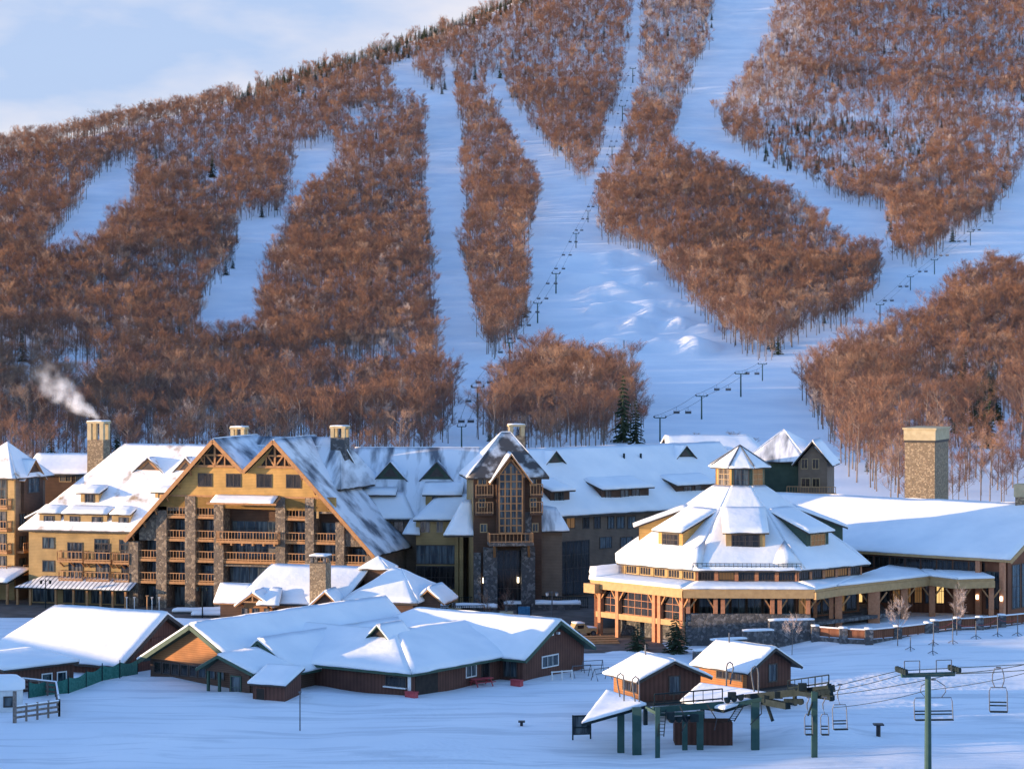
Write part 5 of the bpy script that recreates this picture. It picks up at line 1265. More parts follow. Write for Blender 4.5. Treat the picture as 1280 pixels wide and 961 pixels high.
# porch gable in front of the hall
v4 = -9.3; pa, pb = u(250, v4), u(321, v4); pm_ = u(277, v4); z4r = DF.z(818, pm_, v4); z4l = DF.z(834, pa, v4); z4b = DF.z(841, pb, v4)
roof(D, [((pa, v3+3, z4l), (pa, v4-.6, z4l), (pm_, v4-.6, z4r), (pm_, v3+3, z4r))], .22, GREENT, .05, PATCH, name='porch_roof', seed=1)
roof(D, [((pb, v4-.6, z4b), (pb, v3+3, z4b), (pm_, v3+3, z4r), (pm_, v4-.6, z4r))], .22, GREENT, .3, SNOW, name='porch_roof', seed=2)
m = MB(); m.prism([(pa+.9,v4,2.2),(pb-.9,v4,2.2),(pb-.9,v4,z4b+.15),(pm_,v4,z4r-.3),(pa+.9,v4,z4l-.1 if z4l > 2.4 else 2.3)], (0,.2,0)); m.build('porch_gable', DKBR, D)
m = MB(); m.box(pb-.95, pb-.75, v4+.2, v3, -.6, 2.3); m.box(pm_+1.0, pb-.96, v4+.02, v4+.22, -.6, 2.19); m.build('porch_wall', DKBR, D)
win(D, (pm_+1.3, v4+.02, -.2), FRONT, 1.2, 2.1, 1, 2, GREENT, GLASSB, name='door')
for uu in (pa+1, pm_-.4): MB().box(uu-.12, uu+.12, v4+.02, v4+.26, -.6, 2.19).build('porch_post', GREENT, D)
gb = MB(); gb.beam((pa,v4-.63,z4l-.15),(pm_,v4-.63,z4r-.13),.1,.3); gb.beam((pb,v4-.63,z4b-.15),(pm_,v4-.63,z4r-.13),.1,.3); gb.build('bargeboard', GREENT, D)
# ------------------------------------------------------------------ lean-to shed by the lodge
SF = Fr.at(316, 226, -24); S_ = SF.empty('lean_to_shed', 'small dark shed with a single snowy sloping roof against the lodge', 'shed')
u = SF.u; w = u(356); z0, z1 = SF.z(857, w), SF.z(838, 0, 2.2)+.1; dp = 3.2
m = MB(); m.box(0, w, 0, .2, -.8, z0); m.build('front_wall', MAROON, S_)
for a in (0, w-.2): MB().prism([(a,.2,-.8),(a,dp,-.8),(a,dp,z1),(a,.2,z0)], (.2,0,0)).build('side_wall', MAROON, S_)
MB().box(.2, w-.2, dp-.2, dp, -.8, z1).build('rear_wall', MAROON, S_)
roof(S_, [((-.35,-.4,z0+.08),(w+.35,-.4,z0+.08),(w+.35,dp+.2,z1+.22),(-.35,dp+.2,z1+.22))], .18, FASC, .3, SNOW, seed=4, cell=.5)
win(S_, (w*.12, 0, .1), FRONT, .9, 1.2, 1, 1, MAROON, RECESS, name='hatch')
# ------------------------------------------------------------------ barn at the left
NF = Fr.at(150, 243, -27); Nn = NF.empty('barn', 'maroon barn with one big bright sunlit snow roof at the left edge', 'barn')
u = NF.u; hb = 7.4; ze = NF.z(831, 0); zr = NF.z(767, 0, hb); L_ = u(-14)
roof(Nn, [((L_-.8,-.8,ze),(.8,-.8,ze),(.8,hb,zr),(L_+3.2,hb,zr))], .3, FASC, .4, SNOW, seed=1)
roof(Nn, [((.8,2*hb+.8,ze+.3),(L_-.8,2*hb+.8,ze+.3),(L_+3.2,hb,zr),(.8,hb,zr)),((L_-.8,2*hb+.8,ze),(L_-.8,-.8,ze),(L_+3.2,hb,zr),(L_+3.2,hb,zr))], .3, FASC, .35, SNOW, seed=2)
m = MB(); m.prism([(-.3,0,-.8),(-.3,2*hb,-.8),(-.3,2*hb,ze+.3),(-.3,hb,zr-.4),(-.3,0,ze+.3)], (.3,0,0)); m.build('gable_wall', MAROON, Nn)
m = MB(); m.box(L_, -.31, 0, .25, -.8, ze+.3); m.build('front_wall', MAROON, Nn)
m = MB(); m.box(L_, -.31, 2*hb-.25, 2*hb, -.8, ze+.3); m.build('rear_wall', MAROON, Nn)
bb = MB(); bb.beam((.83,-.8,ze-.25),(.83,hb,zr-.2),.1,.35); bb.beam((.83,2*hb+.8,ze+.05),(.83,hb,zr-.2),.1,.35); bb.build('bargeboard', FASC, Nn)
MB().beam((.02,hb-2.0,zr-2.6),(.02,hb+2.0,zr-2.6),.2,.3).build('tie_beam', MAROON, Nn)
# flat roofed shed in front
gF_ = Fr.at(92, 235, 47); G_ = gF_.empty('flat_roof_shed', 'low maroon shed with a flat snow roof and two white framed windows by the barn', 'shed')
u = gF_.u; a = u(6); zt = gF_.z(829, 0); dp = 7.5
m = MB(); m.box(a, 0, 0, .2, -.8, zt); m.build('front_wall', MAROON, G_)
m = MB(); m.box(-.2, 0, .2, dp, -.8, zt); m.box(a, a+.2, .2, dp, -.8, zt); m.build('side_wall', MAROON, G_)
m = MB(); m.box(a+.2, -.2, dp-.2, dp, -.8, zt); m.build('rear_wall', MAROON, G_)
roof(G_, [((a-.4,-.4,zt+.2),(.4,-.4,zt+.2),(.4,dp,zt+.75),(a-.4,dp,zt+.75))], .22, FASC, .42, SNOW, seed=3)
for (p, q) in ((53,64),(72,82)): win(G_, (u(p),0,zt-1.9), FRONT, u(q)-u(p), 1.15, 1, 1, WHITEP, GLASSB)
# small pale hut at the far left
pF = Fr.at(3, 219, 12); Pp = pF.empty('pale_hut', 'small whitish round cornered hut with a snow cap at the lower left edge', 'hut')
def rr(x0,x1,y0,y1,r,n=5):
    out = []
    for cx_, cy_, a0 in ((x1-r,y0+r,-90),(x1-r,y1-r,0),(x0+r,y1-r,90),(x0+r,y0+r,180)):
        for i in range(n+1): t = R(a0+90*i/n); out.append((cx_+r*math.cos(t), cy_+r*math.sin(t)))
    return out
zt = pF.z(862, 1); pts = rr(-2.5,1.9,0,4,.9); m = MB(); m.prism([(x,y,-.6) for x,y in pts], (0,0,zt+.6)); m.build('wall', WHITEP, Pp)
s = MB(); pts2 = rr(-2.7,2.1,-.2,4.2,1.0); pts3 = rr(-1.9,1.4,.5,3.5,.9); n = len(pts2); s.smooth = True
s.add([(x,y,zt+.003) for x,y in pts2]+[(x,y,zt+.5) for x,y in pts2]+[(x,y,zt+1.05) for x,y in pts3], [(i,(i+1)%n,n+(i+1)%n,n+i) for i in range(n)]+[(n+i,n+(i+1)%n,2*n+(i+1)%n,2*n+i) for i in range(n)]+[tuple(range(2*n,3*n))]); s.build('snow_cap', SNOW, Pp)
win(Pp, (.2,0,zt-1.5), FRONT, .75, .8, 1, 1, WFRAME, GLASSB)
# ------------------------------------------------------------------ small chalet with the tall stone chimney
CH = Fr.at(299, 288, -14); Cc = CH.empty('chalet', 'small wood chalet with lumpy bright snow roofs and a stout stone chimney', 'chalet')
u = lambda px, v=0.0: CH.u(px, v); z = lambda py, px=380, v=0.0: CH.z(py, u(px, v), v)
ze = z(754); 
x0, x1 = u(297), u(400); vr = 6.0; zr = z(708, 360, vr)
m = MB(); m.box(x0+.8, x1+3, 0, .25, -.6, ze); m.box(x0+.8, x0+1.05, .25, 12, -.6, ze); m.box(x0+1.05, x1+3, 11.75, 12, -.6, ze); m.build('wall', CEDAR, Cc)
roof(Cc, [((x0,-.7,ze),(x1+3,-.7,ze),(u(462,vr),vr,zr-.1),(u(340,vr),vr,zr)),((x0,12.7,ze),(x0,-.7,ze),(u(340,vr),vr,zr),(u(340,vr),vr,zr)),((x1+3,12.7,ze),(x0,12.7,ze),(u(340,vr),vr,zr),(u(462,vr),vr,zr-.1))], .28, FASC, .42, SNOW, seed=1)
# left small gabled porch
w0, w1 = u(270), u(300); zl = z(752,280); zlr = z(733,280)
m = MB(); m.box(w0+.4, w1+.6, .4, .6, -.6, zl); m.build('porch_wall', DKBR, Cc)
m = MB(); m.prism([(w0+.4,.6,-.6),(w0+.4,4,-.6),(w0+.4,4,zl),(w0+.4,2.2,zlr-.3),(w0+.4,.6,zl)], (.2,0,0)); m.build('porch_gable', DKBR, Cc)
roof(Cc, [((w0-.3,-.1,zl-.1),(w1+1,-.1,zl-.1),(w1+1,2.2,zlr),(w0-.3,2.2,zlr)),((w1+1,4.5,zl-.1),(w0-.3,4.5,zl-.1),(w0-.3,2.2,zlr),(w1+1,2.2,zlr))], .2, TIMBER, .32, SNOW, name='porch_roof', seed=2, cell=.6)
# front cross gable with timber truss
g0, g1 = u(300,-1.6), u(338,-1.6); gm = u(318,-1.6); zg = z(740,318,-1.6); zge = z(755,318,-1.6)
m = MB(); m.prism([(g0+.5,-1.6,-.6),(g1-.4,-1.6,-.6),(g1-.4,-1.6,zge),(gm,-1.6,zg-.4),(g0+.5,-1.6,zge)], (0,.2,0)); m.build('gable_wall', CEDAR, Cc)
roof(Cc, [((g0-.4,4,zge-.2),(g0-.4,-2.4,zge-.2),(gm,-2.4,zg),(gm,4,zg)),((g1+.5,-2.4,zge-.2),(g1+.5,4,zge-.2),(gm,4,zg),(gm,-2.4,zg))], .2, TIMBER, .34, SNOW, name='gable_roof', seed=3, cell=.6)
t = MB(); t.beam((g0,-2.3,zge+.1),(gm,-2.3,zg-.25),.18); t.beam((g1,-2.3,zge+.1),(gm,-2.3,zg-.25),.18); t.beam((g0+.6,-2.25,zge+.35),(g1-.6,-2.25,zge+.35),.18); t.beam((gm,-2.25,zge+.35),(gm,-2.25,zg-.2),.16); t.build('truss', TIMBER, Cc)
for (a, b) in ((303,309),(316,322),(331,336)): win(Cc, (u(a,-1.6),-1.6,.7), FRONT, u(b,-1.6)-u(a,-1.6), 1.7, 1, 2, WFRAME, GLASS)
for (a, b) in ((342,348),(351,356)): win(Cc, (u(a),0,.7), FRONT, u(b)-u(a), 1.5, 1, 2, WFRAME, GLASS)
roof(Cc, [((u(330),-2.6,zge+.1),(u(358),-2.6,zge+.1),(u(352),.3,z(737,345)),(u(338),.3,z(737,345)))], .2, FASC, .34, SNOW, name='eave_roof', seed=4, cell=.6)
# chimney
c = MB(); a, b = u(387,-1.5), u(407,-1.5); c.box(a, b, -1.5, .6, -.6, z(704,397,-1.5)); co = c.build('chimney', STONEC, Cc)
k = MB()
for xx in (a+.05, b-.4):
    for yy in (-1.4, .15): k.box(xx, xx+.35, yy, yy+.35, z(704,397,-1.5), z(697,397,-1.5))
k.box(a-.05, b+.05, -1.55, .65, z(697,397,-1.5), z(695,397,-1.5)); k.build('cap', STONED, co)
s = MB(); zz = z(695,397,-1.5); snow_quad(s,(a-.05,-1.55,zz),(b+.05,-1.55,zz),(b+.05,.65,zz),(a-.05,.65,zz),.22,.4,1.0,ov=0); s.build('snow_cover', SNOW, co)
# lit gable right of the chimney
q0, q1 = u(398,-2.8), u(416,-2.8); 
roof(Cc, [((q0-1.6,1,z(762,400,-2.8)),(q0-1.6,-3.2,z(762,400,-2.8)),(u(407,-2.8),-3.2,z(739,400,-2.8)),(u(407,-2.8),1,z(739,400,-2.8))),((q1+.6,-3.2,z(753,410,-2.8)),(q1+.6,1,z(753,410,-2.8)),(u(407,-2.8),1,z(739,400,-2.8)),(u(407,-2.8),-3.2,z(739,400,-2.8)))], .2, TIMBER, .3, SNOW, name='gable_roof', seed=6, cell=.6)
m = MB(); m.prism([(q0-1.2,-2.6,-.6),(q1+.3,-2.6,-.6),(q1+.3,-2.6,z(754,410,-2.8)),(u(407,-2.8),-2.6,z(741,400,-2.8)-.2),(q0-1.2,-2.6,z(762,400,-2.8))], (0,.2,0)); m.build('gable_wall', DKBR, Cc)
# right block, pyramid roof with hump
pv = -1.0; e0, e1 = u(430,pv), u(523,pv); zpe = z(752,480,pv); ap0 = (u(492,5),5.5,z(712,492,5)); ap1 = (u(503,5),4.6,z(714,503,5))
m = MB(); m.box(e0+.9, e1-.8, pv+.4, pv+.65, -.6, zpe); m.box(e1-1.05, e1-.8, pv+.65, 11, -.6, zpe); m.build('block_wall', DKBR, Cc)
roof(Cc, [((e0,pv-.4,zpe),(e1,pv-.4,zpe),ap1,ap0),((e1,pv-.4,zpe),(e1+.6,12,zpe),ap1,ap1),((e1+.6,12,zpe),(e0,12,zpe),ap0,ap1),((e0,12,zpe),(e0,pv-.4,zpe),ap0,ap0)], .28, FASC, .45, SNOW, name='pyramid_roof', seed=7)
y0, y1 = u(521,1), u(556,1); zgx = z(736,540,1); 
m = MB(); m.prism([(y0+.2,1,-.6),(y1-.6,1,-.6),(y1-.6,1,z(752,540,1)),(u(536,1),1,zgx-.3),(y0+.2,1,z(752,540,1))], (0,.2,0)); m.build('gable_wall', DKBR, Cc)
roof(Cc, [((y0-.4,7,z(754,540,1)),(y0-.4,.4,z(754,540,1)),(u(536,1),.4,zgx),(u(536,1),7,zgx)),((y1,.4,z(753,540,1)),(y1,7,z(753,540,1)),(u(536,1),7,zgx),(u(536,1),.4,zgx))], .22, TIMBER, .42, SNOW, name='gable_roof', seed=8, cell=.6)
for (a, b) in ((528,532),(538,542)): win(Cc, (u(a,1),1,.6), FRONT, u(b,1)-u(a,1), 1.6, 1, 2, WFRAMEL, GLASS)
# little cupola
q = u(473,7); zc0, zc1, zc2 = z(720,473,7)-1.2, z(709,473,7), z(696,473,7)
m = MB().box(q-1.4, q+1.4, 5.6, 8.4, zc0, zc1); m.build('cupola', DKBR, Cc); aa = 1.95; tp = (q, 7, zc2)
roof(Cc, [((q-aa,7-aa,zc1),(q+aa,7-aa,zc1),tp,tp),((q+aa,7-aa,zc1),(q+aa,7+aa,zc1),tp,tp),((q+aa,7+aa,zc1),(q-aa,7+aa,zc1),tp,tp),((q-aa,7+aa,zc1),(q-aa,7-aa,zc1),tp,tp)], .18, FASC, .2, SNOW, name='cupola_roof', seed=9, cell=.5)
# ------------------------------------------------------------------ paved plaza
def sheet(name, label, pts, z, mtl, kind='structure'):
    me = bpy.data.meshes.new(name); me.from_pydata([(x,y,z) for x,y in pts], [], [tuple(range(len(pts)))]); me.materials.append(mtl)
    o = bpy.data.objects.new(name, me); COL.objects.link(o); return tag(o, label, None, None, kind)
sheet('plaza_pavement', 'brown paved plaza in front of the hotel', [(-90,298),(-30,296),(-27,291),(-6,289),(-3,262),(18,262),(16,300),(12,330),(-92,330)], .03, PAVE)
# ------------------------------------------------------------------ attendant huts
def hut(name, label, px, Y, deg, W_, L_, pbase, peave, pridge, dark=False):
    F_ = Fr.at(px, Y, deg); zb = F_.z(pbase, 0); o = F_.empty(name, label, 'hut'); ze = F_.z(peave, 0); zr = F_.z(pridge, W_/2)
    m = MB(); m.prism([(0,0,zb),(W_,0,zb),(W_,0,ze),(W_/2,0,zr-.3),(0,0,ze)], (0,.15,0)); m.build('front_wall', MAROON, o)
    MB().box(0, .15, .151, L_, zb, ze).build('side_wall', CEDAR, o); MB().box(W_-.15, W_, .151, L_, zb, ze).build('side_wall', MAROON, o)  # sun-facing side in brighter cedar: sunlight put into its colour
    m = MB(); m.prism([(.15,L_-.15,zb),(W_-.15,L_-.15,zb),(W_-.15,L_-.15,ze),(W_/2,L_-.15,zr-.3),(.15,L_-.15,ze)], (0,.15,0)); m.build('rear_wall', MAROON, o)
    k = (zr-ze)/(W_/2); ov = .75
    roof(o, [((-ov,L_+.5,ze-ov*k),(-ov,-.8,ze-ov*k),(W_/2,-.8,zr),(W_/2,L_+.5,zr)),((W_+ov,-.8,ze-ov*k),(W_+ov,L_+.5,ze-ov*k),(W_/2,L_+.5,zr),(W_/2,-.8,zr))], .16, FASC, .26, SNOW, seed=px, cell=.5)
    g = MB(); g.beam((-ov,-.83,ze-ov*k-.12),(W_/2,-.83,zr-.1),.08,.24); g.beam((W_+ov,-.83,ze-ov*k-.12),(W_/2,-.83,zr-.1),.08,.24); g.build('bargeboard', FASC, o)
    win(o, (W_*.5-.1, 0, zb+.55), FRONT, 1.0, 1.55, 1, 1, WFRAME, GLASSB, name='door')
    win(o, (0, L_*.62, zb+.8), LEFT, 1.6, 1.2, 2, 1, WFRAME, GLASSD); win(o, (0, L_*.32, zb+.8), LEFT, 1.2, 1.2, 2, 1, WFRAME, GLASSD)
    MB().box(-.5, W_+.5, -1.1, L_+.4, zb-.3, zb-.01).build('platform', FASC, o)
    p = MB()
    for xx in (.2, W_-.2):
        for yy in (-.7, L_): p.box(xx-.15, xx+.15, yy-.15, yy+.15, -.8, zb-.31)
    p.build('post', LIFTD, o)
    MB().tube([(W_*.42,L_*.75,zr-.2),(W_*.42,L_*.75,zr+1.0)], .07, 6).build('stove_pipe', STEEL, o)
    return o
hut('lift_hut', 'left brown lift hut with a sunlit snow roof and a narrow side wall tinted sunlit orange', 800, 212, 24, 6.3, 5.4, 877, 846, 825)
hut('lift_hut', 'right brown lift hut whose snow roof is half in shadow below the stone walls', 935, 220, 40, 5.9, 6.6, 862, 834, 809)
# ------------------------------------------------------------------ lift terminal
LT = thing('lift_terminal', 'dark green chairlift terminal frame with snowy slanted canopies, ladders and wheel trains', 'lift terminal', (27, 200, 0))
def LP(px, py, Y): return Vector(((px-CXP)/FOC*Y-27, Y-200, CAMZ-(py-HYP)*Y/FOC))
def canopy(pts, th, seed):
    P_ = [LP(*p) for p in pts]; m = MB(); m.prism([p-Vector((0,0,th)) for p in P_], (0,0,th)); o = m.build('canopy', LIFTD, LT)
    s = MB(); q = P_ if len(P_) == 4 else P_+[P_[-1]]; snow_quad(s, *q, th=.26, cell=.5, seed=seed, ov=.06); s.build('snow_cover', SNOW, o)
    return o
canopy([(727,904,196),(808,881,199),(790,874,207),(758,864,211)], .25, 1)
canopy([(905,887,198),(964,868,201),(876,855,211),(850,878,203)], .25, 3)
def post(px, Y, ptop, w=.32, mt=None):
    p = LP(px, ptop, Y); return MB().box(p.x-w, p.x+w, p.y-w, p.y+w, -1.0, p.z).build('post', mt or LIFTG, LT)
for px, Y, pt, w in ((776,199,892,.3),(796,198,884,.38),(822,196,884,.2),(856,199,890,.22),(875,199,888,.28),(944,199,877,.34),(1018,194,864,.24)): post(px, Y, pt, w)
def beam(a, b, w, h=None, name='beam', mt=None): return MB().beam(LP(*a), LP(*b), w, h).build(name, mt or LIFTG, LT)
beam((816,887,197.5),(904,880,199.5),.36,.5); beam((820,893,196.6),(880,890,198),.2,.25); beam((808,884,198),(826,893,196.5),.28)
beam((905,884,199),(985,866,199),.3,.35); beam((955,876,199),(985,882,196),.55,.55,'drive_tube', LIFTD); beam((930,872,200.5),(1042,860,194),.42,.6,'beam',LIFTD)
beam((1000,866,195.4),(1042,872,193.2),.36,.4,'beam',LIFTD); beam((1036,855,194),(1040,875,193.2),.35,.35,'beam',LIFTD); beam((958,878,198.5),(966,901,198.2),.22,.22,'brace',LIFTD); beam((1010,894,193.4),(1018,870,194),.12,.12,'brace',LIFTD)
def sheaves(a, b, n, r):
    A_, B2 = LP(*a), LP(*b); m = MB(); d = (B2-A_).normalized(); s_ = d.cross(Vector((0,0,1))).normalized()
    m.beam(A_, B2, .12, .28)
    for i in range(n):
        c = A_.lerp(B2, (i+.5)/n)-Vector((0,0,.12)); m.tube([c-s_*.14, c+s_*.14], r, 10)
    return m.build('wheel_train', LIFTD, LT)
sheaves((980,875,196.5),(1004,875,195.8),4,.26); sheaves((1020,864,194),(1038,862,193.5),3,.26); sheaves((835,898,196.5),(870,896,197.5),4,.24); sheaves((905,874,199),(930,869,199),3,.26)
def ladder(a, b, w=.5):
    A_, B2 = LP(*a), LP(*b); m = MB(); s_ = Vector((w/2,0,0)); m.beam(A_-s_, B2-s_, .07); m.beam(A_+s_, B2+s_, .07); n = 8
    for i in range(n): p = A_.lerp(B2, (i+.5)/n); m.beam(p-s_, p+s_, .05)
    return m.build('ladder', LIFTD, LT)
railing(LT, LP(818,882,197.8), LP(903,875,199.8), 1.0, LIFTD, .8, name='handrail'); railing(LT, LP(985,862,196.3), LP(1036,855,194.3), .8, LIFTD, .6, name='handrail')
for px, py, Y in ((838,894,196.4),(868,897,196.8),(960,873,198.6),(973,868,197.8),(1003,858,195.4),(915,869,199.2)):
    c_ = LP(px, py, Y); MB().box(c_.x-.35,c_.x+.35,c_.y-.25,c_.y+.25,c_.z-.3,c_.z+.3).build('control_box', LIFTD, LT)
for a, b in (((850,882,197),(852,915,196.5)),((884,880,198),(893,912,197)),((951,872,199),(938,905,198))):
    A_, B2 = LP(*a), LP(*b); MB().tube([A_, A_.lerp(B2,.5)+Vector((.5,0,-.2)), B2], .05, 5).build('hose', BLACKP, LT)
ladder((829,886,196.2),(826,920,195.5)); ladder((927,880,198),(914,901,197.2))
MB().box(LP(845,884,200).x, LP(845,884,200).x+5.0, 1.2, 3.6, -.6, 1.9).build('motor_house', MAROON, LT)
# ------------------------------------------------------------------ lift tower, ropes and chairs near the camera
def lift_tower(name, label, base, H_, armw, rz, group=None, arm2=None):
    o = thing(name, label, 'lift tower', base, rz, group); s = H_/10
    MB().tube([(0,0,-1.2),(0,0,H_-.1)], .36*s, 10, .28*s).build('mast', LIFTG, o)
    MB().box(-armw/2, armw/2, -.16*s, .16*s, H_-.25*s, H_+.12*s).build('crossarm', LIFTG, o)
    for sx in (-1, 1):
        m = MB(); x = sx*armw/2; m.box(x-.08*s, x+.08*s, -1.3*s, 1.3*s, H_+.12*s, H_+.36*s)
        for i in range(5):
            y = (-1.1+.55*i)*s; m.tube([(x-.13*s,y,H_+.42*s),(x+.13*s,y,H_+.42*s)], .26*s, 9)
        m.build('wheel_train', LIFTD, o)
        f = MB(); x2 = sx*armw*.30
        for a, b in (((x2-.75*s,0,H_+.1),(x2-.75*s,0,H_+1.25*s)),((x2+.75*s,0,H_+.1),(x2+.75*s,0,H_+1.25*s)),((x2-.75*s,0,H_+1.25*s),(x2+.75*s,0,H_+1.25*s))): f.beam(a, b, .07*s)
        f.build('work_frame', STEEL, o)
    return o
tb = Vector(((1160-CXP)/FOC*181, 181, 0)); tH = CAMZ-(842-HYP)*181/FOC
tb.z = terrz(tb.x, tb.y); lift_tower('lift_tower', 'nearest green chairlift tower with wheel trains on its crossarm at lower right', tb, tH-tb.z, 4.4, R(12))
def rope(label, pts, r=.035, sag=0):
    m = MB(); P_ = []
    for a, b in zip(pts, pts[1:]):
        a, b = Vector(a), Vector(b)
        for i in range(8): t = i/8; P_.append(a.lerp(b, t)-Vector((0,0,sag*4*t*(1-t))))
    P_.append(Vector(pts[-1])); m.tube(P_, r, 5); o = m.build('haul_rope', LIFTD); return tag(o, label, 'lift rope')
def WP(px, py, Y): return Vector(((px-CXP)/FOC*Y, Y, CAMZ-(py-HYP)*Y/FOC))
rope('upper rear steel rope running from the lift terminal over the near tower', [WP(1040,858,194), WP(1123,838,182), WP(1300,829,168)], .03)
rope('second steel rope just under the upper one passing the near tower', [WP(1042,863,193), WP(1126,843,181), WP(1300,836,166)], .03, .1)
rope('front steel rope hanging from the terminal to the right end of the tower arm', [WP(1042,868,193), WP(1196,841,180), WP(1300,826,170)], .03, .15)
rope('lowest slack steel rope crossing behind the tower mast', [WP(1042,884,192), WP(1160,862,183), WP(1300,836,172)], .025, .2)
def chair(name, label, top, hang, wseat, rz, group=None, mt=None, style='goose'):
    """chair hung from its grip: bent hanger, frame, seat, backrest"""
    o = thing(name, label, 'lift chair', top, rz, group); mt = mt or STEEL; w = wseat/2; hz = -hang*.45
    h = MB()
    if style == 'goose': h.tube([(0,0,.05),(0,.02,-.15),(-.12,.35,-hang*.18),(-.1,.3,-hang*.3),(0,.05,hz)], .05, 6)
    else:
        for s_ in (-1,1): h.tube([(s_*.25,0,.0),(s_*w*.62,.2,-hang*.15),(s_*w*.66,.15,-hang*.3),(s_*w*.4,0,hz)], .04, 6)
    h.beam((-.18,0,.06),(.18,0,.06),.12); h.build('hanger', mt, o)
    f = MB(); f.tube([(-w,-.1,-hang),(-w,.15,-hang*.55),(-w+.1,.1,hz),(w-.1,.1,hz),(w,.15,-hang*.55),(w,-.1,-hang)], .04, 6); f.build('frame', mt, o)
    MB().box(-w+.02, w-.02, -.45, .05, -hang-.05, -hang+.03).build('seat', LIFTD, o)
    b = MB()
    for z_ in (.35,.6): b.box(-w+.05, w-.05, .06, .11, -hang+z_, -hang+z_+.10)
    b.build('backrest', LIFTD, o)
    return o
chair('lift_chair', 'wide empty lift chair hanging behind the mast of the near tower', WP(1167,850,185), 3.1, 3.1, R(4), style='bail')
chair('lift_chair', 'empty double lift chair on the rope at the far right', WP(1248,835,171), 3.15, 1.3, R(-6), style='bail')
chair('lift_chair', 'empty lift chair on a bent hanger just right of the terminal beam', WP(1050,856,192), 3.6, 1.2, R(8))
chair('lift_chair', 'left one of two lift chairs hanging under the terminal beam', WP(1011,872,193.5), 3.0, .65, R(0))
chair('lift_chair', 'right one of two lift chairs hanging under the terminal beam', WP(1031,872,193), 3.0, .65, R(0))
def hook(label, px, py, py2, Y, flip=1):
    """parked chair hanger, a bent pipe loop"""
    o = thing('parked_hanger', label, 'chair hanger', WP(px, py2, Y)); h = (py2-py)*Y/FOC; z0 = min(0, -0)
    MB().tube([(0,0,-.3),(0,0,h*.72),(-.08*flip,0,h*.92),(-.3*flip,0,h),(-.55*flip,0,h*.92),(-.62*flip,0,h*.75),(-.5*flip,.1,h*.45),(-.35*flip,.1,h*.1)], .07, 7).build('pipe', STEEL, o)
    MB().box(-.5 if flip > 0 else -.1,.1 if flip > 0 else .5,-.1,.1,-.4,-.25).build('foot', LIFTD, o)
hook('left bent pipe hanger parked before the sunlit hut wall', 780, 841, 874, 203); hook('taller bent pipe hanger parked at the corner of the sunlit hut', 799, 845, 880, 200.5)
hook('bent pipe hanger with a drooping loop parked under the half shaded hut roof', 908, 827, 858, 209, -1); hook('bent pipe hanger standing at the right tip of the snowy canopy', 948, 832, 868, 201)
# ------------------------------------------------------------------ chairlifts on the mountain
def up(px, py): return ground_at(px, py, 430)
LINE = [(577,560,533),(597,522,484),(637,457,428),(672,404,379),(695,367,342),(720,310,292),(735,278,264),(748,246,231),(765,200,184),(778,152,133),(791,104,86)]
tops = []
WORDS = ['lowest lift tower of the long middle line just above the hotel roofs','second lift tower up the long line left of the lone grove','third lift tower up the line at the tip of the wooded island','fourth lift tower up the line above the lone grove','fifth lift tower up the middle line','sixth lift tower up the line by the terrain park top','seventh lift tower where the lift corridor narrows','eighth small lift tower in the narrow wooded corridor','ninth tiny lift tower in the wooded corridor','tenth tiny lift tower in the wooded corridor','topmost tiny lift tower of the corridor']
for (px, pb, pt), wd in zip(LINE, WORDS):
    g = up(px, pb); Hh = (pb-pt)*g.y/FOC; lift_tower('lift_tower', wd, g, Hh, Hh*.40, R(10), 'towers of the long middle chairlift'); tops.append((g, Hh))
RLINE = [(825,552,522,'lift tower rising from behind the right wing roof'),(877,524,495,'lift tower on the open slope above the right wing'),(926,496,467,'second lift tower of the short line, at the foot of the terrain park'),(953,476,455,'small lift tower under the right wooded island')]
rt = []
for px, pb, pt, wd in RLINE:
    g = up(px, pb); Hh = (pb-pt)*g.y/FOC; lift_tower('lift_tower', wd, g, Hh, Hh*.5, R(-14), 'towers of the short right chairlift'); rt.append((g, Hh))
R2 = [(1100,402,381,'lowest lift tower on the right hand corridor beside the russet woods'),(1138,363,346,'second lift tower on the right hand corridor'),(1168,343,325,'third lift tower on the right hand corridor'),(1213,307,290,'fourth lift tower on the right hand corridor'),(1241,280,268,'topmost lift tower on the right hand corridor')]
r2 = []
for px, pb, pt, wd in R2:
    g = up(px, pb); Hh = (pb-pt)*g.y/FOC; lift_tower('lift_tower', wd, g, Hh, Hh*.45, R(-20), 'towers of the right corridor chairlift'); r2.append((g, Hh))
cm = MB(); cm.tube([(0,0,0),(0,.1,-1.2)], .06, 5); cm.box(-1.1,1.1,-.3,.25,-2.4,-2.22); cm.box(-1.1,1.1,.2,.3,-2.2,-1.5); cm.beam((-1.05,.1,-1.2),(1.05,.1,-1.2),.09); cm.beam((-1.05,.1,-1.2),(-1.05,0,-2.3),.09); cm.beam((1.05,.1,-1.2),(1.05,0,-2.3),.09)
cm.v = [(x*.8, y*.8, z*.8) for x, y, z in cm.v]; CMESH = mesh_of(cm, 'small_chair', STEELD)
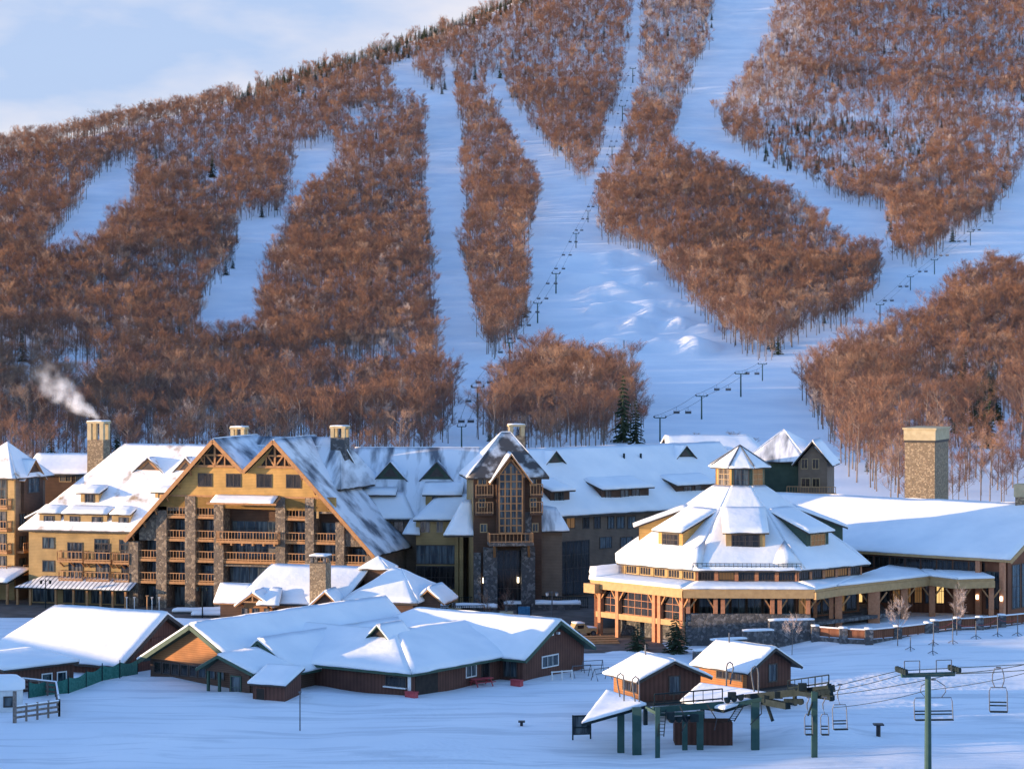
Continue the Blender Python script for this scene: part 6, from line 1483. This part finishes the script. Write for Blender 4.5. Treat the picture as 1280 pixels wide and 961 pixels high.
def string(tops, rzdeg, frac, n, grp, lab, ropelab):
    for sx, sd_ in ((-1,'left'),(1,'right')):
        P_ = []
        for g, Hh in tops:
            a = Vector((math.cos(R(rzdeg)), math.sin(R(rzdeg)), 0)); P_.append(g+a*(sx*Hh*frac/2)+Vector((0,0,Hh+Hh*.05)))
        rope(ropelab % sd_, P_, .045, .6)
        for a, b in zip(P_, P_[1:]):
            k = max(1, min(n, int((b-a).length/45)))
            for i in range(k):
                t = (i+.5)/k; o = bpy.data.objects.new('small_lift_chair', CMESH); COL.objects.link(o); o.location = a.lerp(b, t)-Vector((0,0,.6*4*t*(1-t))); o.rotation_euler = (0,0,R(rzdeg))
                tag(o, lab, 'lift chair', grp)
string(tops, 10, .40, 3, 'empty chairs strung along the long middle chairlift', 'small empty chair hanging on the long lift line up the middle of the mountain', '%s hand rope of the long middle lift line up the mountain')
string(rt, -14, .5, 1, 'empty chairs on the short right chairlift', 'small empty chair hanging on the short lift above the right wing', '%s hand rope of the short lift above the right wing')
string(r2, -20, .45, 2, 'empty chairs on the right corridor chairlift', 'tiny empty chair hanging on the lift in the right snow corridor', '%s hand rope of the lift in the right corridor')
# ------------------------------------------------------------------ smoke from the left hotel chimney
def smoke():
    m, nt, b = newmat('chimney_smoke'); N, L = nt.nodes, nt.links; N.remove(b)
    p0, p1 = WP(120,526,331), WP(38,458,336); d = p1-p0; LL = d.length; d.normalize()
    v = N.new('ShaderNodeVolumePrincipled'); v.inputs['Color'].default_value = (1,1,1,1); v.inputs['Anisotropy'].default_value = 0
    tc = N.new('ShaderNodeTexCoord')
    def vm(op, a, bv=None, scale=None):
        q = N.new('ShaderNodeVectorMath'); q.operation = op; L.new(a, q.inputs[0])
        if bv is not None:
            if isinstance(bv, (tuple, Vector)): q.inputs[1].default_value = tuple(bv)
            else: L.new(bv, q.inputs[1])
        if scale is not None: L.new(scale, q.inputs['Scale'])
        return q
    def ma(op, a, b_):
        q = N.new('ShaderNodeMath'); q.operation = op
        for k, x in ((0, a), (1, b_)):
            if isinstance(x, (int, float)): q.inputs[k].default_value = x
            else: L.new(x, q.inputs[k])
        return q.outputs[0]
    # billows bend the axis; density thins towards the rim and along the drift
    wn = N.new('ShaderNodeTexNoise'); wn.inputs['Scale'].default_value = .22; L.new(tc.outputs['Object'], wn.inputs['Vector'])
    wv = vm('MULTIPLY', vm('SUBTRACT', wn.outputs['Color'], (.5,.5,.5)).outputs[0], (3.5,3.5,3.5))
    P = vm('SUBTRACT', vm('ADD', tc.outputs['Object'], wv.outputs[0]).outputs[0], p0)
    t = vm('DOT_PRODUCT', P.outputs[0], d).outputs['Value']
    dv = N.new('ShaderNodeVectorMath'); dv.operation = 'SCALE'; dv.inputs[0].default_value = tuple(d); L.new(t, dv.inputs['Scale'])
    dist = vm('LENGTH', vm('SUBTRACT', P.outputs[0], dv.outputs[0]).outputs[0]).outputs['Value']
    tn_ = ma('DIVIDE', t, LL); rad = ma('ADD', .75, ma('MULTIPLY', tn_, 2.6))
    f1 = N.new('ShaderNodeMapRange'); f1.interpolation_type = 'SMOOTHSTEP'; f1.inputs[1].default_value = 1.0; f1.inputs[2].default_value = .1; L.new(ma('DIVIDE', dist, rad), f1.inputs[0])
    f2 = N.new('ShaderNodeMapRange'); f2.inputs[1].default_value = .95; f2.inputs[2].default_value = .0; L.new(tn_, f2.inputs[0])
    f3 = N.new('ShaderNodeMapRange'); f3.inputs[1].default_value = -.02; f3.inputs[2].default_value = .03; L.new(tn_, f3.inputs[0])
    n2 = N.new('ShaderNodeTexNoise'); n2.inputs['Scale'].default_value = .6; n2.inputs['Detail'].default_value = 6; L.new(tc.outputs['Object'], n2.inputs['Vector'])
    f4 = N.new('ShaderNodeMapRange'); f4.inputs[1].default_value = .40; f4.inputs[2].default_value = .68; L.new(n2.outputs['Fac'], f4.inputs[0])
    den = ma('MULTIPLY', ma('MULTIPLY', f1.outputs[0], f2.outputs[0]), ma('MULTIPLY', f4.outputs[0], f3.outputs[0]))
    L.new(ma('MULTIPLY', den, 1.5), v.inputs['Density']); L.new(v.outputs[0], N['Material Output'].inputs['Volume'])
    mb = MB(); mb.tube([p0-d*.6, p0+d*LL*.5, p1+d*1.0], 3.0, 10, 5.2); o = mb.build('smoke', m); tag(o, 'pale smoke plume drifting left from the hotel chimney', None, None, 'stuff')
smoke()
# ------------------------------------------------------------------ smaller things about the village
def gp(px, Y): X = (px-CXP)/FOC*Y; return Vector((X, Y, terrz(X, Y)))
def gpy(px, py): return ground_at(px, py, 190)
def lamp(label, px, Y, h, arms=2, mt=None, white=False):
    o = thing('street_lamp', label, 'street lamp', gp(px, Y)); mt = mt or LIFTD
    MB().tube([(0,0,-.3),(0,0,h)], .09, 8, .06).build('pole', mt, o)
    for sx in ((-1,1) if arms == 2 else (1,)):
        MB().tube([(0,0,h-.35),(sx*.35,0,h-.1),(sx*.6,0,h-.2)], .04, 5).build('arm', mt, o)
        m = MB(); m.tube([(sx*.6,0,h-.65),(sx*.6,0,h-.3)], .14, 8, .2); l = m.build('lantern', WHITEP if white else LIFTD, o)
        MB().tube([(sx*.6,0,h-.3),(sx*.6,0,h-.15)], .24, 8, .03).build('lamp_cap', mt, l)
    return o
lamp('black twin lantern lamp post before the shop awning', 57, 308, 3.9)
lamp('black twin lantern lamp post left of the little chalet', 253, 297, 4.1)
lamp('pale twin lamp post on the plaza left of the clubhouse', 690, 290, 4.2, 2, STEEL, True)
def simple_pole(name, label, cat, px, Y, h, r, mt, extra=None):
    o = thing(name, label, cat, gp(px, Y)); MB().tube([(0,0,-.4),(0,0,h)], r, 7).build('shaft', mt, o)
    MB().box(-r*2.2, r*2.2, -r*2.2, r*2.2, h, h+.12).build('cap', mt, o); return o
simple_pole('flag_pole', 'bare wooden pole standing on the plaza behind the barn ridge', 'pole', 184, 292, 3.2, .09, TIMBER)
simple_pole('marker_pole', 'thin grey pole standing alone in the front snow', 'pole', 375, 209, 3.4, .06, STEEL)
for px, lb in ((158.5,'white marker pole by the first stone pier of the hotel'),(168,'white marker pole in front of the first stone pier'),(190,'white marker pole right of the bare wooden pole'),(199,'white marker pole by the second stone pier')): simple_pole('marker_pole', lb, 'pole', px, 306, 1.6, .07, WHITEP)
simple_pole('marker_post', 'short dark post with a pale foot in the front snow', 'post', 1098, 205, 1.0, .2, BLACKP)
simple_pole('marker_post', 'small dark ball topped stub in the snow beside the empty sign frame', 'post', 652, 211, .35, .14, BLACKP)
simple_pole('marker_pole', 'thin pole in the middle of the terrain park', 'pole', 780, 1000, 4.0, .18, LIFTD).location = up(780, 436)
# picnic table
o = thing('picnic_table', 'red picnic table half buried in snow by the lodge wall', 'picnic table', gp(602, 237), R(32))
MB().box(-1.2,1.2,-.4,.4,.72,.79).build('table_top', REDP, o)
for s_ in (-1,1): MB().box(-1.2,1.2,s_*.75-.14,s_*.75+.14,.42,.47).build('bench', REDP, o)
for sx in (-.9,.9):
    m = MB(); m.beam((sx,-.75,0),(sx,-.25,.72),.09); m.beam((sx,.75,0),(sx,.25,.72),.09); m.beam((sx,-.8,.40),(sx,.8,.40),.07); m.build('trestle', REDP, o)
for px, Y, lb in ((646,238.5,'small red crate at the corner of the lodge gable end'),(515,229.2,'small red crate at the front corner of the lodge')):
    o = thing('crate', lb, 'crate', gp(px, Y)+Vector((0,-1.0,0)), R(-35)); MB().box(-.6,.6,-.3,.3,-.2,.5).build('body', REDP, o); MB().box(-.65,.65,-.35,.35,.5,.58).build('lid', REDP, o)
# white rail and ski racks by the lodge gable
P0 = gp(690, 240); o = thing('rail_fence', 'short white rail beside the lodge gable window', 'fence', P0, R(30))
for xx in (0,1.2,2.4): MB().box(xx-.06,xx+.06,-.06,.06,-.3,.95).build('post', WHITEP, o)
MB().box(-.1,2.5,-.05,.05,.8,.92).build('rail', WHITEP, o)
for px, Y, rz, lb in ((727,243,.5,'left ski rack of bent pipes in the snow right of the lodge'),(741,247,.3,'rear ski rack of bent pipes right of the lodge'),(752,241,.8,'right ski rack of bent pipes near the sunlit hut')):
    o = thing('ski_rack', lb, 'ski rack', gp(px, Y), rz)
    for s_ in (-1,1):
        m = MB(); m.tube([(s_*1.1,-.5,0),(s_*1.1,0,1.25),(s_*1.1,.5,0)], .045, 6); m.build('leg', STEEL, o)
    for z_ in (1.22,.75): MB().tube([(-1.1,0 if z_ > 1 else -.2,z_),(1.1,0 if z_ > 1 else -.2,z_)], .045, 6).build('rail', STEEL, o)
o = thing('sign_frame', 'dark empty sign frame at the left end of the lift canopy', 'sign frame', gp(716, 205), R(10)); 
for xx in (0, 1.6): MB().box(xx-.06,xx+.06,-.05,.05,-.3,2.2).build('post', LIFTD, o)
m = MB(); m.box(.06,1.54,-.04,.04,2.06,2.18); m.box(.06,1.54,-.04,.04,1.05,1.13); m.box(.06,1.54,-.04,.04,.45,.53); m.build('rail', LIFTD, o); MB().box(.06,1.54,.05,.08,.53,2.05).build('panel', GLASSB, o)
# stakes with rope along the snowy bank at the right
ST = [(1138,812,16),(1166,817,18),(1167,806,30),(1191,804,34),(1220,798,22),(1247,795,28),(1272,794,26)]
SL = ['first low rope stake of the row below the terrace','second rope stake, nearest the camera','tall rope stake behind the nearest one','tallest rope stake left of the deep terrace snow','low rope stake by the terrace bend','rope stake second from the right end of the row','rope stake at the right end of the row']
prev = None
for (px, py, h), lb in zip(ST, SL):
    g = gpy(px, py); H_ = h*g.y/FOC; o = thing('rope_stake', lb, 'stake', g, 0, 'rope stakes below the terrace'); MB().tube([(0,0,-.2),(0,0,H_)], .055, 6).build('shaft', STEEL, o)
    m = MB()
    for k in range(3): a = k*2.1+.4; m.tube([(0,0,.35),(math.cos(a)*.75,math.sin(a)*.75,-.05)], .04, 5)
    m.build('tripod_foot', STEEL, o); top = g+Vector((0,0,H_*.8))
    if prev is not None and lb.startswith(('tallest','low rope','rope')):
        mb = MB(); mid = prev.lerp(top,.5)-Vector((0,0,.35)); mb.tube([prev, prev.lerp(mid,.5)-Vector((0,0,.08)), mid, mid.lerp(top,.5)-Vector((0,0,.08)), top], .02, 4); r_ = mb.build('barrier_rope', REDP); tag(r_, 'thin barrier rope ending at the '+lb, 'rope')
    prev = top
# saplings, shrubs
for px, Y, h, lb in ((990,258,5.2,'pale bare sapling before the clubhouse porch wall'),(1122,259,6.2,'slim bare sapling by the terrace gap'),(1196,265,5.6,'bare spreading sapling before the rightmost canopy column')):
    put_tree('sapling', TREES[int(px) % 6], gp(px, Y), (h/15*.85, h/15*.85, h/15), px, lb, 'sapling', None, {'crown': PALETW})
for px, Y, h, w, lb, mt in ((563,296,4.2,1.5,'slim brown evergreen between the chalet and the tan hotel bay',NEEDLEB),(797,264,3.4,2.0,'dark round evergreen under the left corner of the clubhouse deck',NEEDLE),(845,262,4.6,2.6,'larger dark evergreen in front of the clubhouse corner columns',NEEDLE)):
    put_tree('evergreen_shrub', CONI[0], gp(px, Y), (w/4.6*1.4, w/4.6*1.4, h/12), px, lb, 'shrub', None, {'crown': mt})
for px, lb in ((610,'left reddish bare shrub on the plaza before the dark tower'),(633,'right reddish bare shrub on the plaza before the dark tower')):
    put_tree('bare_shrub', TREES[2], gp(px, 292), (.34,.34,.27), px, lb, 'shrub')
for px, py, h, lb in ((920,556,18,'pale leafless bush on the open slope left of the green house'),(868,552,12,'small pale bush on the slope above the right wing roof'),(850,556,10,'tiny pale bush left of the two others on the slope'),(945,556,10,'low bush at the foot of the slope beside the green house')):
    g = up(px, py); s_ = h*g.y/FOC/15*1.3; put_tree('bush', TREES[3], g-Vector((0,0,2.5*s_)), (s_*2.0,s_*2.0,s_), px, lb, 'bush', None, {'crown': PALETW})
# plaza: pillars, panel, planters, railing, cart
for px, Y, lb, lit in ((568,292,'sunlit stone gate pillar right of the chalet',STONEC),(633,288,'pinkish stone gate pillar behind the lodge ridge',STONE)):
    o = thing('gate_pillar', lb, 'pillar', gp(px, Y)); MB().box(-.7,.7,-.6,.6,-.3,1.6).build('shaft', lit, o); MB().box(-.85,.85,-.75,.75,1.6,1.78).build('cap', CAPST, o); MB().tube([(0,0,1.78),(0,0,2.5)], .12, 8, .18).build('lantern', STEEL, o)
o = thing('information_panel', 'blue information panel in a black frame on the plaza', 'sign', gp(655, 293), R(5)); MB().box(-.75,.75,-.06,.0,.3,1.9).build('panel', BLUEP, o)
for xx in (-.85,.85): MB().box(xx-.09,xx+.09,-.08,.08,-.3,2.2).build('post', BLACKP, o)
MB().box(-.94,.94,-.09,.09,2.0,2.2).build('header', BLACKP, o)
def planter(label, x0, x1, y, zt, h=.6):
    o = thing('snow_bank', label, 'snow bank', (x0, y, 0)); w = x1-x0; MB().box(0, w, 0, 1.6, -.2, h).build('kerb_wall', STONED, o)
    s = MB(); snow_quad(s, (-.1,-.1,h), (w+.1,-.1,h), (w+.1,1.7,h), (-.1,1.7,h), .5, .5, x0, ov=.05); s.build('snow_cover', SNOW, o)
planter('long snow topped stone planter across the plaza before the tower', -9.5, -2.0, 303, 0); planter('low snow topped planter left of the blue panel', -12.5, -7.6, 297, 0, .4); planter('snowy planter edge running toward the clubhouse', -1.0, 9.0, 306, 0, .7)
planter('low snow bank on the plaza before the hotel stone piers', -44, -36, 301, 0, .3); planter('long low snow bank on the plaza left of the chalet', -41, -31, 297.2, 0, .3)
o = thing('plaza_railing', 'dark metal railing along the plaza before the tower', 'railing', (-7, 307.5, 0)); railing(o, (0,0,.0), (9,1.0,.0), 1.5, LIFTD, .3); railing(o, (9,1,.2), (17,-1.0,.2), 1.4, LIFTD, .3)
o = thing('plaza_railing', 'dark metal railing behind the slim brown evergreen', 'railing', (-9.5, 299, 0), R(6)); railing(o, (0,0,.0), (6,0,.0), 1.3, LIFTD, .25)
o = thing('utility_cart', 'small tan utility cart with snow on its back parked left of the clubhouse', 'cart', gp(729, 278), R(20))
m = MB(); m.prism([(-1.5,-.7,.45),(1.5,-.7,.45),(1.5,-.7,.95),(.4,-.7,1.0),(-.1,-.7,1.55),(-1.2,-.7,1.55),(-1.5,-.7,1.0)], (0,1.4,0)); m.build('body', BEAM, o)
s = MB(); snow_quad(s,(-1.25,-.7,1.56),(-.05,-.7,1.56),(-.05,.7,1.56),(-1.25,.7,1.56),.2,.4,1,ov=0); snow_quad(s,(.4,-.7,1.0),(1.5,-.7,.96),(1.5,.7,.96),(.4,.7,1.0),.16,.4,2,ov=0); s.build('snow_cover', SNOW, o)
for sx in (-1.0,1.0):
    for sy in (-.72,.72):
        wl = MB().tube([(sx,sy-.12,.36),(sx,sy+.12,.36)], .36, 12).build('wheel', BLACKP, o); MB().tube([(sx,sy-.14,.36),(sx,sy+.14,.36)], .17, 10).build('rim', STEEL, wl)
MB().box(-1.0,-.2,-.72,-.701,1.0,1.4).build('window', GLASSD, o)
# steps by the clubhouse deck
o = thing('deck_steps', 'brown timber steps on the plaza under the clubhouse deck corner', 'steps', gp(748, 270), R(10))
for i in range(4): MB().box(-2.2,2.6,i*.9,i*.9+.85,-.2,.12+i*.16).build('tread', TIMBER, o)
# green netting fence and rail fence at the lower left
P_ = [gpy(36,872), gpy(60,868), gpy(86,866), gpy(108,858), gpy(128,851), gpy(150,847), gpy(172,842)]
o = thing('netting_fence', 'sagging green safety netting on posts between the maroon shed and the lodge', 'fence', P_[0]); m = MB(); hN = 1.55
for a, b in zip(P_, P_[1:]):
    n = 6
    for i in range(n):
        p, q = a.lerp(b, i/n)-P_[0], a.lerp(b, (i+1)/n)-P_[0]; s0, s1 = .3*math.sin(math.pi*i/n), .3*math.sin(math.pi*(i+1)/n)
        m.add([p, q, q+Vector((0,0,hN-s1)), p+Vector((0,0,hN-s0)), p+Vector((.02,.03,0)), q+Vector((.02,.03,0)), q+Vector((.02,.03,hN-s1)), p+Vector((.02,.03,hN-s0))], [(0,1,2,3),(7,6,5,4),(0,4,5,1),(2,6,7,3),(0,3,7,4),(1,5,6,2)])
m.build('netting', GREENN, o)
for p in P_: q = p-P_[0]; MB().tube([q-Vector((0,.1,.3)), q+Vector((0,-.1,hN+.25))], .05, 6).build('post', LIFTD, o)
A_, B2, C2, D2 = gp(19,213), gp(74,216.5), gp(70,228), gp(28,230)
o = thing('rail_fence', 'weathered timber rail fence with snow on its rails beside the pale hut', 'fence', A_)
for a, b in ((A_,B2),(B2,C2),(C2,D2)):
    a, b = a-A_, b-A_; m = MB(); zz = Vector((0,0,1))
    for h_ in (.45,.9,1.35): m.beam(a+zz*h_, b+zz*h_, .09, .2)
    m.build('rails', BARK, o); s = MB(); s.beam(a+zz*1.5, b+zz*1.5, .16, .1); s.build('snow_cover', SNOW, o)
    n = 4
    for i in range(n+1): p = a.lerp(b, i/n); MB().box(p.x-.09,p.x+.09,p.y-.09,p.y+.09,-.3,1.62).build('post', BARK, o)
for p, h_ in ((A_,2.9),): q = p-A_; MB().box(q.x-.16,q.x+.16,q.y-.32,q.y-.1,-.4,h_).build('tall_post', BARK, o)
# ------------------------------------------------------------------ daylight: low warm sun from the left, blue sky
SUN_E, SUN_A = R(4.8), R(81)      # height; bearing left of the direction that looks back at the camera
sd = Vector((-math.cos(SUN_E)*math.sin(SUN_A), -math.cos(SUN_E)*math.cos(SUN_A), math.sin(SUN_E)))
sl = bpy.data.lights.new('sun', 'SUN'); sl.energy = 2.3; sl.angle = R(.6); sl.color = (1.0,.70,.42)
so = bpy.data.objects.new('sun', sl); COL.objects.link(so); so.rotation_euler = sd.to_track_quat('Z', 'Y').to_euler(); so.location = sd*500
W = bpy.data.worlds.new('World'); SC.world = W; W.use_nodes = True
N, L = W.node_tree.nodes, W.node_tree.links
bg = N['Background']; bg.inputs['Strength'].default_value = .15
sk = N.new('ShaderNodeTexSky'); sk.sky_type = 'NISHITA'; sk.sun_disc = False; sk.sun_elevation = SUN_E; sk.sun_rotation = math.atan2(sd.x, sd.y)
sk.ozone_density = 2.5; sk.air_density = 1.0; sk.dust_density = .2
tc = N.new('ShaderNodeTexCoord'); mp = N.new('ShaderNodeMapping'); mp.inputs['Scale'].default_value = (3.2, 3.2, 9); mp.inputs['Location'].default_value = (.6,.2,.35)
n1 = N.new('ShaderNodeTexNoise'); n1.inputs['Scale'].default_value = 2.4; n1.inputs['Detail'].default_value = 6; n1.inputs['Roughness'].default_value = .5
L.new(tc.outputs['Generated'], mp.inputs[0]); L.new(mp.outputs[0], n1.inputs['Vector'])
rp = N.new('ShaderNodeValToRGB'); rp.color_ramp.elements[0].position = .16; rp.color_ramp.elements[1].position = .66
rp.color_ramp.elements[0].color = (.88,.88,.88,1); rp.color_ramp.elements[1].color = (.97,.95,.95,1)
L.new(n1.outputs['Fac'], rp.inputs[0])
tn = N.new('ShaderNodeMix'); tn.data_type = 'RGBA'; tn.blend_type = 'MULTIPLY'; tn.inputs[0].default_value = 1; tn.inputs[7].default_value = (1.16,1.06,1.20,1); L.new(sk.outputs[0], tn.inputs[6])
mx = N.new('ShaderNodeMix'); mx.data_type = 'RGBA'
sx = N.new('ShaderNodeSeparateXYZ'); L.new(tc.outputs['Generated'], sx.inputs[0])      # cloud bank over the mountain, clear sky elsewhere
cm_ = N.new('ShaderNodeMapRange'); cm_.inputs[1].default_value = .3; cm_.inputs[2].default_value = .75; L.new(sx.outputs[1], cm_.inputs[0])
ch_ = N.new('ShaderNodeMapRange'); ch_.inputs[1].default_value = .42; ch_.inputs[2].default_value = .22; L.new(sx.outputs[2], ch_.inputs[0])
m1_ = N.new('ShaderNodeMath'); m1_.operation = 'MULTIPLY'; L.new(cm_.outputs[0], m1_.inputs[0]); L.new(ch_.outputs[0], m1_.inputs[1])
m2_ = N.new('ShaderNodeMath'); m2_.operation = 'MULTIPLY'; L.new(m1_.outputs[0], m2_.inputs[0]); L.new(rp.outputs[0], m2_.inputs[1])
L.new(m2_.outputs[0], mx.inputs[0]); L.new(tn.outputs[2], mx.inputs[6]); r2_ = N.new('ShaderNodeValToRGB'); r2_.color_ramp.elements[0].position = .42; r2_.color_ramp.elements[1].position = .60
r2_.color_ramp.elements[0].color = (.80,1.02,1.50,1); r2_.color_ramp.elements[1].color = (1.42,1.40,1.55,1); L.new(n1.outputs['Fac'], r2_.inputs[0]); L.new(r2_.outputs[0], mx.inputs[7])
L.new(mx.outputs[2], bg.inputs[0])
SC.view_settings.view_transform = 'Standard'; SC.view_settings.look = 'None'; SC.view_settings.exposure = 1.95; SC.view_settings.gamma = 1.0
SC.render.engine = 'CYCLES'; SC.cycles.max_bounces = 5; SC.cycles.diffuse_bounces = 3; SC.cycles.glossy_bounces = 3; SC.cycles.volume_bounces = 3
SC.cycles.use_denoising = True
